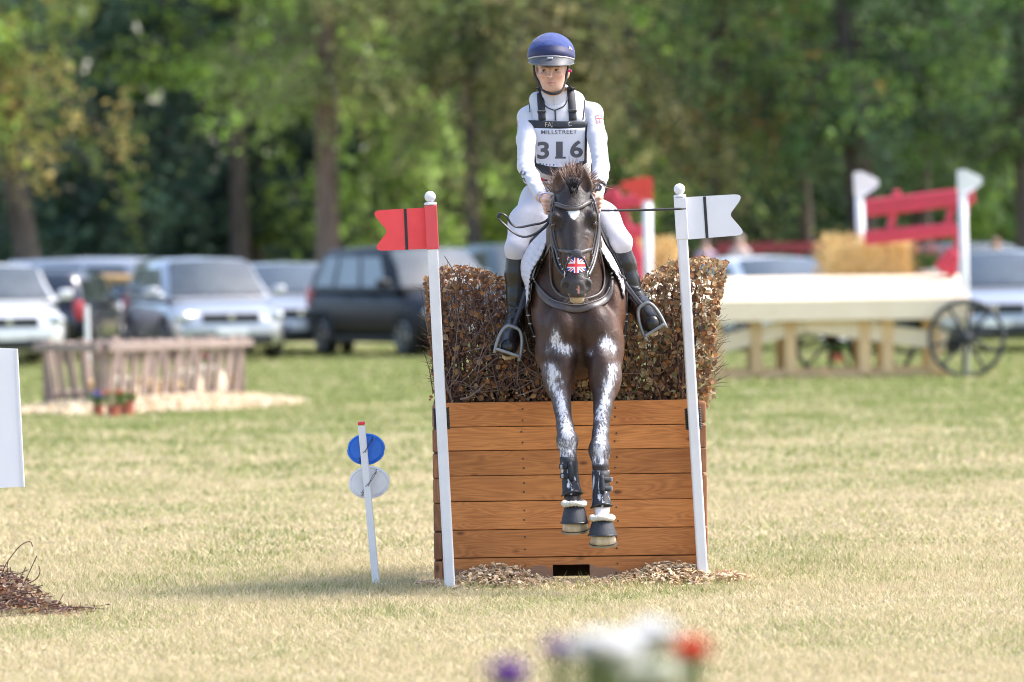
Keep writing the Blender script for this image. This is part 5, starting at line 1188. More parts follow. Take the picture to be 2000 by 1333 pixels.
    for sx in (-1, 1):
        B.ell(Q(1127 + sx * 21.5, 558, 26.987), (0.0125, 0.030, 0.024), rot=Matrix.Rotation(rad(sx * -22), 3, 'Y'), k=0.008, sub=True)
        B.ell(Q(1121 + sx * 24, 405, 27.13), (0.020, 0.02, 0.03), k=0.025, sub=True)             # hollow above the eye
    B.ell(Q(1127, 581.5, 26.985), (0.040, 0.020, 0.0035), k=0.004, sub=True)                    # mouth line
    # ears
    for sx, bx, tx, ty in ((-1, 1092, 1090, 336), (1, 1145, 1145, 334)):
        R_ = Matrix.Rotation(rad(sx * -3), 3, 'Y')
        B.cone(Q(bx, 384, 27.30), Q(bx, 366, 27.28), 0.026, 0.028, k=0.02)
        B.ell(Q((bx + tx) / 2 - sx * 0.5, 364, 27.275), (0.035, 0.026, 0.044), rot=R_, k=0.012)
        B.cone(Q(tx - sx * 0.5, 354, 27.275), Q(tx - sx * 1.5, ty - 7, 27.268), 0.027, 0.0055, k=0.010)
        B.ell(Q((bx + tx) / 2 - sx * 0.8, 360, 27.247), (0.0225, 0.028, 0.044), rot=R_, k=0.006, sub=True)
    B.blur(1)
    def colour(V):
        px, py = pix(V); y = V[:, 1] - Yc; n = len(V)
        base = np.array((0.046, 0.024, 0.017)); red = np.array((0.105, 0.046, 0.024)); blk = np.array((0.022, 0.018, 0.018))
        c = np.tile(base, (n, 1))
        side = sstep(0.13, 0.24, np.abs(V[:, 0] - HX)) * (V[:, 2] > 0.9); c = c + (red - base) * (side * 0.75)[:, None]
        face = (y < 27.34) & (py < 610)
        f = face * 1.0; dk = f * 0.75; c = c + (blk * 1.25 - c) * dk[:, None]
        tan = f * np.exp(-((np.abs(px - 1122) - 30) / 7) ** 2) * sstep(450, 475, py) * (1 - sstep(505, 520, py)); c = c + (np.array((0.11, 0.062, 0.04)) - c) * (tan * 0.7)[:, None]
        mz = f * sstep(535, 555, py); c = c + (np.array((0.048, 0.042, 0.042)) - c) * (mz * 0.8)[:, None]
        # forelegs darken to black from above the knee
        lg = sstep(760, 820, py) * (y < 27.7); c = c + (blk - c) * (lg * 0.8)[:, None]
        inner = face & (py < 372) & (y > 27.255); c[inner] = (0.075, 0.042, 0.028)
        # star, snip, pale lip, white pastern
        hw = np.interp(py, [407, 410, 418, 424, 430], [11, 11.5, 10, 6, 0.1]); jag = 1.6 * np.sin(px * 2.1) + 1.2 * np.sin(py * 1.7 + px)
        star = (sstep(-1.5, 1.5, hw - np.abs(px - 1121 - 0.5 * np.sin(py)) + jag * 0.6) * (py > 405) * (py < 431) * face)[:, None]; c = c + (np.array((0.78, 0.77, 0.76)) - c) * star
        sn = face & (np.abs(px - 1130) < np.interp(py, [559, 566, 574], [0.5, 3, 0.6])) & (py > 558) & (py < 574); c[sn] = (0.45, 0.2, 0.15)
        lip = (f * sstep(580.5, 584, py + 0.05 * np.abs(px - 1127)))[:, None]; c = c + (np.array((0.46, 0.36, 0.25)) - c) * lip
        frt = (f * sstep(573, 578, py) * sstep(14, 17, np.abs(px - 1127)))[:, None]; c = c + (np.array((0.5, 0.45, 0.42)) - c) * frt * 0.8
        sk = (px > 1145) & (py > 968) & (py < 1040) & (y < 27.4); k = (sk * sstep(968, 978, py + 3 * np.sin(px)))[:, None]; c = c + (np.array((0.66, 0.58, 0.54)) - c) * k
        sk = (px < 1145) & (py > 985) & (y < 27.4); c[sk] = (0.5, 0.44, 0.4)
        return c
    def grease(V):
        px, py = pix(V); y = V[:, 1] - Yc
        # patches on the breast, long stripes down the front of the legs
        def blob(cx, cy, rx, ry): return np.exp(-(((px - cx) / rx) ** 2 + ((py - cy) / ry) ** 2))
        g = 0.95 * blob(1084, 655, 15, 26) + 1.0 * blob(1107, 683, 30, 20) + 1.05 * blob(1182, 672, 21, 27) + 0.8 * blob(1152, 690, 10, 11) + 0.6 * blob(1200, 690, 8, 24) + 0.5 * blob(1066, 690, 8, 18)
        cl = np.interp(py, [690, 740, 800, 840, 870, 900], [1070, 1082, 1099, 1106, 1108, 1110]); cr = np.interp(py, [690, 740, 800, 850, 885, 920], [1203, 1192, 1178, 1174, 1171, 1173])
        wl = np.interp(py, [690, 730, 800, 840, 865, 895], [8, 18, 11, 14, 20, 14]); wr = np.interp(py, [690, 730, 800, 850, 890, 915], [8, 15, 12, 12, 16, 14])
        v = sstep(690, 715, py) * (1 - sstep(905, 918, py)) 
        g = np.maximum(g, v * np.exp(-((px - cl) / (wl * 1.7)) ** 2) * (px < 1140)); g = np.maximum(g, v * np.exp(-((px - cr) / (wr * 1.7)) ** 2) * (px >= 1140))
        return np.clip(g, 0, 1) * (y < 27.62)
    return body_mesh('body', B, 2, col=colour, loc=HL, extra={'grease': grease})
def coat_mat():
    m = bpy.data.materials.new('horse_coat'); m.use_nodes = True; N = m.node_tree.nodes; L = m.node_tree.links; b = N['Principled BSDF']
    at = N.new('ShaderNodeAttribute'); at.attribute_name = 'Col'; gr = N.new('ShaderNodeAttribute'); gr.attribute_name = 'grease'
    tc = N.new('ShaderNodeTexCoord')
    n1 = N.new('ShaderNodeTexNoise'); n1.inputs['Scale'].default_value = 9; n1.inputs['Detail'].default_value = 6; L.new(tc.outputs['Object'], n1.inputs['Vector'])
    r1 = N.new('ShaderNodeMapRange'); r1.inputs[1].default_value = 0.3; r1.inputs[2].default_value = 0.7; r1.inputs[3].default_value = 0.72; r1.inputs[4].default_value = 1.3; L.new(n1.outputs['Fac'], r1.inputs[0])
    mp = N.new('ShaderNodeMapping'); mp.inputs['Scale'].default_value = (160, 160, 28); L.new(tc.outputs['Object'], mp.inputs[0])
    nh = N.new('ShaderNodeTexNoise'); nh.inputs['Scale'].default_value = 1; nh.inputs['Detail'].default_value = 4; L.new(mp.outputs[0], nh.inputs['Vector'])
    mu = N.new('ShaderNodeMix'); mu.data_type = 'RGBA'; mu.blend_type = 'MULTIPLY'; mu.inputs[0].default_value = 1; L.new(at.outputs['Color'], mu.inputs[6]); L.new(r1.outputs[0], mu.inputs[7])
    # grease: streaky white smears with ragged edges
    mg = N.new('ShaderNodeMapping'); mg.inputs['Scale'].default_value = (85, 85, 26); L.new(tc.outputs['Object'], mg.inputs[0])
    ng = N.new('ShaderNodeTexNoise'); ng.inputs['Scale'].default_value = 1; ng.inputs['Detail'].default_value = 6; ng.inputs['Roughness'].default_value = 0.82; L.new(mg.outputs[0], ng.inputs['Vector'])
    nb = N.new('ShaderNodeTexNoise'); nb.inputs['Scale'].default_value = 17; nb.inputs['Detail'].default_value = 2; L.new(tc.outputs['Object'], nb.inputs['Vector'])
    sm = N.new('ShaderNodeMath'); sm.operation = 'MULTIPLY_ADD'; sm.inputs[1].default_value = 0.38; L.new(nb.outputs['Fac'], sm.inputs[0]); L.new(ng.outputs['Fac'], sm.inputs[2])
    th = N.new('ShaderNodeMath'); th.operation = 'MULTIPLY_ADD'; th.inputs[1].default_value = 0.60; L.new(gr.outputs['Fac'], th.inputs[0]); L.new(sm.outputs[0], th.inputs[2])
    rm = N.new('ShaderNodeMapRange'); rm.inputs[1].default_value = 1.19; rm.inputs[2].default_value = 1.30; L.new(th.outputs[0], rm.inputs[0])
    # thin grey film under the smears
    rf = N.new('ShaderNodeMapRange'); rf.inputs[1].default_value = 0.95; rf.inputs[2].default_value = 1.3; rf.inputs[4].default_value = 0.5; L.new(th.outputs[0], rf.inputs[0])
    gm = N.new('ShaderNodeMath'); gm.operation = 'MULTIPLY'; L.new(rf.outputs[0], gm.inputs[0]); L.new(gr.outputs['Fac'], gm.inputs[1])
    m1 = N.new('ShaderNodeMix'); m1.data_type = 'RGBA'; m1.inputs[7].default_value = (0.30, 0.30, 0.35, 1); L.new(gm.outputs[0], m1.inputs[0]); L.new(mu.outputs[2], m1.inputs[6])
    m2 = N.new('ShaderNodeMix'); m2.data_type = 'RGBA'; m2.inputs[7].default_value = (0.62, 0.62, 0.67, 1); L.new(rm.outputs[0], m2.inputs[0]); L.new(m1.outputs[2], m2.inputs[6])
    L.new(m2.outputs[2], b.inputs['Base Color'])
    b.inputs['Roughness'].default_value = 0.5; b.inputs['Specular IOR Level'].default_value = 0.3
    nm = N.new('ShaderNodeTexNoise'); nm.inputs['Scale'].default_value = 17; nm.inputs['Detail'].default_value = 3; nm.inputs['Distortion'].default_value = 0.8; L.new(tc.outputs['Object'], nm.inputs['Vector'])
    bm_ = N.new('ShaderNodeBump'); bm_.inputs['Strength'].default_value = 0.22; bm_.inputs['Distance'].default_value = 0.03; L.new(nm.outputs['Fac'], bm_.inputs['Height'])
    ad = N.new('ShaderNodeMath'); ad.operation = 'MULTIPLY_ADD'; ad.inputs[1].default_value = 1.2; L.new(rm.outputs[0], ad.inputs[0]); L.new(nh.outputs['Fac'], ad.inputs[2])
    bp = N.new('ShaderNodeBump'); bp.inputs['Strength'].default_value = 0.35; bp.inputs['Distance'].default_value = 0.004; L.new(ad.outputs[0], bp.inputs['Height']); L.new(bm_.outputs[0], bp.inputs['Normal']); L.new(bp.outputs[0], b.inputs['Normal'])
    return m
horse_me = build_horse()
horse = link('body', horse_me, coat_mat(), horse_root)
HB = BVHTree.FromPolygons([v.co + HL for v in horse_me.vertices], [tuple(p.vertices) for p in horse_me.polygons])
def hit(px, py, bvh=None, ymin=0.0):
    d = ray(px, py).normalized(); o = EYE + d * (ymin / d.y)
    return (bvh or HB).ray_cast(o, d)[:2]
def on_pts(pxs, ymin=0.0, bvh=None, n=6, default_y=27.2):
    """picture polyline laid on the animal's real surface; returns points and normals"""
    raw = catmull([Vector((a, b, 0)) for a, b in pxs], n); out = []
    for q in raw:
        h = hit(q.x, q.y, bvh, ymin + (Yc if ymin else 0))
        if h[0] is not None and (not out or (h[0] - out[-1][0]).length < 0.25): out.append(h)
        else:
            y = out[-1][0].y if out else default_y + Yc; p = P(q.x, q.y, y); nn = (bvh or HB).find_nearest(p)
            out.append((p, nn[1]))
    return out
def strap(mb, pn, w, th, lift=0.0, col=None, sm=1):
    """flat leather strip following points with surface normals"""
    m = len(pn); vs = []; fs = []; N_ = [Vector(n) for _, n in pn]
    for _ in range(2 + 2 * sm): N_ = [(N_[max(i - 1, 0)] + N_[i] * 2 + N_[min(i + 1, m - 1)]).normalized() for i in range(m)]
    Pp = [Vector(p) for p, _ in pn]
    for _ in range(sm): Pp = [Pp[0]] + [(Pp[i - 1] + Pp[i] * 2 + Pp[i + 1]) / 4 for i in range(1, m - 1)] + [Pp[-1]]
    ww = w if hasattr(w, '__len__') else [w] * m
    if len(ww) != m: ww = np.interp(np.linspace(0, 1, m), np.linspace(0, 1, len(ww)), ww)
    sec = [(-1, -0.5), (-0.8, 0.5), (0, 0.62), (0.8, 0.5), (1, -0.5), (0, -0.6)]
    for i in range(m):
        t = (Pp[min(i + 1, m - 1)] - Pp[max(i - 1, 0)]).normalized(); n = N_[i] - t * N_[i].dot(t); n.normalize(); b = t.cross(n); c = Pp[i] + n * (th * 0.5 + lift)
        for u, v in sec: vs.append(c + b * (u * ww[i] / 2) + n * (v * th))
    k = len(sec)
    for i in range(m - 1):
        for j in range(k): fs.append((i * k + j, i * k + (j + 1) % k, (i + 1) * k + (j + 1) % k, (i + 1) * k + j))
    fs.append(tuple(range(k))[::-1]); fs.append(tuple((m - 1) * k + j for j in range(k))); mb.add(vs, fs, 0, col); return mb
def put(mb, name, m, root, smooth=True, **kw):
    c = root.location; mb.v = [(v[0] - c.x, v[1] - c.y, v[2] - c.z) for v in mb.v]; return mb.build(name, m, root, smooth=smooth, **kw)
# eyes
M_EYE = mat('horse_eye', (0.10, 0.035, 0.012), (0.05, 0.02, 0.008), scale=60, rough=0.06, spec=0.9, coat=1.0); M_PUP = mat('pupil', (0.004, 0.004, 0.005), rough=0.05, coat=1.0)
def ball(c, r, n=16, sq=(1, 1, 1), rot=None):
    mb = MB(); K = 10; mb.lathe([(max(0.0001, r * math.sin(math.pi * i / K)), -r * math.cos(math.pi * i / K)) for i in range(K + 1)], n)
    mb.v = [tuple(Vector(c) + ((rot or Matrix.Identity(3)) @ Vector((v[0] * sq[0], v[1] * sq[1], v[2] * sq[2])))) for v in mb.v]; return mb
for sx, ex, ey in ((-1, 1080.5, 439.5), (1, 1161.5, 438)):
    h = hit(ex, ey); c = h[0] - h[1] * 0.003
    e = put(ball(c, 0.0135, sq=(1, 1, 0.78)), 'eye', M_EYE, horse_root); put(ball(c + (EYE - c).normalized() * 0.0075, 0.0065, sq=(1.2, 1, 0.7)), 'pupil', M_PUP, e if False else horse_root)
    mb = MB()       # upper and lower lids
    for s2, rr in ((1, 0.0030), (-1, 0.0018)):
        pts = [c + Vector((0.0165 * math.cos(a) * 1.0, -0.0125 * (0.45 + 0.55 * math.sin(a)), s2 * 0.0105 * math.sin(a))) for a in np.linspace(0.05, math.pi - 0.05, 9)]
        mb.tube(pts, rr, 6)
    put(mb, 'eyelid', mat('eyelid_skin', (0.03, 0.022, 0.02), rough=0.5), horse_root)
# hair: mane, forelock, whiskers, tail
M_HAIR = attr_mat('horse_hair', rough=0.65, spec=0.2, vary=0.2, vscale=300)
def strands(specs, name, root, seed, w=0.0016):
    r = random.Random(seed); mb = MB()
    for (a, b, c_, col) in specs:
        s = (b - a).cross(Vector((0, 1, 0))); s = s.normalized() * w if s.length > 1e-6 else Vector((w, 0, 0)); y = Vector((0, w, 0)) * r.uniform(-1, 1); s = s + y; k = tuple(Vector(col) * r.uniform(0.7, 1.25))
        mb.add([a - s, a + s, b + s * 0.8, b - s * 0.8, c_], [(0, 1, 2, 3), (3, 2, 4)], col=k)
    return put(mb, name, M_HAIR, root, smooth=False)
r_ = random.Random(2); sp = []
for i in range(2300):                    # wind-blown mane standing up behind the poll
    u = r_.gauss(0, 1); px = 1119 + u * 13; y0 = r_.uniform(27.36, 27.66); a = Q(px, 378 - abs(r_.gauss(0, 5)), y0)
    hgt = abs(r_.gauss(46, 12)) * (1.0 - 0.10 * abs(u)); bend = u * r_.uniform(3, 16) + r_.gauss(1, 6)
    b = Q(px + bend * 0.35 + r_.gauss(0, 2), 376 - hgt * 0.55, y0 + r_.uniform(-0.01, 0.04)); c_ = Q(px + bend + r_.gauss(0, 5), 376 - hgt + 0.25 * abs(bend) + r_.uniform(-2, 8), y0 + r_.uniform(-0.02, 0.08))
    sp.append((a, b, c_, r_.choice([(0.26, 0.15, 0.10), (0.19, 0.11, 0.075), (0.42, 0.28, 0.20), (0.09, 0.06, 0.05), (0.12, 0.075, 0.06)])))
for i in range(220):                     # dark forelock between the ears
    px = 1119 + r_.gauss(0, 3.2); a = Q(px, 371 + r_.gauss(0, 3.5), 27.185); top = r_.random() < 0.8; dx = r_.gauss(0, 9)
    if top: b, c_ = Q(px + dx * 0.45, 360 + r_.gauss(0, 2), 27.185), Q(px + dx * 1.1, 347 + r_.uniform(-8, 8) + 0.25 * abs(dx), 27.20)
    else: b, c_ = Q(1119 + (px - 1119) * 0.6, 371, 27.155), Q(1120 + (px - 1119) * 0.2, 378 + r_.uniform(-4, 5), 27.14)
    sp.append((a, b, c_, (0.018, 0.015, 0.016)))
strands(sp, 'mane', horse_root, 3, 0.0021)
sp = []
for i in range(70):
    a = Q(1127 + r_.uniform(-20, 20), 588 + r_.uniform(-6, 3), 27.02); dx = (a.x - Q(1127, 588, 27.02).x) * 0.5; e = a + Vector((dx + r_.gauss(0, .004), -0.006, -r_.uniform(0.006, 0.02))); sp.append((a, a.lerp(e, .5), e, (0.4, 0.33, 0.26)))
for i in range(24):
    s = r_.choice((-1, 1)); a = Q(1127 + s * 20, 566 + r_.uniform(-14, 14), 27.03); e = a + Vector((s * r_.uniform(0.02, 0.055), -0.01, r_.gauss(0, 0.012))); sp.append((a, a.lerp(e, .5) + Vector((0, 0, .002)), e, (0.12, 0.10, 0.09)))
strands(sp, 'whiskers', horse_root, 4, 0.0005)
sp = []
for i in range(240):
    a = Vector((HX + r_.gauss(0, .02), 29.44 + Yc, 1.45 + r_.gauss(0, .05))); e = a + Vector((r_.gauss(0, .09), r_.uniform(.15, .4), -r_.uniform(.4, .75))); sp.append((a, a.lerp(e, .5) + Vector((0, .08, .05)), e, (0.02, 0.017, 0.016)))
strands(sp, 'tail', horse_root, 5, 0.003)
# hooves with shoes
M_HOOF = mat('hoof_horn', (0.62, 0.52, 0.40), (0.40, 0.31, 0.22), scale=30, rough=0.5, stretch=(1, 1, 0.3)); M_SHOE = mat('horse_shoe', (0.35, 0.35, 0.36), rough=0.35, metal=0.9)
def hoof(top, bot, hind=False):
    t, b = top, bot; ax = (b - t).normalized(); x = Vector((1, 0, 0)); x = (x - ax * x.dot(ax)).normalized(); f = x.cross(ax)
    R = Matrix((x, f, -ax)).transposed(); Ln = (b - t).length; mb = MB(); n = 24; vs = []; fs = []
    for j, (s, rx, ry) in enumerate(((1.15, 0.046, 0.05), (0.85, 0.052, 0.058), (0.4, 0.058, 0.064), (0.0, 0.063, 0.070))):
        for k in range(n):
            th = 2 * math.pi * k / n; vs.append(b + R @ Vector((rx * math.cos(th), ry * math.sin(th) * (1.0 if math.sin(th) < 0 else 0.8), s * Ln)))
    for j in range(3):
        for k in range(n): fs.append((j * n + k, j * n + (k + 1) % n, (j + 1) * n + (k + 1) % n, (j + 1) * n + k))
    fs.append(tuple(3 * n + k for k in range(n))); mb.add(vs, fs); h = put(mb, 'hoof', M_HOOF, horse_root)
    sh = MB(); pts = [b + R @ Vector((0.058 * math.cos(th), 0.062 * math.sin(th), -0.004)) for th in np.linspace(rad(-235), rad(55), 26)]
    pn = [(p, R @ Vector((0, 0, -1))) for p in pts]; strap(sh, pn, 0.024, 0.009, 0); 
    for s in (): sh.tube([b + R @ Vector((s * 0.045, 0.035, -0.006)), b + R @ Vector((s * 0.045, 0.035, -0.024))], [0.006, 0.003], 6)
    c = h.matrix_world.translation; o = put(sh, 'horseshoe', M_SHOE, horse_root, smooth=False)
    return R, Ln
HOOF_L = (Q(1122, 1007, 27.15), Q(1124, 1034, 27.16)); HOOF_R = (Q(1177, 1034, 27.08), Q(1178, 1060, 27.09))
hoof(*HOOF_L); hoof(*HOOF_R)
for s in (-1, 1): hoof(Vector((HX + s * 0.13, 29.44 + Yc, 0.27)), Vector((HX + s * 0.13, 29.42 + Yc, 0.18)))
# ================================================================== tack
M_LEATH = mat('brown_leather', (0.075, 0.060, 0.058), (0.055, 0.044, 0.043), scale=30, rough=0.42, spec=0.6, bump=0.1, bscale=400)
M_LEATHB = mat('black_leather', (0.014, 0.013, 0.015), (0.010, 0.010, 0.012), scale=30, rough=0.32, spec=0.6, bump=0.1, bscale=300)
M_METAL = mat('steel', (0.42, 0.41, 0.40), rough=0.35, metal=1.0)
M_PAD = mat('white_quilt', (0.58, 0.57, 0.62), (0.55, 0.54, 0.59), scale=30, rough=0.8, bump=0.15, bscale=500)
M_WEB = mat('black_webbing', (0.016, 0.017, 0.022), rough=0.7)
# --- bridle
bridle = empty('bridle', Q(1120, 480, 27.0), 'brown leather bridle with padded browband on the horse head', 'bridle')
b = MB(); strap(b, on_pts([(1077, 403), (1088, 401), (1101, 405.5), (1118, 409), (1134, 405), (1147, 397), (1160, 393)]), 0.024, 0.012); put(b, 'browband', M_LEATH, bridle)
b = MB(); strap(b, on_pts([(1077, 400.5), (1088, 398.5), (1101, 403), (1118, 406.5), (1134, 402.5), (1147, 394.5), (1160, 390.5)]), 0.003, 0.004, 0.011); put(b, 'browband_piping', mat('piping_highlight', (0.17, 0.15, 0.145), rough=0.5), bridle)
def off_path(pts): return [(Q(*p), Vector((0, -1, 0))) for p in pts]
for k, (pts) in enumerate([[(1078, 404, 27.20), (1076, 425, 27.19), (1077, 455, 27.18), (1082, 478, 27.16), (1087, 492, 27.14), (1092, 512, 27.11), (1103, 534, 27.06)],
                           [(1161, 395, 27.20), (1168, 425, 27.19), (1168, 452, 27.18), (1164, 475, 27.16), (1161, 492, 27.14), (1156, 512, 27.10), (1148, 532, 27.06)]]):
    pn = [(p, Vector((-0.6 if k == 0 else 0.6, -0.8, 0))) for p in catmull([Q(*q) for q in pts], 6)]
    b = MB(); strap(b, pn, 0.013, 0.005); put(b, 'cheekpiece', M_LEATH, bridle)
    pn = [(p + Vector((0.012 if k == 0 else -0.012, -0.004, 0)), n) for p, n in pn[:-10]]
    b = MB(); strap(b, pn, 0.009, 0.004); put(b, 'cheekpiece', M_LEATH, bridle)
    for (px, py, y) in (((1094, 517, 27.09), (1099, 526, 27.07), (1091, 505, 27.11)) if k == 0 else ((1155, 515, 27.09), (1151, 524, 27.07), (1158, 500, 27.11))):
        c = Q(px, py, y - 0.012); b = MB(); b.bbox(c, (0.010, 0.004, 0.007), 0.002, Matrix.Rotation(rad(-25 if k == 0 else 25), 3, 'Y')); put(b, 'buckle', M_METAL, bridle, smooth=False)
    c = Q(1104 if k == 0 else 1149, 538, 27.03); b = MB(); b.tube([c + Vector((0.004 * math.sin(t), 0.022 * math.sin(t), 0.022 * math.cos(t))) for t in np.linspace(0, 6.283, 21)], 0.003, 6, cap=False); put(b, 'bit_ring', M_METAL, bridle)
# crossed noseband with its pad
for pts in ([(1087, 487), (1097, 490), (1110, 492), (1121, 494)], [(1163, 484), (1154, 487), (1142, 491), (1131, 494)]):
    b = MB(); strap(b, on_pts(pts), 0.017, 0.006, 0.001); put(b, 'noseband', M_LEATH, bridle)
for pts in ([(1121, 499), (1114, 507), (1109, 517), (1106, 528)], [(1131, 499), (1138, 506), (1143, 515), (1147, 526)]):
    b = MB(); strap(b, on_pts(pts), 0.010, 0.005, 0.004); put(b, 'noseband', M_LEATH, bridle)
h = hit(1126.5, 496); b = ball(h[0] - Vector((0, 0.004, 0)), 0.026, sq=(1, 0.55, 0.88)); put(b, 'nose_pad', mat('nose_pad_fleece', (0.055, 0.052, 0.060), rough=0.7, bump=0.5, bscale=250), bridle)
# headpiece over the poll
b = MB(); strap(b, [(Q(1078, 402, 27.21), Vector((-1, -0.3, 0))), (Q(1079, 385, 27.27), Vector((-1, 0, 0.2))), (Q(1092, 372, 27.34), Vector((-0.3, 0, 1))), (Q(1119, 366, 27.37), Vector((0, 0, 1))), (Q(1146, 370, 27.34), Vector((0.3, 0, 1))), (Q(1158, 384, 27.27), Vector((1, 0, 0.2))), (Q(1161, 398, 27.21), Vector((1, -0.3, 0)))], 0.03, 0.008); put(b, 'headpiece', M_LEATH, bridle)
# reins to the hands, with the loose loop at the left
for pts in ([(1104, 540, 27.03), (1088, 520, 27.10), (1080, 480, 27.22), (1075, 440, 27.38), (1073, 412, 27.47)], [(1149, 540, 27.03), (1160, 515, 27.10), (1168, 478, 27.22), (1170, 440, 27.38), (1169, 408, 27.47)]):
    pn = [(p, Vector((0.3, -1, 0.2))) for p in catmull([Q(*q) for q in pts], 6)]; b = MB(); strap(b, pn, 0.015, 0.004); put(b, 'rein', M_LEATHB, bridle)
lp = [(1074, 420, 27.44), (1070, 437, 27.40), (1050, 455, 27.38), (1025, 464, 27.36), (1004, 456, 27.36), (986, 440, 27.36), (973, 427, 27.37), (976, 418, 27.37), (988, 422, 27.37), (998, 438, 27.38), (1012, 445, 27.39), (1035, 441, 27.41), (1060, 436, 27.43), (1072, 428, 27.45)]
pn = [(p, Vector((0.1, -0.55, 0.85))) for p in catmull([Q(*q) for q in lp], 5)]; b = MB(); strap(b, pn, 0.014, 0.004); put(b, 'rein', M_LEATHB, bridle)
b = MB(); b.bbox(Q(974, 422, 27.37), (0.016, 0.01, 0.018), 0.003, Matrix.Rotation(rad(30), 3, 'Y')); put(b, 'rein_buckle', M_LEATHB, bridle)
# flag-printed nose net
def union_jack(u, v):
    """colour of the flag at u,v in -1..1 (u along the fly)"""
    W_, R_, B_ = (0.78, 0.77, 0.78), (0.68, 0.04, 0.045), (0.03, 0.04, 0.22)
    if abs(u) < 0.14 or abs(v) < 0.20: return R_
    if abs(u) < 0.24 or abs(v) < 0.34: return W_
    dgl = abs(abs(v) - abs(u)); 
    if dgl < 0.10: return R_
    if dgl < 0.24: return W_
    return B_
M_PRINT = attr_mat('printed_cloth', rough=0.65, spec=0.3, vary=0.06)
def decal(root, name, bvh, corners, inside, colour, nu=64, nv=56, ymin=0.0, lift=0.003, m=None):
    """cloth print laid on a real surface: corner pixels (tl, tr, br, bl)"""
    mb = MB(); tl, tr, br, bl = [Vector((*c, 0)) for c in corners]; cellz = {}; pts = {}
    for i in range(nu + 1):
        for j in range(nv + 1):
            q = tl.lerp(tr, i / nu).lerp(bl.lerp(br, i / nu), j / nv); h = hit(q.x, q.y, bvh, ymin)
            pts[i, j] = h[0] + h[1] * lift if h[0] is not None else None
    for i in range(nu):
        for j in range(nv):
            c4 = [pts[i, j], pts[i + 1, j], pts[i + 1, j + 1], pts[i, j + 1]]; u, v = (i + .5) / nu * 2 - 1, (j + .5) / nv * 2 - 1
            if any(p is None for p in c4) or not inside(u, v): continue
            if max((c4[0] - c4[2]).length, (c4[1] - c4[3]).length) > 0.05: continue
            mb.add(c4, [(0, 3, 2, 1)], col=colour(u, v))
    return put(mb, name, m or M_PRINT, root, smooth=True)
decal(bridle, 'nose_net', HB, [(1109, 502), (1142, 502), (1143, 535), (1108, 535)], lambda u, v: v < 0.62 + 0.38 * (1 - abs(u)) and (v > -0.55 or True), lambda u, v: union_jack(u * 1.0, v * 1.05 - 0.02))
# --- breastplate
bp_ = empty('breastplate', Q(1125, 590, 27.4), 'broad brown leather breastplate across the horse chest', 'breastplate')
bmn = 27.27
def lay(pts, w, th, lift, name, m, root=bp_, ymin=bmn, n=6): b = MB(); strap(b, on_pts(pts, ymin, n=n, default_y=27.5), w, th, lift, sm=6); return put(b, name, m, root)
lay([(1048, 553), (1054, 567), (1066, 583), (1090, 598), (1122, 604), (1154, 599), (1180, 587), (1192, 568), (1195, 548)], [0.018, 0.036, 0.046, 0.047, 0.047, 0.047, 0.046, 0.034, 0.020], 0.009, 0.002, 'breast_band', M_LEATH)
lay([(1049, 550), (1055, 562.5), (1067, 578), (1090, 592.5), (1122, 598), (1154, 593), (1179, 581), (1191, 564)], 0.005, 0.005, 0.010, 'band_highlight', MATS['piping_highlight'])  # pale strip along the band's upper edge paints in a highlight
lay([(1046, 546), (1053, 528), (1062, 508), (1072, 490), (1080, 474)], 0.014, 0.006, 0.002, 'shoulder_strap', M_LEATH); lay([(1194, 540), (1188, 522), (1178, 502), (1170, 486), (1166, 472)], 0.014, 0.006, 0.002, 'shoulder_strap', M_LEATH)
lay([(1046, 546), (1036, 556), (1028, 562)], 0.016, 0.006, 0.004, 'girth_strap', M_LEATH); lay([(1194, 530), (1204, 535), (1213, 541), (1220, 548)], 0.016, 0.006, 0.004, 'girth_strap', M_LEATH)
lay([(1078, 488), (1077.5, 520), (1079, 550), (1085, 566), (1097, 578), (1112, 584), (1130, 586), (1150, 583), (1168, 575), (1177, 560), (1178, 535), (1172, 508), (1167, 488)], 0.013, 0.006, 0.006, 'neck_strap', M_LEATH)
for (px, py) in ((1046, 546), (1048, 551), (1063, 508), (1195, 537), (1196, 545), (1193, 528), (1028, 561), (1219, 546)):
    hh = hit(px, py, None, bmn + Yc)
    if hh[0] is not None: b = MB(); b.bbox(hh[0] + hh[1] * 0.010, (0.012, 0.004, 0.010), 0.002); put(b, 'buckle', M_METAL, bp_, smooth=False)
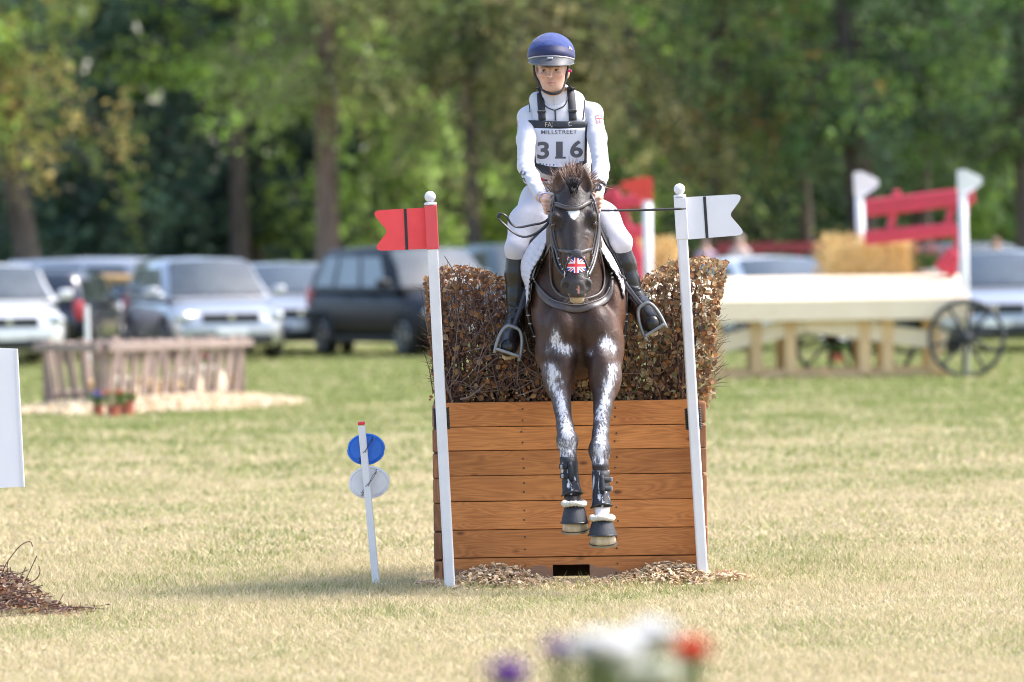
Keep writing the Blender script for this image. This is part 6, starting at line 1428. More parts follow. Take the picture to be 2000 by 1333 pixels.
# --- saddle pad, saddle, girth
def drape(y0, y1, a0, a1, off, ny=30, na=44, quilt=0.0, fwd=lambda a: 0.0, thick=0.012, cell=0.033):
    """sheet laid over the barrel: y along the back, a = angle from the top (deg)"""
    grid = []
    for i in range(ny + 1):
        row = []
        for j in range(na + 1):
            a = rad(a0 + (a1 - a0) * j / na); f = i / ny; y = y0 + (y1 - y0) * f + fwd(a) * (1 - f) + Yc
            ax = Vector((HX, y, 1.42)); d = Vector((math.sin(a), 0, math.cos(a))); best = HB.ray_cast(ax, d)[0]
            rr = (best - ax).length if best is not None else 0.3
            s1 = rr * a; q = quilt * min(1.0, (abs(math.sin(math.pi * s1 / cell)) ** 0.5) * (abs(math.sin(math.pi * (y - y0) / cell)) ** 0.5))
            row.append((ax, d, rr + off + q))
        grid.append(row)
    R = np.array([[c[2] for c in row] for row in grid])
    for _ in range(4):
        Rp = np.pad(R, 1, mode='edge'); S_ = (Rp[:-2, 1:-1] + Rp[2:, 1:-1] + Rp[1:-1, :-2] + Rp[1:-1, 2:]) / 4
        if quilt == 0: R = 0.5 * R + 0.5 * np.maximum(S_, R - 0.004)
    mb = MB(); vs = []; n1 = na + 1
    for lay_ in (0, -thick):
        for i, row in enumerate(grid):
            for j, (ax, d, _) in enumerate(row): vs.append(ax + d * (R[i, j] + lay_))
    N_ = (ny + 1) * n1; fs = []
    for i in range(ny):
        for j in range(na):
            q = (i * n1 + j, i * n1 + j + 1, (i + 1) * n1 + j + 1, (i + 1) * n1 + j); fs.append(q); fs.append(tuple(N_ + k for k in q[::-1]))
    bd = [i * n1 for i in range(ny + 1)]
    for i in range(ny):
        for j in (0, na): a, b_ = i * n1 + j, (i + 1) * n1 + j; fs.append((a, b_, b_ + N_, a + N_))
    for j in range(na):
        for i in (0, ny): a, b_ = i * n1 + j, i * n1 + j + 1; fs.append((a, b_, b_ + N_, a + N_))
    mb.add(vs, fs); return mb
pad = empty('saddle_pad', Vector((HX, 28.0 + Yc, 1.75)), 'white quilted saddle pad under the saddle', 'saddle pad')
def pad_side(inner, outer, yi, yo, nv=150, cell=12.5):
    """one side of the pad: rolls outwards from its front edge, then runs back along the barrel"""
    ci, co = catmull([Vector((*p, 0)) for p in inner], 12), catmull([Vector((*p, 0)) for p in outer], 12); vs = []; nu = 24; nb_ = 6; fs = []
    def samp(c, t): k = t * (len(c) - 1); i = min(int(k), len(c) - 2); return c[i].lerp(c[i + 1], k - i)
    arc = [0.0]; 
    for j in range(nv): arc.append(arc[-1] + (samp(co, (j + 1) / nv) - samp(co, j / nv)).length)
    for j in range(nv + 1):
        a, o = samp(ci, j / nv), samp(co, j / nv); wd = (o - a).length
        for i in range(nu + nb_ + 1):
            if i <= nu:
                f = i / nu; q = a.lerp(o, f); dist = wd * f; y = yi + (yo - yi) * f ** 1.8
                pf = min(1.0, abs(math.sin(math.pi * arc[j] / cell)) ** 0.7 * abs(math.sin(math.pi * (dist + 2.5) / cell)) ** 0.7)
                edge = 0.4 if f < 0.04 else 1.0; p = Q(q.x, q.y, y); n_ = (EYE - p).normalized(); vs.append(p + n_ * (0.017 * pf * edge))
            else:
                f = (i - nu) / nb_; p = Q(o.x, o.y, yo); vs.append(p + Vector((0, 0.45 * f, 0)))
    n1 = nu + nb_ + 1
    for j in range(nv):
        for i in range(n1 - 1): fs.append((j * n1 + i, j * n1 + i + 1, (j + 1) * n1 + i + 1, (j + 1) * n1 + i))
    mb = MB(); mb.add(vs, fs); put(mb, 'quilted_cloth', M_PAD, pad)
    b = MB(); b.tube([vs[j * n1] for j in range(nv + 1)], 0.0055, 6); put(b, 'binding', M_WEB, pad)
PIN_L = [(1084, 432), (1078, 445), (1072, 463), (1060, 496), (1048, 516), (1040, 529), (1036, 543), (1034.5, 559), (1034, 575), (1030, 600)]
POU_L = [(1080, 428), (1071, 442), (1055, 456), (1034, 478), (1022, 499), (1017, 517), (1018, 538), (1025, 559), (1024.5, 575), (1028, 601)]
PIN_R = [(1158, 436), (1161, 455), (1168, 480), (1178, 497), (1192, 521), (1205, 540), (1212, 558), (1218, 583)]
POU_R = [(1166, 432), (1171, 452), (1181, 476), (1195, 498), (1204, 515), (1211, 530), (1222, 560), (1221, 584)]
pad_side(PIN_L, POU_L, 27.60, 27.80); pad_side(PIN_R, POU_R, 27.60, 27.80)
put(drape(27.86, 28.46, -40, 40, 0.018, ny=20, na=40), 'quilted_cloth', M_PAD, pad)
saddle = empty('saddle', Vector((HX, 28.1 + Yc, 1.78)), 'black leather jumping saddle beneath the rider', 'saddle')
def flap(inner, outer, yi, yo):
    ci, co = catmull([Vector((*p, 0)) for p in inner], 6), catmull([Vector((*p, 0)) for p in outer], 6); vs = []; n1 = 12
    for a, o in zip(ci, co):
        for i in range(n1):
            f = i / (n1 - 4); vs.append(Q(a.x + (o.x - a.x) * min(1, f), a.y + (o.y - a.y) * min(1, f), yi + (yo - yi) * min(1, f) ** 1.6) + Vector((0, 0.14 * max(0, f - 1), 0)))
    m_ = len(ci); mb = MB(); mb.add(vs, [(j * n1 + i, j * n1 + i + 1, (j + 1) * n1 + i + 1, (j + 1) * n1 + i) for j in range(m_ - 1) for i in range(n1 - 1)]); put(mb, 'flap', M_LEATHB, saddle)
    b = MB(); b.tube([vs[j * n1 + 3] for j in range(m_)], 0.004, 6); put(b, 'flap_piping', MATS['piping_highlight'] if False else M_LEATH, saddle)
flap([(1074, 440), (1060, 454), (1040, 474), (1025, 497), (1019, 516), (1020, 540), (1024, 560)], [(1066, 436), (1050, 448), (1028, 468), (1014, 492), (1010, 516), (1012, 542), (1018, 562)], 27.80, 27.92)
flap([(1168, 432), (1174, 452), (1184, 474), (1197, 496), (1206, 513), (1213, 530), (1220, 548)], [(1176, 430), (1187, 448), (1200, 470), (1210, 492), (1217, 512), (1221, 530), (1225, 552)], 27.80, 27.92)
S_ = Body((HX - 0.22, 27.85 + Yc, 1.55), (HX + 0.22, 28.55 + Yc, 2.0), 0.01)
S_.chain([Vector((HX, 27.98 + Yc, 1.80)), Vector((HX, 28.15 + Yc, 1.765)), Vector((HX, 28.38 + Yc, 1.82))], [0.09, 0.10, 0.13], k=0.05, flat=((0, 0, 1), 0.5)); link('seat', body_mesh('seat', S_, 2, loc=saddle.location), M_LEATHB, saddle)
girth = MB()
for s in (-1, 1): strap(girth, [(Vector((HX + s * (0.235 + 0.02), 28.0 + Yc, 1.42)), Vector((s, 0, 0))), (Vector((HX + s * 0.255, 27.98 + Yc, 1.28)), Vector((s, -.1, 0))), (Vector((HX + s * 0.235, 27.96 + Yc, 1.15)), Vector((s, -.1, -.3))), (Vector((HX + s * 0.16, 27.95 + Yc, 1.05)), Vector((s * .6, 0, -1))), (Vector((HX, 27.95 + Yc, 1.02)), Vector((0, 0, -1)))], 0.07, 0.012)
put(girth, 'girth', M_LEATHB, saddle)
for pts in ([(1026, 566, 27.72), (1029, 600, 27.72), (1037, 640, 27.72), (1049, 668, 27.72)], [(1223, 560, 27.74), (1223, 600, 27.74), (1222, 635, 27.74), (1216, 670, 27.74)]):
    pn = [(p, Vector((0, -1, 0.1))) for p in catmull([Q(*q) for q in pts], 5)]; b = MB(); strap(b, pn, 0.016, 0.005); put(b, 'billet_strap', M_LEATHB, saddle)
    for f in (0.45, 0.62, 0.85): c = pn[int(f * len(pn))][0] - Vector((0, 0.006, 0)); b = MB(); b.bbox(c, (0.018, 0.004, 0.007), 0.002); put(b, 'buckle', M_METAL, saddle, smooth=False)
M_IRON = mat('stirrup_iron', (0.24, 0.245, 0.25), (0.19, 0.195, 0.20), scale=20, rough=0.45, metal=0.4)
def stirrup(top, lo, hi_, y, leather):
    """top eye, and the two ends of the tread bar, in the picture"""
    t, a, b_ = Q(*top, y), Q(*lo, y - 0.01), Q(*hi_, y - 0.01); ctr = (a + b_) / 2; up = (t - ctr); side = (b_ - a) / 2
    mb = MB(); pts = []
    for th in np.linspace(-0.15, math.pi + 0.15, 25):
        cu, su = math.cos(th), math.sin(th); pts.append(ctr + side * (1.06 * math.copysign(abs(cu) ** 0.62, cu)) + up * math.copysign(abs(su) ** 0.95, su))
    mb.tube(pts, 0.0085, 8, flat=1.6, up=(0, 1, 0)); o = put(mb, 'stirrup_iron', M_IRON, saddle)
    R = Matrix((side.normalized(), (up - side * up.dot(side) / side.length_squared).normalized().cross(side.normalized()).normalized(), (up - side * up.dot(side) / side.length_squared).normalized())).transposed()
    mb = MB(); mb.bbox(ctr + R @ Vector((0, 0.0, 0.0)), (side.length * 2.05, 0.06, 0.014), 0.005, R); put(mb, 'tread', M_IRON, saddle, smooth=False)
    mb = MB(); mb.bbox(t, (0.032, 0.012, 0.016), 0.004, R); put(mb, 'eye', M_IRON, saddle, smooth=False)
    pn = [(p, Vector((0, -1, 0.1))) for p in catmull([Q(*q) for q in leather], 6)]; mb = MB(); strap(mb, pn, 0.026, 0.008); put(mb, 'stirrup_leather', M_LEATHB, saddle)
stirrup((1003, 639), (969, 682), (1014, 697), 27.60, [(1027, 570, 27.74), (1021, 590, 27.70), (1013, 615, 27.65), (1004, 640, 27.60)])
stirrup((1256, 596), (1260, 657), (1297, 634), 27.62, [(1219, 552, 27.76), (1230, 568, 27.72), (1242, 584, 27.66), (1255, 600, 27.62)])
# --- leg boots
M_BOOTH = mat('tendon_boot', (0.024, 0.025, 0.030), (0.016, 0.017, 0.02), scale=25, rough=0.55, spec=0.25, bump=0.2, bscale=150)
M_FLEECE = mat('fleece', (0.66, 0.62, 0.54), (0.56, 0.51, 0.43), scale=40, rough=0.95, bump=0.8, bscale=160)
M_BELL = mat('bell_rubber', (0.034, 0.036, 0.045), (0.026, 0.027, 0.034), scale=300, rough=0.55, spec=0.3, bump=0.3, bscale=500)
def smear_mat():
    m = mat('tendon_boot_smeared', (0.024, 0.025, 0.030), (0.55, 0.55, 0.60), scale=16, rough=0.55, spec=0.25, stretch=(2.2, 2.2, 0.5), contrast=(0.36, 0.43), detail=6); return m
def ring_loft(rings, name, m, root, n=28):
    """rings: (centre, axis-aligned rx, ry)"""
    mb = MB(); vs = []; fs = []
    for c, rx, ry in rings:
        for k in range(n):
            th = 2 * math.pi * k / n; vs.append(Vector(c) + Vector((rx * math.cos(th), ry * math.sin(th), 0)))
    for j in range(len(rings) - 1):
        for k in range(n): fs.append((j * n + k, j * n + (k + 1) % n, (j + 1) * n + (k + 1) % n, (j + 1) * n + k))
    mb.add(vs, fs); return put(mb, name, m, root)
def leg_boots(leg, side, top_py, bot_py, fl_py, bell, lab):
    xs = [q[1] for q in leg]; fx = lambda py: (np.interp(py, xs, [q[0] for q in leg]), py, np.interp(py, xs, [q[2] for q in leg]))
    c = Q(*fx((top_py + bot_py) / 2)); root = empty('tendon_boot', c, 'black tendon boot smeared white on the %s foreleg' % lab, 'leg boot', 'tendon boots'); rings = []
    for f in np.linspace(0, 1, 9):
        py = top_py + (bot_py - top_py) * f; p = Q(*fx(py)); r0 = np.interp(f, [0, 0.08, 0.5, 0.75, 1.0], [0.041, 0.043, 0.0415, 0.043, 0.050]); rings.append((p, r0, r0 * 1.12))
    ring_loft([(rings[0][0], rings[0][1] * 0.85, rings[0][2] * .85)] + rings + [(rings[-1][0], rings[-1][1] * 0.88, rings[-1][2] * .88)], 'shell', smear_mat(), root)
    # binding that scoops up at the front of the fetlock
    pts = []; p1 = rings[-1]
    for th in np.linspace(0, 2 * math.pi, 33): pts.append(p1[0] + Vector((p1[1] * 1.02 * math.cos(th), p1[2] * 1.02 * math.sin(th), 0.016 * max(0, -math.sin(th)) ** 2 + 0.006 * math.cos(th))))
    mb = MB(); mb.tube(pts, 0.005, 6, cap=False); put(mb, 'binding', M_LEATHB, root)
    for f in (0.28, 0.55):
        q = rings[int(f * 8)]; pts = [(q[0] + Vector((q[1] * 1.02 * math.cos(th), q[2] * 1.02 * math.sin(th), 0)), Vector((math.cos(th), math.sin(th), 0))) for th in np.linspace(rad(160 if side < 0 else -80), rad(260 if side < 0 else 20), 12)]
        mb = MB(); strap(mb, pts, 0.026, 0.006); put(mb, 'strap', M_BOOTH, root); mb = MB(); mb.bbox(pts[7][0] + pts[7][1] * 0.006, (0.018, 0.006, 0.020), 0.003, Matrix.Rotation(rad(-10 if side < 0 else 10), 3, 'Y')); put(mb, 'tab', mat('grey_tab', (0.3, 0.3, 0.33), rough=0.5), root, smooth=False)
    mb = MB(); q0, q1 = rings[1][0] + Vector((0.004, -rings[1][2], 0)), rings[5][0] + Vector((0.004, -rings[5][2], 0)); strap(mb, [(q0.lerp(q1, t), Vector((0, -1, 0))) for t in np.linspace(0, 1, 6)], [0.02, 0.026, 0.03, 0.02], 0.008); put(mb, 'strike_pad', M_BOOTH, root)
    (bx, by0, w0, by1, w1, y) = bell; root = empty('bell_boot', Q(bx, by1, y), 'black bell boot with fleece cuff on the %s fore hoof' % lab, 'bell boot', 'bell boots')
    t, b_ = Q(bx - 1, by0, y + 0.02), Q(bx, by1, y); k = PM(27.1) / 2
    ring_loft([(t + Vector((0, 0, 0.004)), w0 * k * 0.8, w0 * k * 0.85), (t, w0 * k, w0 * k * 1.05)] + [(t.lerp(b_, f), (w0 + (w1 - w0) * f ** 0.85) * k, (w0 + (w1 - w0) * f ** 0.85) * k * 1.1) for f in (0.25, 0.5, 0.75, 0.95)] + [(b_, w1 * k * 0.98, w1 * k * 1.08), (b_ + Vector((0, 0, 0.006)), w1 * k * 0.9, w1 * k)], 'shell', M_BELL, root)
    mb = MB(); mb.tube([b_ + Vector((w1 * k * 1.0 * math.cos(th), w1 * k * 1.09 * math.sin(th), 0.004)) for th in np.linspace(0, 2 * math.pi, 29)], 0.005, 6, cap=False); put(mb, 'rim', M_LEATHB, root)
    mb = MB(); cpt = Q(bx - 1, fl_py, y + 0.02); pts = [cpt + Vector((w0 * k * 1.06 * math.cos(th), w0 * k * 1.12 * math.sin(th), 0.003 * math.sin(3 * th))) for th in np.linspace(0, 2 * math.pi, 41)]
    mb.tube(pts, [0.0135 + 0.002 * math.sin(9 * i) for i in range(41)], 9, cap=False); put(mb, 'fleece_cuff', M_FLEECE, root)
leg_boots(LEG_L, -1, 893, 966, 984, (1122.5, 990, 38, 1023, 54, 27.13), 'left-hand')
leg_boots(LEG_R, 1, 919, 990, 1012, (1177, 1017, 38, 1047, 56, 27.06), 'right-hand')
# ================================================================== rider
RX = Q(1090, 300, 28).x
rider = empty('person', Q(1090, 430, 28.05), 'rider in white with blue helmet and number bib astride the bay horse', 'person'); RL = rider.location.copy()
def rlink(name, B, m, it=2, col=None, parent=rider, extra=None): return link(name, body_mesh(name, B, it, col=col, loc=RL, extra=extra), m, parent)
SH_L, EL_L, WR_L = (1031, 230, 28.03), (1027, 326, 27.80), (1057, 384, 27.54)
SH_R, EL_R, WR_R = (1157, 222, 28.03), (1174, 328, 27.80), (1167, 378, 27.54)
HIP_L, KN_L, AN_L, TOE_L = (1060, 405, 28.06), (1010, 486, 27.84), (1006, 630, 27.84), (992, 676, 27.62)
HIP_R, KN_R, AN_R, TOE_R = (1128, 405, 28.06), (1211, 474, 27.86), (1244, 586, 27.86), (1273, 630, 27.62)
FX = 1077.0    # middle of the face in the picture
def skin_colour(V):
    px, py = pix(V); c = np.tile(np.array((0.64, 0.395, 0.30)), (len(V), 1)); hd = py < 186
    def mixc(c, k, t): return c + (np.array(t) - c) * (k * hd)[:, None]
    e = lambda cx, cy, rx, ry: np.exp(-(((px - cx) / rx) ** 2 + ((py - cy) / ry) ** 2))
    c = mixc(c, 0.35 * e(1055, 152, 8, 7) + 0.35 * e(1094, 150, 8, 7), (0.62, 0.26, 0.20))              # cheeks
    c = mixc(c, 0.85 * e(1075, 160.2, 8, 1.5) + 0.85 * e(1075.5, 165, 7, 1.9), (0.50, 0.20, 0.18))      # lips
    c = mixc(c, 0.9 * e(1075.5, 162.3, 6.5, 0.7), (0.10, 0.03, 0.03))
    c = mixc(c, 0.22 * (sstep(156, 166, py) * (np.abs(px - 1075) > 9) + e(1078, 173, 14, 6) + e(1074, 155.5, 9, 1.6)), (0.30, 0.20, 0.16))   # stubble
    c = mixc(c, 0.75 * e(1061.5, 132.5, 7.5, 1.3) + 0.75 * e(1087, 130.8, 8, 1.3), (0.16, 0.10, 0.07))   # brows
    c = mixc(c, 0.9 * e(1070.5, 152.3, 1.5, 1.0) + 0.9 * e(1078.5, 151.6, 1.5, 1.0), (0.14, 0.06, 0.05)) # nostrils
    c = mixc(c, (1 - sstep(124, 136, py)) * ((px < 1052) | (px > 1101)) * 0.9, (0.16, 0.11, 0.085))      # hair at the temples
    return c
def finger(B, pts, r0, r1, k=0.003): B.chain(pts, [r0 + (r1 - r0) * i / (len(pts) - 1) for i in range(len(pts))], k=k)
def hand(B, c, s):
    """closed riding hand: knuckles to the camera, thumb on top, fingers wrapped round the rein; s=+1 thumb side towards +x"""
    c = Vector(c); B.ell(c + Vector((0, 0.028, 0.016)), (0.026, 0.040, 0.036), k=0.012); B.cone(c + Vector((0, 0.07, 0.035)), c + Vector((0, 0.03, 0.018)), 0.024, 0.027, k=0.012)
    for i in range(4):
        z = 0.030 - 0.020 * i; x0 = -s * (0.020 - 0.003 * i); ln = (1.0, 1.06, 1.0, 0.82)[i]; r = (0.0098, 0.0100, 0.0094, 0.0082)[i]
        k1 = c + Vector((x0, 0.008 + 0.003 * i, z)); k2 = c + Vector((x0 * 0.55, -0.026 * ln, z - 0.005)); k3 = c + Vector((s * 0.020 * ln, -0.024 * ln, z - 0.009)); k4 = c + Vector((s * 0.024, 0.004, z - 0.009))
        finger(B, [k1, k2, k3, k4], r * 1.08, r * 0.88)
    t0 = c + Vector((s * 0.016, 0.035, 0.034)); finger(B, [t0, c + Vector((s * 0.022, 0.004, 0.043)), c + Vector((s * 0.013, -0.022, 0.041))], 0.0125, 0.0088, k=0.006)
def build_rider_body():
    B = Body((RX - 0.40, 27.36 + Yc, 1.05), (RX + 0.62, 28.34 + Yc, 2.66), 0.0046)
    # head
    hc = Q(1080, 118, 28.0)
    B.ell(hc, (0.078, 0.098, 0.105), k=0.02)
    B.ell(Q(FX + 1, 148, 27.945), (0.061, 0.062, 0.075), k=0.03)
    B.ell(Q(1078.5, 172, 27.935), (0.036, 0.036, 0.026), k=0.03)                                  # chin
    for s in (-1, 1):
        B.cone(Q(1079 + s * 20, 150, 27.98), Q(1079 + s * 12, 173, 27.935), 0.022, 0.018, k=0.025)  # jaw
        B.ell(Q(FX - 2 + s * 15.5, 147, 27.895), (0.020, 0.016, 0.013), k=0.018)                    # cheekbone
        B.ell(Q(FX - 2.5 + s * 12.2, 132.5, 27.888), (0.022, 0.012, 0.0065), k=0.012)               # brow ridge
    B.ell(Q(FX - 2 - 12, 138.2, 27.872), (0.016, 0.016, 0.0085), k=0.010, sub=True); B.ell(Q(FX - 2 + 12, 136.8, 27.872), (0.016, 0.016, 0.0085), k=0.010, sub=True)
    B.cone(Q(1074.5, 134, 27.885), Q(1074, 149, 27.862), 0.0075, 0.0105, k=0.010); B.ell(Q(1074, 150, 27.858), (0.011, 0.012, 0.009), k=0.006)
    for s in (-1, 1): B.ell(Q(1074.3 + s * 4.4, 150.8, 27.870), (0.007, 0.009, 0.006), k=0.005)
    B.ell(Q(1075, 160.0, 27.872), (0.020, 0.012, 0.0045), k=0.006); B.ell(Q(1075.5, 165.2, 27.874), (0.017, 0.012, 0.0058), k=0.006); B.ell(Q(1075.3, 162.4, 27.862), (0.016, 0.010, 0.0016), k=0.002, sub=True)
    for ex, ey in ((1048.5, 143), (1108, 142)):
        s = -1 if ex < 1079 else 1; B.ell(Q(ex, ey, 28.0), (0.010, 0.020, 0.031), rot=Matrix.Rotation(rad(s * 22), 3, 'Z'), k=0.006)
    # neck, trunk
    B.cone(Q(1081, 165, 28.0), Q(1084, 215, 28.05), 0.055, 0.060, k=0.025)
    B.chain([Q(1090, 225, 28.06), Q(1094, 290, 28.07), Q(1096, 350, 28.08), Q(1095, 395, 28.1)], [0.12, 0.125, 0.11, 0.13], k=0.05, flat=((0, 1, 0), 0.75))
    for sh, el, wr in ((SH_L, EL_L, WR_L), (SH_R, EL_R, WR_R)): B.chain([Q(*sh), Q(*el), Q(*wr)], [0.045, 0.036, 0.026], k=0.03)
    for hp, kn, an, te in ((HIP_L, KN_L, AN_L, TOE_L), (HIP_R, KN_R, AN_R, TOE_R)): B.chain([Q(*hp), Q(*kn), Q(*an)], [0.07, 0.036, 0.022], k=0.02); B.cone(Q(*an), Q(*te), 0.022, 0.018, k=0.02)
    wl, wr = Q(*WR_L), Q(*WR_R); hl, hr = Q(1069, 402, 27.46), Q(1167, 398, 27.46)
    B.cone(wl, hl + Vector((0, 0.05, 0.03)), 0.026, 0.024, k=0.01); B.cone(wr, hr + Vector((0, 0.05, 0.03)), 0.026, 0.024, k=0.01)
    hand(B, hl, 1); hand(B, hr, -1)
    return B, hl, hr
M_SKIN = attr_mat('skin', rough=0.5, spec=0.35, vary=0.08, vscale=30); _b = M_SKIN.node_tree.nodes['Principled BSDF']; _b.inputs['Subsurface Weight'].default_value = 0.12; _b.inputs['Subsurface Radius'].default_value = (0.012, 0.005, 0.003); _b.inputs['Subsurface Scale'].default_value = 1.0
RB_, hand_l, hand_r = build_rider_body()
rider_body = rlink('body', RB_, M_SKIN, 1, col=skin_colour); del RB_
RBV = BVHTree.FromPolygons([v.co + RL for v in rider_body.data.vertices], [tuple(p.vertices) for p in rider_body.data.polygons])
M_EYEW = mat('eye_white', (0.36, 0.31, 0.29), rough=0.15); M_IRIS = mat('iris_brown', (0.035, 0.02, 0.012), rough=0.1, coat=1.0)
for ex, ey in ((1063, 138.3), (1087, 136.7)):
    h = hit(ex, ey, RBV); c = h[0] + Vector((0, 0.0065, 0)); e = put(ball(c, 0.0098, sq=(1.05, 1, 0.62)), 'eye', M_EYEW, rider)
    put(ball(c + Vector((-0.002, -0.0056, -0.0016)), 0.0056, sq=(1, 1, 0.95)), 'iris', M_IRIS, rider)
    mb = MB(); mb.tube([c + Vector((x, -0.0098 + 14 * x * x, 0.0040 - 18 * x * x)) for x in np.linspace(-0.012, 0.012, 9)], 0.0021, 6); put(mb, 'eyelid', mat('lash_line', (0.14, 0.07, 0.05), rough=0.6), rider)
# --- clothes
M_CLOTH = mat('white_jersey', (0.55, 0.55, 0.60), (0.52, 0.52, 0.575), scale=5, rough=0.75, bump=1.0, bscale=13, stretch=(1, 1, 0.7)); M_BREECH = mat('white_breeches', (0.55, 0.545, 0.59), (0.52, 0.515, 0.56), scale=5, rough=0.8, bump=0.7, bscale=11)
M_VEST = mat('white_vest', (0.545, 0.545, 0.585), (0.52, 0.52, 0.56), scale=6, rough=0.7, bump=0.3, bscale=25)
B = Body((RX - 0.33, 27.42 + Yc, 1.75), (RX + 0.33, 28.34 + Yc, 2.46), 0.0055)
B.cone(Q(1082, 187, 28.02), Q(1084, 212, 28.05), 0.059, 0.075, k=0.03)
B.chain([Q(1092, 228, 28.06), Q(1094, 290, 28.07), Q(1097, 345, 28.08), Q(1098, 372, 28.08)], [0.135, 0.14, 0.125, 0.125], k=0.05, flat=((0, 1, 0), 0.75))
for s, (sh, el, wr) in ((-1, (SH_L, EL_L, WR_L)), (1, (SH_R, EL_R, WR_R))):
    a, b, c = Q(*sh), Q(*el), Q(*wr); w = (c - b).normalized()
    B.cone(Q(1084 + s * 20, 205, 28.06), a, 0.042, 0.045, k=0.04); B.ell(a, (0.045, 0.052, 0.046), k=0.03)
    B.chain([a, a.lerp(b, 0.45) + Vector((s * 0.004, -0.01, 0)), b], [0.047, 0.046, 0.040], k=0.02); B.chain([b, b.lerp(c, 0.35), c - w * 0.004], [0.040, 0.040, 0.032], k=0.015)
    for f, rr in ((0.12, 0.006), (0.25, 0.005), (0.42, 0.004), (0.66, 0.003)): q = b.lerp(c, f); B.ell(q + Vector((0, -0.030, 0.0)), (0.032, 0.014, 0.0045), rot=Matrix.Rotation(rad(s * -28), 3, 'Y'), k=0.014)
    for f in (0.70, 0.82, 0.93): q = a.lerp(b, f); B.ell(q + Vector((s * 0.012, -0.034, 0)), (0.030, 0.012, 0.005), rot=Matrix.Rotation(rad(s * 24), 3, 'Y'), k=0.014)
    h0 = c + w * 0.012; B.ell(h0, (0.026, 0.026, 0.026), k=0.0, sub=True)
jersey = rlink('jersey', B, M_CLOTH, 2)
B = Body((RX - 0.26, 27.80 + Yc, 1.85), (RX + 0.26, 28.32 + Yc, 2.50), 0.0055)      # body protector
B.chain([Q(1091, 222, 28.06), Q(1093, 250, 28.06), Q(1094, 290, 28.06), Q(1097, 332, 28.07)], [0.135, 0.150, 0.152, 0.140], k=0.04, flat=((0, 1, 0), 0.82))
for s in (-1, 1): B.cone(Q(1086 + s * 26, 190, 28.10), Q(1088 + s * 40, 196, 28.07), 0.030, 0.034, k=0.02); B.cone(Q(1086 + s * 38, 194, 28.03), Q(1091 + s * 34, 235, 27.98), 0.034, 0.045, k=0.03)
B.cone(Q(1066, 180, 28.15), Q(1102, 179, 28.15), 0.035, 0.035, k=0.03)
B.ell(Q(1083, 186, 27.98), (0.060, 0.085, 0.048), k=0.015, sub=True)
for s, q in ((-1, SH_L), (1, SH_R)): B.cone(Q(*q), Q(q[0] + s * 4, q[1] + 62, 28.0), 0.052, 0.050, k=0.01, sub=True)
vest = rlink('body_protector', B, M_VEST, 2); VB = BVHTree.FromPolygons([v.co + RL for v in vest.data.vertices], [tuple(p.vertices) for p in vest.data.polygons])
JB = BVHTree.FromPolygons([v.co + RL for v in jersey.data.vertices], [tuple(p.vertices) for p in jersey.data.polygons])
B = Body((RX - 0.38, 27.56 + Yc, 1.50), (RX + 0.48, 28.34 + Yc, 2.06), 0.0055)      # breeches
B.chain([Q(1097, 358, 28.09), Q(1096, 390, 28.10)], [0.135, 0.150], k=0.04, flat=((0, 1, 0), 0.8))
for s, hp, kn in ((-1, HIP_L, KN_L), (1, HIP_R, KN_R)):
    h0, k0 = Q(*hp), Q(*kn); B.chain([h0, h0.lerp(k0, 0.5) + Vector((s * 0.012, 0, 0.02)), k0], [0.105, 0.088, 0.060], k=0.04); B.cone(k0, Q(kn[0] - s * 0, kn[1] + 22, kn[2] + 0.02), 0.058, 0.050, k=0.02)
    B.ell(h0 + Vector((s * 0.06, -0.02, 0.03)), (0.05, 0.06, 0.08), k=0.04)
    for f in (0.15, 0.3, 0.45): B.ell(h0.lerp(k0, f) + Vector((-s * 0.01, -0.085 + 0.04 * f, 0.02)), (0.05, 0.012, 0.006), rot=Matrix.Rotation(rad(s * 35), 3, 'Y'), k=0.018)
rlink('breeches', B, M_BREECH, 2)
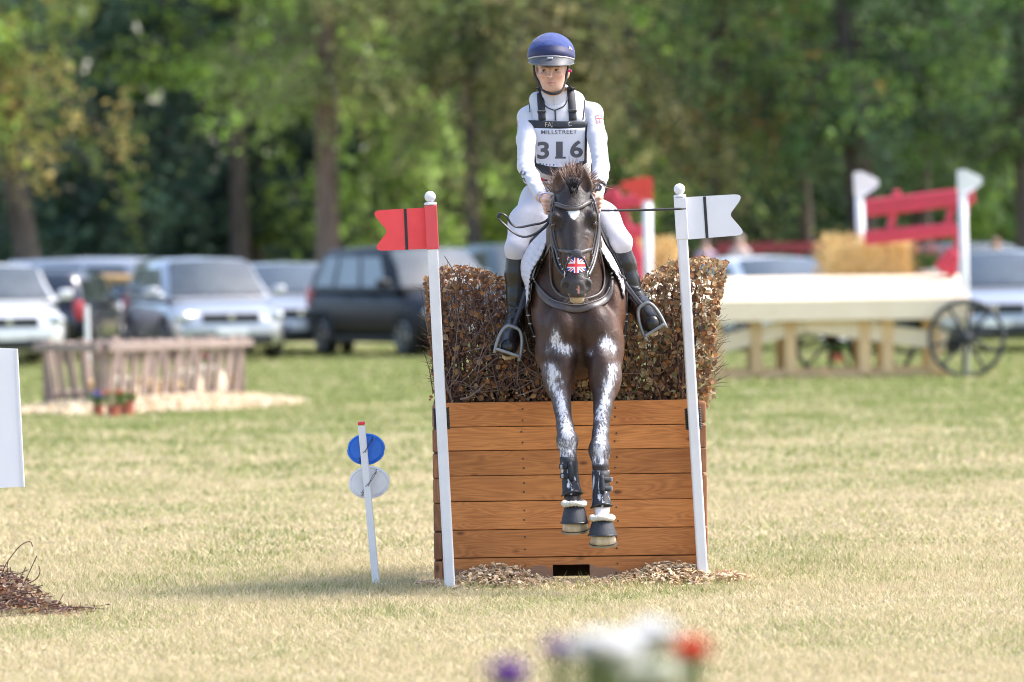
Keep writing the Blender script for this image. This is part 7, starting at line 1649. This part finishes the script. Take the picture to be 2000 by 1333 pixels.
# tall boots
M_TALL = mat('tall_boot_leather', (0.014, 0.012, 0.010), (0.009, 0.008, 0.008), scale=9, rough=0.30, spec=0.45, bump=0.4, bscale=18); M_SOLE = mat('boot_sole', (0.36, 0.27, 0.17), (0.26, 0.19, 0.12), scale=30, rough=0.8)
for s, kn, an, te in ((-1, KN_L, AN_L, TOE_L), (1, KN_R, AN_R, TOE_R)):
    k0, a0, t0 = Q(kn[0] - s * 1, kn[1] + 20, kn[2] + 0.015), Q(*an), Q(*te); lo = np.minimum(np.minimum(k0, a0), t0) - 0.12; hi = np.maximum(np.maximum(k0, a0), t0) + 0.12
    B = Body(lo, hi, 0.0045); ax = (a0 - k0)
    B.chain([k0, k0 + ax * 0.25 + Vector((0, 0.012, 0)), k0 + ax * 0.6 + Vector((0, 0.008, 0)), k0 + ax * 0.9, a0], [0.055, 0.058, 0.047, 0.038, 0.040], k=0.02)
    if s > 0: B.cone(k0 + Vector((0.018, 0.0, 0.045)), k0 + ax * 0.2, 0.034, 0.05, k=0.02)
    else: B.cone(k0 + Vector((-0.016, 0.0, 0.030)), k0 + ax * 0.2, 0.034, 0.05, k=0.02)
    f = (t0 - a0).normalized(); hl = a0 - f * 0.05 + Vector((0, 0, -0.045)); B.cone(hl, a0, 0.036, 0.040, k=0.02)
    B.chain([a0, a0.lerp(t0, 0.5) + Vector((0, 0, 0.004)), t0 - Vector((0, 0, 0.0))], [0.043, 0.047, 0.040], k=0.025); B.chain([hl, a0.lerp(t0, 0.55) - Vector((0, 0, 0.022)), t0 - Vector((0, 0, 0.016))], [0.036, 0.042, 0.037], k=0.02)
    for i in range(5): q = k0 + ax * (0.74 + 0.06 * i); B.ell(q + Vector((0, -0.036, 0)), (0.032, 0.010, 0.004), rot=Matrix.Rotation(rad((-1) ** i * 14), 3, 'Y'), k=0.010)
    for i in range(3): q = a0.lerp(t0, 0.25 + 0.2 * i); B.ell(q + Vector((0, -0.01, 0.036)), (0.030, 0.006, 0.006), rot=Matrix.Rotation(rad((-1) ** i * 20), 3, 'Z'), k=0.010)
    o = rlink('tall_boot', B, M_TALL, 1)
    mb = MB(); x = f.cross(Vector((0, 0, 1))).normalized(); up = x.cross(f).normalized(); sole = []
    for u, w in ((-0.36, 0.030), (-0.30, 0.036), (0.2, 0.030), (0.55, 0.040), (0.85, 0.041), (1.05, 0.032), (1.12, 0.014)): sole.append((u, w))
    Lf = (t0 - a0).length; ring_ = [a0 + f * (u * Lf) + x * w for u, w in sole] + [a0 + f * (u * Lf) - x * w for u, w in sole[::-1]]
    dn = -up; vs = [p + dn * 0.038 for p in ring_] + [p + dn * 0.060 for p in ring_]; n = len(ring_); mb.add(vs, [tuple(range(n)), tuple(range(n, 2 * n))[::-1]] + [(i, (i + 1) % n, (i + 1) % n + n, i + n) for i in range(n)]); put(mb, 'sole', M_SOLE, rider, smooth=False)
    mb = MB(); mb.bbox(hl + dn * 0.03, (0.056, 0.05, 0.028), 0.006); put(mb, 'heel', mat('boot_heel', (0.03, 0.025, 0.02), rough=0.6), rider, smooth=False)
    c = a0.lerp(t0, 0.22); pts = [(c + x * (0.044 * math.cos(t)) + up * (0.042 * math.sin(t)), x * math.cos(t) + up * math.sin(t)) for t in np.linspace(-0.4, math.pi + 0.4, 18)]
    mb = MB(); strap(mb, pts, 0.012, 0.005); put(mb, 'spur_strap', M_LEATHB, rider); mb = MB(); mb.bbox(pts[11][0] + pts[11][1] * 0.004, (0.016, 0.008, 0.014), 0.002); put(mb, 'spur_buckle', M_METAL, rider, smooth=False)
# grey outer panel of the breeches seat
# --- number bib: black carrier and white card
def vest_pts(pxs, n=5, lift=0.004):
    out = []
    for q in catmull([Vector((a, b_, 0)) for a, b_ in pxs], n):
        h = hit(q.x, q.y, VB)
        if h[0] is not None: out.append((h[0], h[1]))
        elif out: out.append((P(q.x, q.y, out[-1][0].y), out[-1][1]))
        else: out.append((Q(q.x, q.y, 27.95), Vector((0, -1, 0))))
    return out
BIBY = {}
def bib_y(px):       # the card hangs as a gentle cylinder in front of the chest
    ys = [hit(x, y, VB)[0] for x in (1093, 1085, 1101) for y in (255, 275, 295, 312)]; 
    if 'y' not in BIBY: BIBY['y'] = min(p.y for p in ys if p is not None) - 0.010
    return BIBY['y'] + 1.15 * ((px - 1093) * PM(28)) ** 2 * 1.0 + 0.0
def BQ(px, py, lift=0.0): return P(px, py, bib_y(px) - lift)
def sheet(outline_top, outline_bot, name, m, lift, nx=24, ny=8, th=0.004):
    mb = MB(); vs = []
    for lay_ in (0, th):
        for j in range(ny + 1):
            for i in range(nx + 1):
                u = i / nx; a = Vector((np.interp(u, [t[0] for t in outline_top], [t[1] for t in outline_top]), np.interp(u, [t[0] for t in outline_top], [t[2] for t in outline_top]), 0)); b_ = Vector((np.interp(u, [t[0] for t in outline_bot], [t[1] for t in outline_bot]), np.interp(u, [t[0] for t in outline_bot], [t[2] for t in outline_bot]), 0))
                q = a.lerp(b_, j / ny); vs.append(BQ(q.x, q.y, lift - lay_))
    n1 = nx + 1; N_ = n1 * (ny + 1); fs = []
    for j in range(ny):
        for i in range(nx): q = (j * n1 + i, (j + 1) * n1 + i, (j + 1) * n1 + i + 1, j * n1 + i + 1); fs += [q, tuple(k + N_ for k in q[::-1])]
    for i in range(nx):
        for j in (0, ny): a, b_ = j * n1 + i, j * n1 + i + 1; fs.append((a, b_, b_ + N_, a + N_))
    for j in range(ny):
        for i in (0, nx): a, b_ = j * n1 + i, (j + 1) * n1 + i; fs.append((a, b_, b_ + N_, a + N_))
    mb.add(vs, fs); return put(mb, name, m, rider)
M_CARD = mat('bib_card', (0.58, 0.58, 0.64), (0.55, 0.55, 0.61), scale=6, rough=0.35, spec=0.5); M_BIBK = mat('bib_black', (0.022, 0.023, 0.030), (0.016, 0.017, 0.022), scale=30, rough=0.65)
sheet([(0, 1032, 235), (0.5, 1090, 237), (1, 1147, 238)], [(0, 1044, 324), (0.12, 1058, 338), (0.3, 1078, 345), (0.7, 1112, 338), (0.88, 1132, 328), (1, 1146, 318)], 'bib_carrier', M_BIBK, 0.000, ny=12)
sheet([(0, 1040, 250.5), (0.5, 1092, 252), (1, 1143, 250)], [(0, 1047.5, 319), (0.25, 1070, 325), (0.5, 1094, 327), (0.75, 1118, 323), (1, 1141, 314)], 'bib_card', M_CARD, 0.003, ny=12, th=0.002)
sheet([(0, 1078, 238.5), (0.5, 1096, 239.5), (1, 1114, 239)], [(0, 1077, 249), (0.5, 1096, 249), (1, 1112, 247.5)], 'bib_fold', M_LEATHB, 0.007, nx=10, ny=2, th=0.003)
FONT = None
def bib_text(txt, cx, cy, cap_px, width_px, m, lift, bold=0.0, spacing=1.0, name='lettering', shear=0.0):
    cu = bpy.data.curves.new('t', 'FONT'); cu.body = txt; cu.align_x = 'CENTER'; cu.offset = bold; cu.space_character = spacing; cu.resolution_u = 5
    ob = bpy.data.objects.new('t', cu); COL.objects.link(ob); dg = bpy.context.evaluated_depsgraph_get(); me = bpy.data.meshes.new_from_object(ob.evaluated_get(dg)); bpy.data.objects.remove(ob); 
    bm = bmesh.new(); bm.from_mesh(me); bmesh.ops.triangulate(bm, faces=bm.faces)
    xs = [v.co.x for v in bm.verts]; ys = [v.co.y for v in bm.verts]; x0, x1, y0, y1 = min(xs), max(xs), min(ys), max(ys)
    mb = MB(); bm.verts.index_update()
    vs = [BQ(cx + (v.co.x - (x0 + x1) / 2) / (x1 - x0) * width_px, cy - (v.co.y - (y0 + y1) / 2) / (y1 - y0) * cap_px + shear * (v.co.x - (x0 + x1) / 2) / (x1 - x0), lift) for v in bm.verts]
    mb.add(vs, [tuple(v.index for v in f.verts) for f in bm.faces]); bm.free(); return put(mb, name, m, rider, smooth=False)
M_INK = mat('print_ink', (0.075, 0.072, 0.085), rough=0.4); M_BEIGE = mat('print_beige', (0.5, 0.45, 0.36), rough=0.5)
bib_text('MILLSTREET', 1092, 258.2, 8.2, 70, M_INK, 0.0042, 0.005, 1.05, shear=-1.0)
bib_text('3', 1061, 294, 34, 23, M_INK, 0.0042, 0.028, shear=-0.6); bib_text('1', 1092.5, 293, 32, 13, M_INK, 0.0042, 0.028); bib_text('6', 1126, 291.5, 34, 25, M_INK, 0.0042, 0.028, shear=-0.6)
mb = MB(); [mb.add([BQ(x, y, 0.0042) for x, y in q], [(0, 1, 2, 3)]) for q in ([(1084, 306.5), (1105, 306.5), (1105, 310.3), (1084, 310.3)],)]; put(mb, 'lettering', M_INK, rider, smooth=False)
bib_text('FA', 1071, 243.6, 9.5, 13, M_BEIGE, 0.0042, 0.0); bib_text('C', 1113, 242, 8, 8, mat('print_grey', (0.4, 0.4, 0.42), rough=0.5), 0.0095, 0.0)
for k, (x0, w, c) in enumerate(((1053, 4, 'g'), (1060, 2, 'b'), (1066, 3, 'b'), (1073, 2, 'r'), (1080, 3, 'b'), (1104, 3, 'r'), (1132, 4, 'b'))):
    mm = mat('sponsor_' + c, {'g': (0.05, 0.18, 0.16), 'b': (0.1, 0.12, 0.25), 'r': (0.45, 0.15, 0.15)}[c], rough=0.5); yb = 318.5 - 0.0016 * (x0 - 1094) ** 2 + (3 if x0 < 1120 else -1)
    mb = MB(); mb.add([BQ(x0, yb, 0.0042), BQ(x0 + w, yb, 0.0042), BQ(x0 + w, yb + 3, 0.0042), BQ(x0, yb + 3, 0.0042)], [(0, 3, 2, 1)]); put(mb, 'sponsor_mark', mm, rider, smooth=False)
# shoulder straps with buckles, piping, zip
for pts, w in (([(1055, 170), (1055, 182), (1057, 205), (1059, 236)], 0.036), ([(1113, 170), (1115, 182), (1117, 205), (1119, 236)], 0.038)):
    b = MB(); strap(b, [(p + n * 0.002, n) for p, n in vest_pts(pts)], w, 0.005); put(b, 'shoulder_strap', M_BIBK, rider)
for (px, py, w) in ((1058, 220.5, 0.042), (1118, 219, 0.042), (1057, 176, 0.040), (1115, 178, 0.042)):
    p, n = vest_pts([(px, py), (px, py + 0.5), (px, py + 1)])[0]; c = p + n * 0.011
    mb = MB(); mb.bbox(c, (w, 0.006, 0.013), 0.003); o = put(mb, 'strap_buckle', M_LEATHB, rider, smooth=False); mb = MB(); mb.bbox(c + Vector((0, -0.003, 0.005)), (w * 0.92, 0.004, 0.002), 0.0009); put(mb, 'buckle_edge', mat('buckle_grey', (0.3, 0.3, 0.32), rough=0.4), rider, smooth=False)
for pts in ([(1060, 196), (1064, 206), (1072, 212), (1083, 216)], [(1109, 194), (1104, 205), (1096, 211), (1084, 216)], [(1084, 216), (1085, 225), (1085, 236)], [(1033, 200), (1035, 215), (1038, 234)], [(1141, 197), (1140, 215), (1138, 234)]):
    b = MB(); strap(b, vest_pts(pts), 0.005 if pts[0][0] != 1084 else 0.008, 0.004, 0.001); put(b, 'piping', M_BIBK, rider)
b = MB(); strap(b, on_pts([(1083, 193), (1083.5, 200), (1084, 210)], 0, JB), 0.006, 0.004, 0.001); put(b, 'collar_zip', mat('zip_grey', (0.55, 0.55, 0.57), rough=0.4), rider)
# flags and letters on the sleeves, belt buckle, wristband, watch
decal(rider, 'sleeve_flag', JB, [(1163, 225.5), (1174.5, 224.5), (1176, 241), (1165, 241.5)], lambda u, v: True, lambda u, v: union_jack(u, v), 22, 22)
decal(rider, 'sleeve_flag', JB, [(1005.5, 237), (1012, 236), (1012, 252), (1006, 253)], lambda u, v: True, lambda u, v: union_jack(u, v), 16, 22)
def letter(ch, px, py, hpx, rot):
    cu = bpy.data.curves.new('t', 'FONT'); cu.body = ch; cu.align_x = 'CENTER'; cu.offset = 0.02; ob = bpy.data.objects.new('t', cu); COL.objects.link(ob); dg = bpy.context.evaluated_depsgraph_get(); me = bpy.data.meshes.new_from_object(ob.evaluated_get(dg)); bpy.data.objects.remove(ob)
    vs = []; mb = MB(); cs, sn = math.cos(rad(rot)), math.sin(rad(rot)); ok = True
    for v in me.vertices:
        x, y = v.co.x * hpx, (v.co.y - 0.35) * hpx; h = hit(px + x * cs + y * sn, py - (y * cs - x * sn), JB)
        if h[0] is None: nn = JB.find_nearest(Q(px + x * cs + y * sn, py - (y * cs - x * sn), 27.75)); h = (nn[0], nn[1])
        vs.append(h[0] + h[1] * 0.003)
    if ok: mb.add(vs, [tuple(p.vertices) for p in me.polygons]); put(mb, 'sleeve_letter', mat('navy_print', (0.03, 0.035, 0.09), rough=0.5), rider, smooth=False)
letter('C', 1021.5, 339, 13, -66); letter('P', 1024.5, 351.5, 13, -66); letter('P', 1028.5, 363, 13, -62)
B = Body((RX - .18, 27.9 + Yc, 1.92), (RX + .18, 28.3 + Yc, 2.05), 0.006); B.cone(Q(1097, 349.5, 28.085), Q(1097, 350, 28.085), 0.136, 0.136, k=0, flat=((0, 1, 0), 0.80))
Vb = []; cpt = Q(1097, 350, 28.085); mb = MB(); strap(mb, [(cpt + Vector((0.142 * math.cos(t), 0.114 * math.sin(t), 0.004 * math.cos(t))), Vector((math.cos(t), math.sin(t) * 1.2, 0)).normalized()) for t in np.linspace(0, 2 * math.pi, 40)], 0.030, 0.004); put(mb, 'belt', M_BREECH, rider)
mb = MB(); q0 = cpt + Vector((0.142 * math.cos(rad(-128)), 0.118 * math.sin(rad(-128)), 0.0)); mb.bbox(q0, (0.042, 0.008, 0.024), 0.003, Matrix.Rotation(rad(-30), 3, 'Z')); put(mb, 'belt_patch', mat('belt_navy_red', (0.02, 0.025, 0.10), (0.6, 0.03, 0.05), scale=60, rough=0.6, contrast=(0.5, 0.53)), rider, smooth=False)
def band(c, ax, r, w, m, name, th=0.003):
    ax = ax.normalized(); a = ax.orthogonal().normalized(); b_ = ax.cross(a); mb = MB(); strap(mb, [(c + a * (r * math.cos(t)) + b_ * (r * math.sin(t)), a * math.cos(t) + b_ * math.sin(t)) for t in np.linspace(0, 2 * math.pi, 25)], w, th); return put(mb, name, m, rider)
wl = Q(*WR_L); band(wl.lerp(hand_l + Vector((0, 0.05, 0.03)), 0.5), hand_l - wl, 0.028, 0.010, mat('blue_wristband', (0.08, 0.18, 0.62), (0.5, 0.55, 0.8), scale=60, rough=0.5, contrast=(0.55, 0.65)), 'wristband')
wc = Q(*EL_R).lerp(Q(*WR_R), 0.80); band(wc, Q(*WR_R) - Q(*EL_R), 0.040, 0.022, M_WEB, 'watch_strap')
fc = Q(1166.5, 369, 27.53); mb = MB(); Rw = (EYE - fc).to_track_quat('Z', 'Y').to_matrix(); mb.lathe([(0.001, 0), (0.026, 0), (0.0275, 0.004), (0.0275, 0.010), (0.024, 0.013), (0.001, 0.013)], 24, fc, rot=Rw @ Matrix.Rotation(rad(-25), 3, 'X')); put(mb, 'watch', mat('watch_white', (0.70, 0.70, 0.72), rough=0.4), rider, smooth=False)
Rw2 = Rw @ Matrix.Rotation(rad(-25), 3, 'X'); mb = MB(); mb.lathe([(0.0195, 0.0135), (0.022, 0.0135), (0.022, 0.0145), (0.0195, 0.0145)], 24, fc, rot=Rw2); mb.bbox(fc + Rw2 @ Vector((0.016, 0.003, 0.0142)), (0.006, 0.014, 0.001), 0.0003, Rw2); mb.bbox(fc + Rw2 @ Vector((-0.016, 0.003, 0.0142)), (0.006, 0.014, 0.001), 0.0003, Rw2); put(mb, 'watch_dial', mat('watch_dark', (0.06, 0.06, 0.07), rough=0.4), rider, smooth=False)
mb = MB(); mb.bbox(fc + Rw2 @ Vector((0, 0, 0.0143)), (0.018, 0.014, 0.0015), 0.0005, Rw2); put(mb, 'watch_screen', mat('lcd', (0.45, 0.48, 0.46), rough=0.2), rider, smooth=False)
# --- helmet
helmet_c = Q(1077, 109, 27.985)
M_SILK = mat('navy_silk', (0.040, 0.064, 0.215), (0.028, 0.046, 0.165), scale=5, rough=0.75, spec=0.2, bump=1.0, bscale=11, stretch=(1, 1, 1.6), sheen=0.2); M_SILKD = mat('dark_navy_band', (0.012, 0.016, 0.075), rough=0.6); M_PEAK = mat('helmet_grey', (0.055, 0.058, 0.065), (0.045, 0.047, 0.053), scale=30, rough=0.5); M_PIPE = mat('helmet_trim', (0.42, 0.40, 0.41), rough=0.4)
def helmet():
    rx, ry, rz = 0.1145, 0.138, 0.112; mb = MB(); n, K = 48, 16; vs = []; fs = []; tl = Matrix.Rotation(rad(4), 3, 'X') @ Matrix.Rotation(rad(2), 3, 'Y')
    for i in range(K + 1):
        ph = rad(1) + rad(97) * i / K
        for k in range(n):
            th = 2 * math.pi * k / n; w = 1 + 0.012 * math.sin(6 * th + 0.5) * math.sin(ph) + 0.008 * math.sin(11 * th + 3 * ph) * math.sin(ph) ** 3 + (0.02 * math.sin(ph) ** 8)
            vs.append(helmet_c + tl @ Vector((rx * w * math.sin(ph) * math.cos(th), ry * w * math.sin(ph) * math.sin(th), rz * (math.cos(ph) ** (0.9 if ph < 1.57 else 1) if ph < 1.57 else math.cos(ph)) * (1 - 0.012 * math.cos(6 * th)))))
    for i in range(K):
        for k in range(n): fs.append((i * n + k, (i + 1) * n + k, (i + 1) * n + (k + 1) % n, i * n + (k + 1) % n))
    fs.append(tuple(range(n))); mb.add(vs, fs); o = put(mb, 'helmet_silk', M_SILK, rider)
    # hard shell below the silk, dark brow band, trim, peak
    def arc(th, rr, z): return helmet_c + tl @ Vector((rx * rr * math.sin(th), -ry * rr * math.cos(th), z))
    def ribbon_arc(r0, z0, r1, z1, a, name, m, bow0=0.0, bow1=0.0, th_=0.004, edge=True):
        mb = MB(); vs = []; N_ = 30
        for lay_ in (0, 1):
            for k in range(N_ + 1):
                t = rad(-a + 2 * a * k / N_); c_ = math.cos(t)
                vs += [arc(t, r0 - 0.03 * lay_, z0 + bow0 * c_ - th_ * lay_), arc(t, r1 - 0.03 * lay_, z1 + bow1 * c_ - th_ * lay_)]
        fs = [(2 * k, 2 * k + 1, 2 * k + 3, 2 * k + 2) for k in range(N_)]; M2 = 2 * (N_ + 1); fs += [tuple(M2 + q for q in f[::-1]) for f in fs]
        fs += [(2 * k + 1, 2 * k + 1 + M2, 2 * k + 3 + M2, 2 * k + 3) for k in range(N_)] + [(2 * k, 2 * k + 2, 2 * k + 2 + M2, 2 * k + M2) for k in range(N_)]
        mb.add(vs, fs); return put(mb, name, m, rider)
    ribbon_arc(0.99, 0.010, 0.985, -0.024, 180, 'helmet_rim', M_PEAK)
    ribbon_arc(1.030, 0.006, 1.036, -0.014, 74, 'brow_band', M_SILKD, 0.050, 0.014)
    ribbon_arc(1.040, -0.020, 1.044, -0.024, 72, 'peak_trim', M_PIPE, 0.026, 0.025)
    # peak: a curved visor projecting over the brow
    mb = MB(); vs = []; N_ = 30; R_ = 7
    for k in range(N_ + 1):
        t = rad(-76 + 152 * k / N_); c_ = max(0, math.cos(t * 1.02))
        for j in range(R_ + 1):
            f = j / R_; vs.append(helmet_c + tl @ Vector((rx * (1.005 - 0.015 * f) * math.sin(t), -(ry * 1.01 * math.cos(t)) - 0.060 * f * c_ ** 0.8, -0.022 + 0.022 * c_ - 0.032 * f ** 1.3 * c_ - 0.008 * f)))
    for k in range(N_):
        for j in range(R_): a = k * (R_ + 1) + j; fs2 = (a, a + 1, a + R_ + 2, a + R_ + 1); mb.f.append(fs2); mb.mi.append(0)
    top = list(vs); mb.v = [tuple(v) for v in top] + [tuple(v - Vector((0, 0, 0.005))) for v in top]; M2 = len(top); mb.f += [tuple(M2 + q for q in f[::-1]) for f in list(mb.f)]; mb.mi = [0] * len(mb.f); mb.cols = [(1, 1, 1)] * len(mb.v)
    put(mb, 'peak', M_PEAK, rider)
    rim = [top[k * (R_ + 1) + R_] - Vector((0, 0, 0.002)) for k in range(N_ + 1)]; mb = MB(); mb.tube(rim, 0.0042, 6); put(mb, 'peak_rim', mat('peak_rim_grey', (0.10, 0.10, 0.11), rough=0.35), rider)
    mb = MB(); mb.bbox(helmet_c + tl @ Vector((-0.008, -ry * 1.03 - 0.024, -0.004 - 0.003)), (0.028, 0.008, 0.010), 0.004, Matrix.Rotation(rad(-30), 3, 'X')); put(mb, 'helmet_badge', mat('badge_silver', (0.5, 0.53, 0.56), rough=0.3, metal=0.7), rider, smooth=False)
    HVB = BVHTree.FromPolygons([v.co + RL for v in o.data.vertices], [tuple(p.vertices) for p in o.data.polygons]); decal(rider, 'helmet_flag', HVB, [(1110, 90), (1116, 95), (1117, 102), (1111, 98)], lambda u, v: True, lambda u, v: union_jack(u, v), 14, 12)
helmet()
for pts in ([(1043, 128, 27.93), (1045, 145, 27.95), (1052, 160, 27.945), (1059, 172, 27.93), (1066, 180, 27.915), (1080, 184, 27.905), (1092, 180.5, 27.915), (1099, 171, 27.93), (1104, 158, 27.945), (1107, 142, 27.95), (1110, 126, 27.95)],):
    pn = [(p, Vector((0.0, -1, -0.3)) if abs(p.x - Q(1080, 180, 27.9).x) < 0.03 else Vector((math.copysign(0.8, p.x - Q(1080, 180, 27.9).x), -0.7, 0))) for p in catmull([Q(*q) for q in pts], 6)]
    b = MB(); strap(b, pn, 0.014, 0.005); put(b, 'chin_strap', M_WEB, rider)
b = MB(); b.bbox(Q(1113, 139, 27.925), (0.018, 0.010, 0.013), 0.003); put(b, 'pink_tag', mat('pink_tag_cloth', (0.75, 0.04, 0.22), rough=0.5), rider, smooth=False)
b = MB(); b.bbox(Q(1112, 128, 27.925), (0.007, 0.010, 0.011), 0.003); put(b, 'yellow_tag', mat('yellow_tag_cloth', (0.75, 0.6, 0.02), rough=0.5), rider, smooth=False)
b = MB(); b.ell = None; put(ball(Q(1080, 112, 28.03), 0.098, sq=(0.92, 1.02, 1.0)), 'hair', mat('dark_hair', (0.05, 0.035, 0.025), rough=0.6), rider)
# --- whip held across the neck
whip = empty('riding_whip', hand_r, 'thin black riding whip held level, pointing at the white flag', 'whip')
a = Q(1163, 411.5, 27.45); t_ = Q(1340, 408, 27.55); mid = Q(1240, 411, 27.50)
pp = catmull([a, Q(1195, 411.5, 27.47), mid, t_], 8); b = MB(); b.tube(pp[:10], 0.0052, 8); put(b, 'shaft', mat('whip_blue', (0.02, 0.025, 0.06), rough=0.5), whip)
b = MB(); b.tube(pp[9:], [0.0060 if i < len(pp[9:]) - 1 else 0.003 for i in range(len(pp[9:]))], 8); put(b, 'keeper', mat('whip_grip', (0.018, 0.018, 0.02), rough=0.6), whip)
q = Q(1189, 411.4, 27.47); b = MB(); b.tube([q - Vector((0.007, 0, 0)), q + Vector((0.007, 0, 0))], 0.0062, 8); put(b, 'collar', mat('whip_collar', (0.55, 0.45, 0.35), rough=0.4), whip)

# ================================================================== three onlookers behind the cars
def onlooker(px, py, y, h, top, hair, label, seed):
    c = P(px, py, y); zt = c.z + 0.13; base = Vector((c.x, y, ground_z(0, y))); s = (zt - base.z) / 1.74
    root = empty('person', base, label, 'person', 'onlookers behind the cars'); B = Body((-0.36, -0.25, -0.02), (0.36, 0.25, 1.80), 0.02)
    B.ell((0, 0, 1.62), (0.077, 0.095, 0.115), k=0.02); B.ell((0, -0.09, 1.60), (0.014, 0.02, 0.02), k=0.01); B.cone((0, 0, 1.56), (0, 0.01, 1.42), 0.055, 0.06, k=0.03)
    B.chain([(0, 0, 1.36), (0, 0, 1.12), (0, 0, 0.95)], [0.17, 0.14, 0.15], k=0.05, flat=((0, 1, 0), 0.65))
    for q in (-1, 1):
        B.chain([(q * 0.17, 0, 1.40), (q * 0.23, 0.01, 1.12), (q * 0.20, -0.06, 0.88), (q * 0.20, -0.08, 0.78)], [0.052, 0.043, 0.034, 0.035], k=0.03); B.chain([(q * 0.09, 0, 0.92), (q * 0.10, -0.01, 0.5), (q * 0.10, 0.02, 0.08)], [0.088, 0.06, 0.042], k=0.03); B.cone((q * 0.10, 0.03, 0.05), (q * 0.11, -0.12, 0.04), 0.042, 0.036, k=0.02)
    def col(V):
        cc = np.tile(np.array((0.62, 0.38, 0.29)), (len(V), 1)); z = V[:, 2]; cc[(z < 1.45) & (z > 0.9)] = top; cc[z <= 0.9] = (0.05, 0.06, 0.10); return cc
    b = link('body', body_mesh('body', B, 2, col=col), M_SKIN, root); root.scale = (s, s, s)
    put_h = MB(); hb = ball((0, 0.014, 1.645), 0.104, sq=(0.86, 1.02, 1.08)); hb.v = [v for v in hb.v]; 
    hb.f = [f for f in hb.f if sum(hb.v[i][2] for i in f) / len(f) > 1.62 or sum(hb.v[i][1] for i in f) / len(f) > 0.03]; hb.mi = [0] * len(hb.f); hb.build('hair', mat('onlooker_hair_%d' % seed, hair, rough=0.7), root, smooth=True)
onlooker(1445, 473, 106, 1.7, (0.55, 0.42, 0.40), (0.42, 0.33, 0.26), 'fair-haired onlooker whose head shows under the white flag', 1)
onlooker(1378, 480, 106, 1.7, (0.45, 0.30, 0.42), (0.16, 0.10, 0.08), 'dark-haired onlooker partly hidden behind the right flag pole', 2)
onlooker(1945, 480, 100, 1.7, (0.60, 0.35, 0.36), (0.20, 0.10, 0.07), 'onlooker standing between the cars at the right edge', 3)
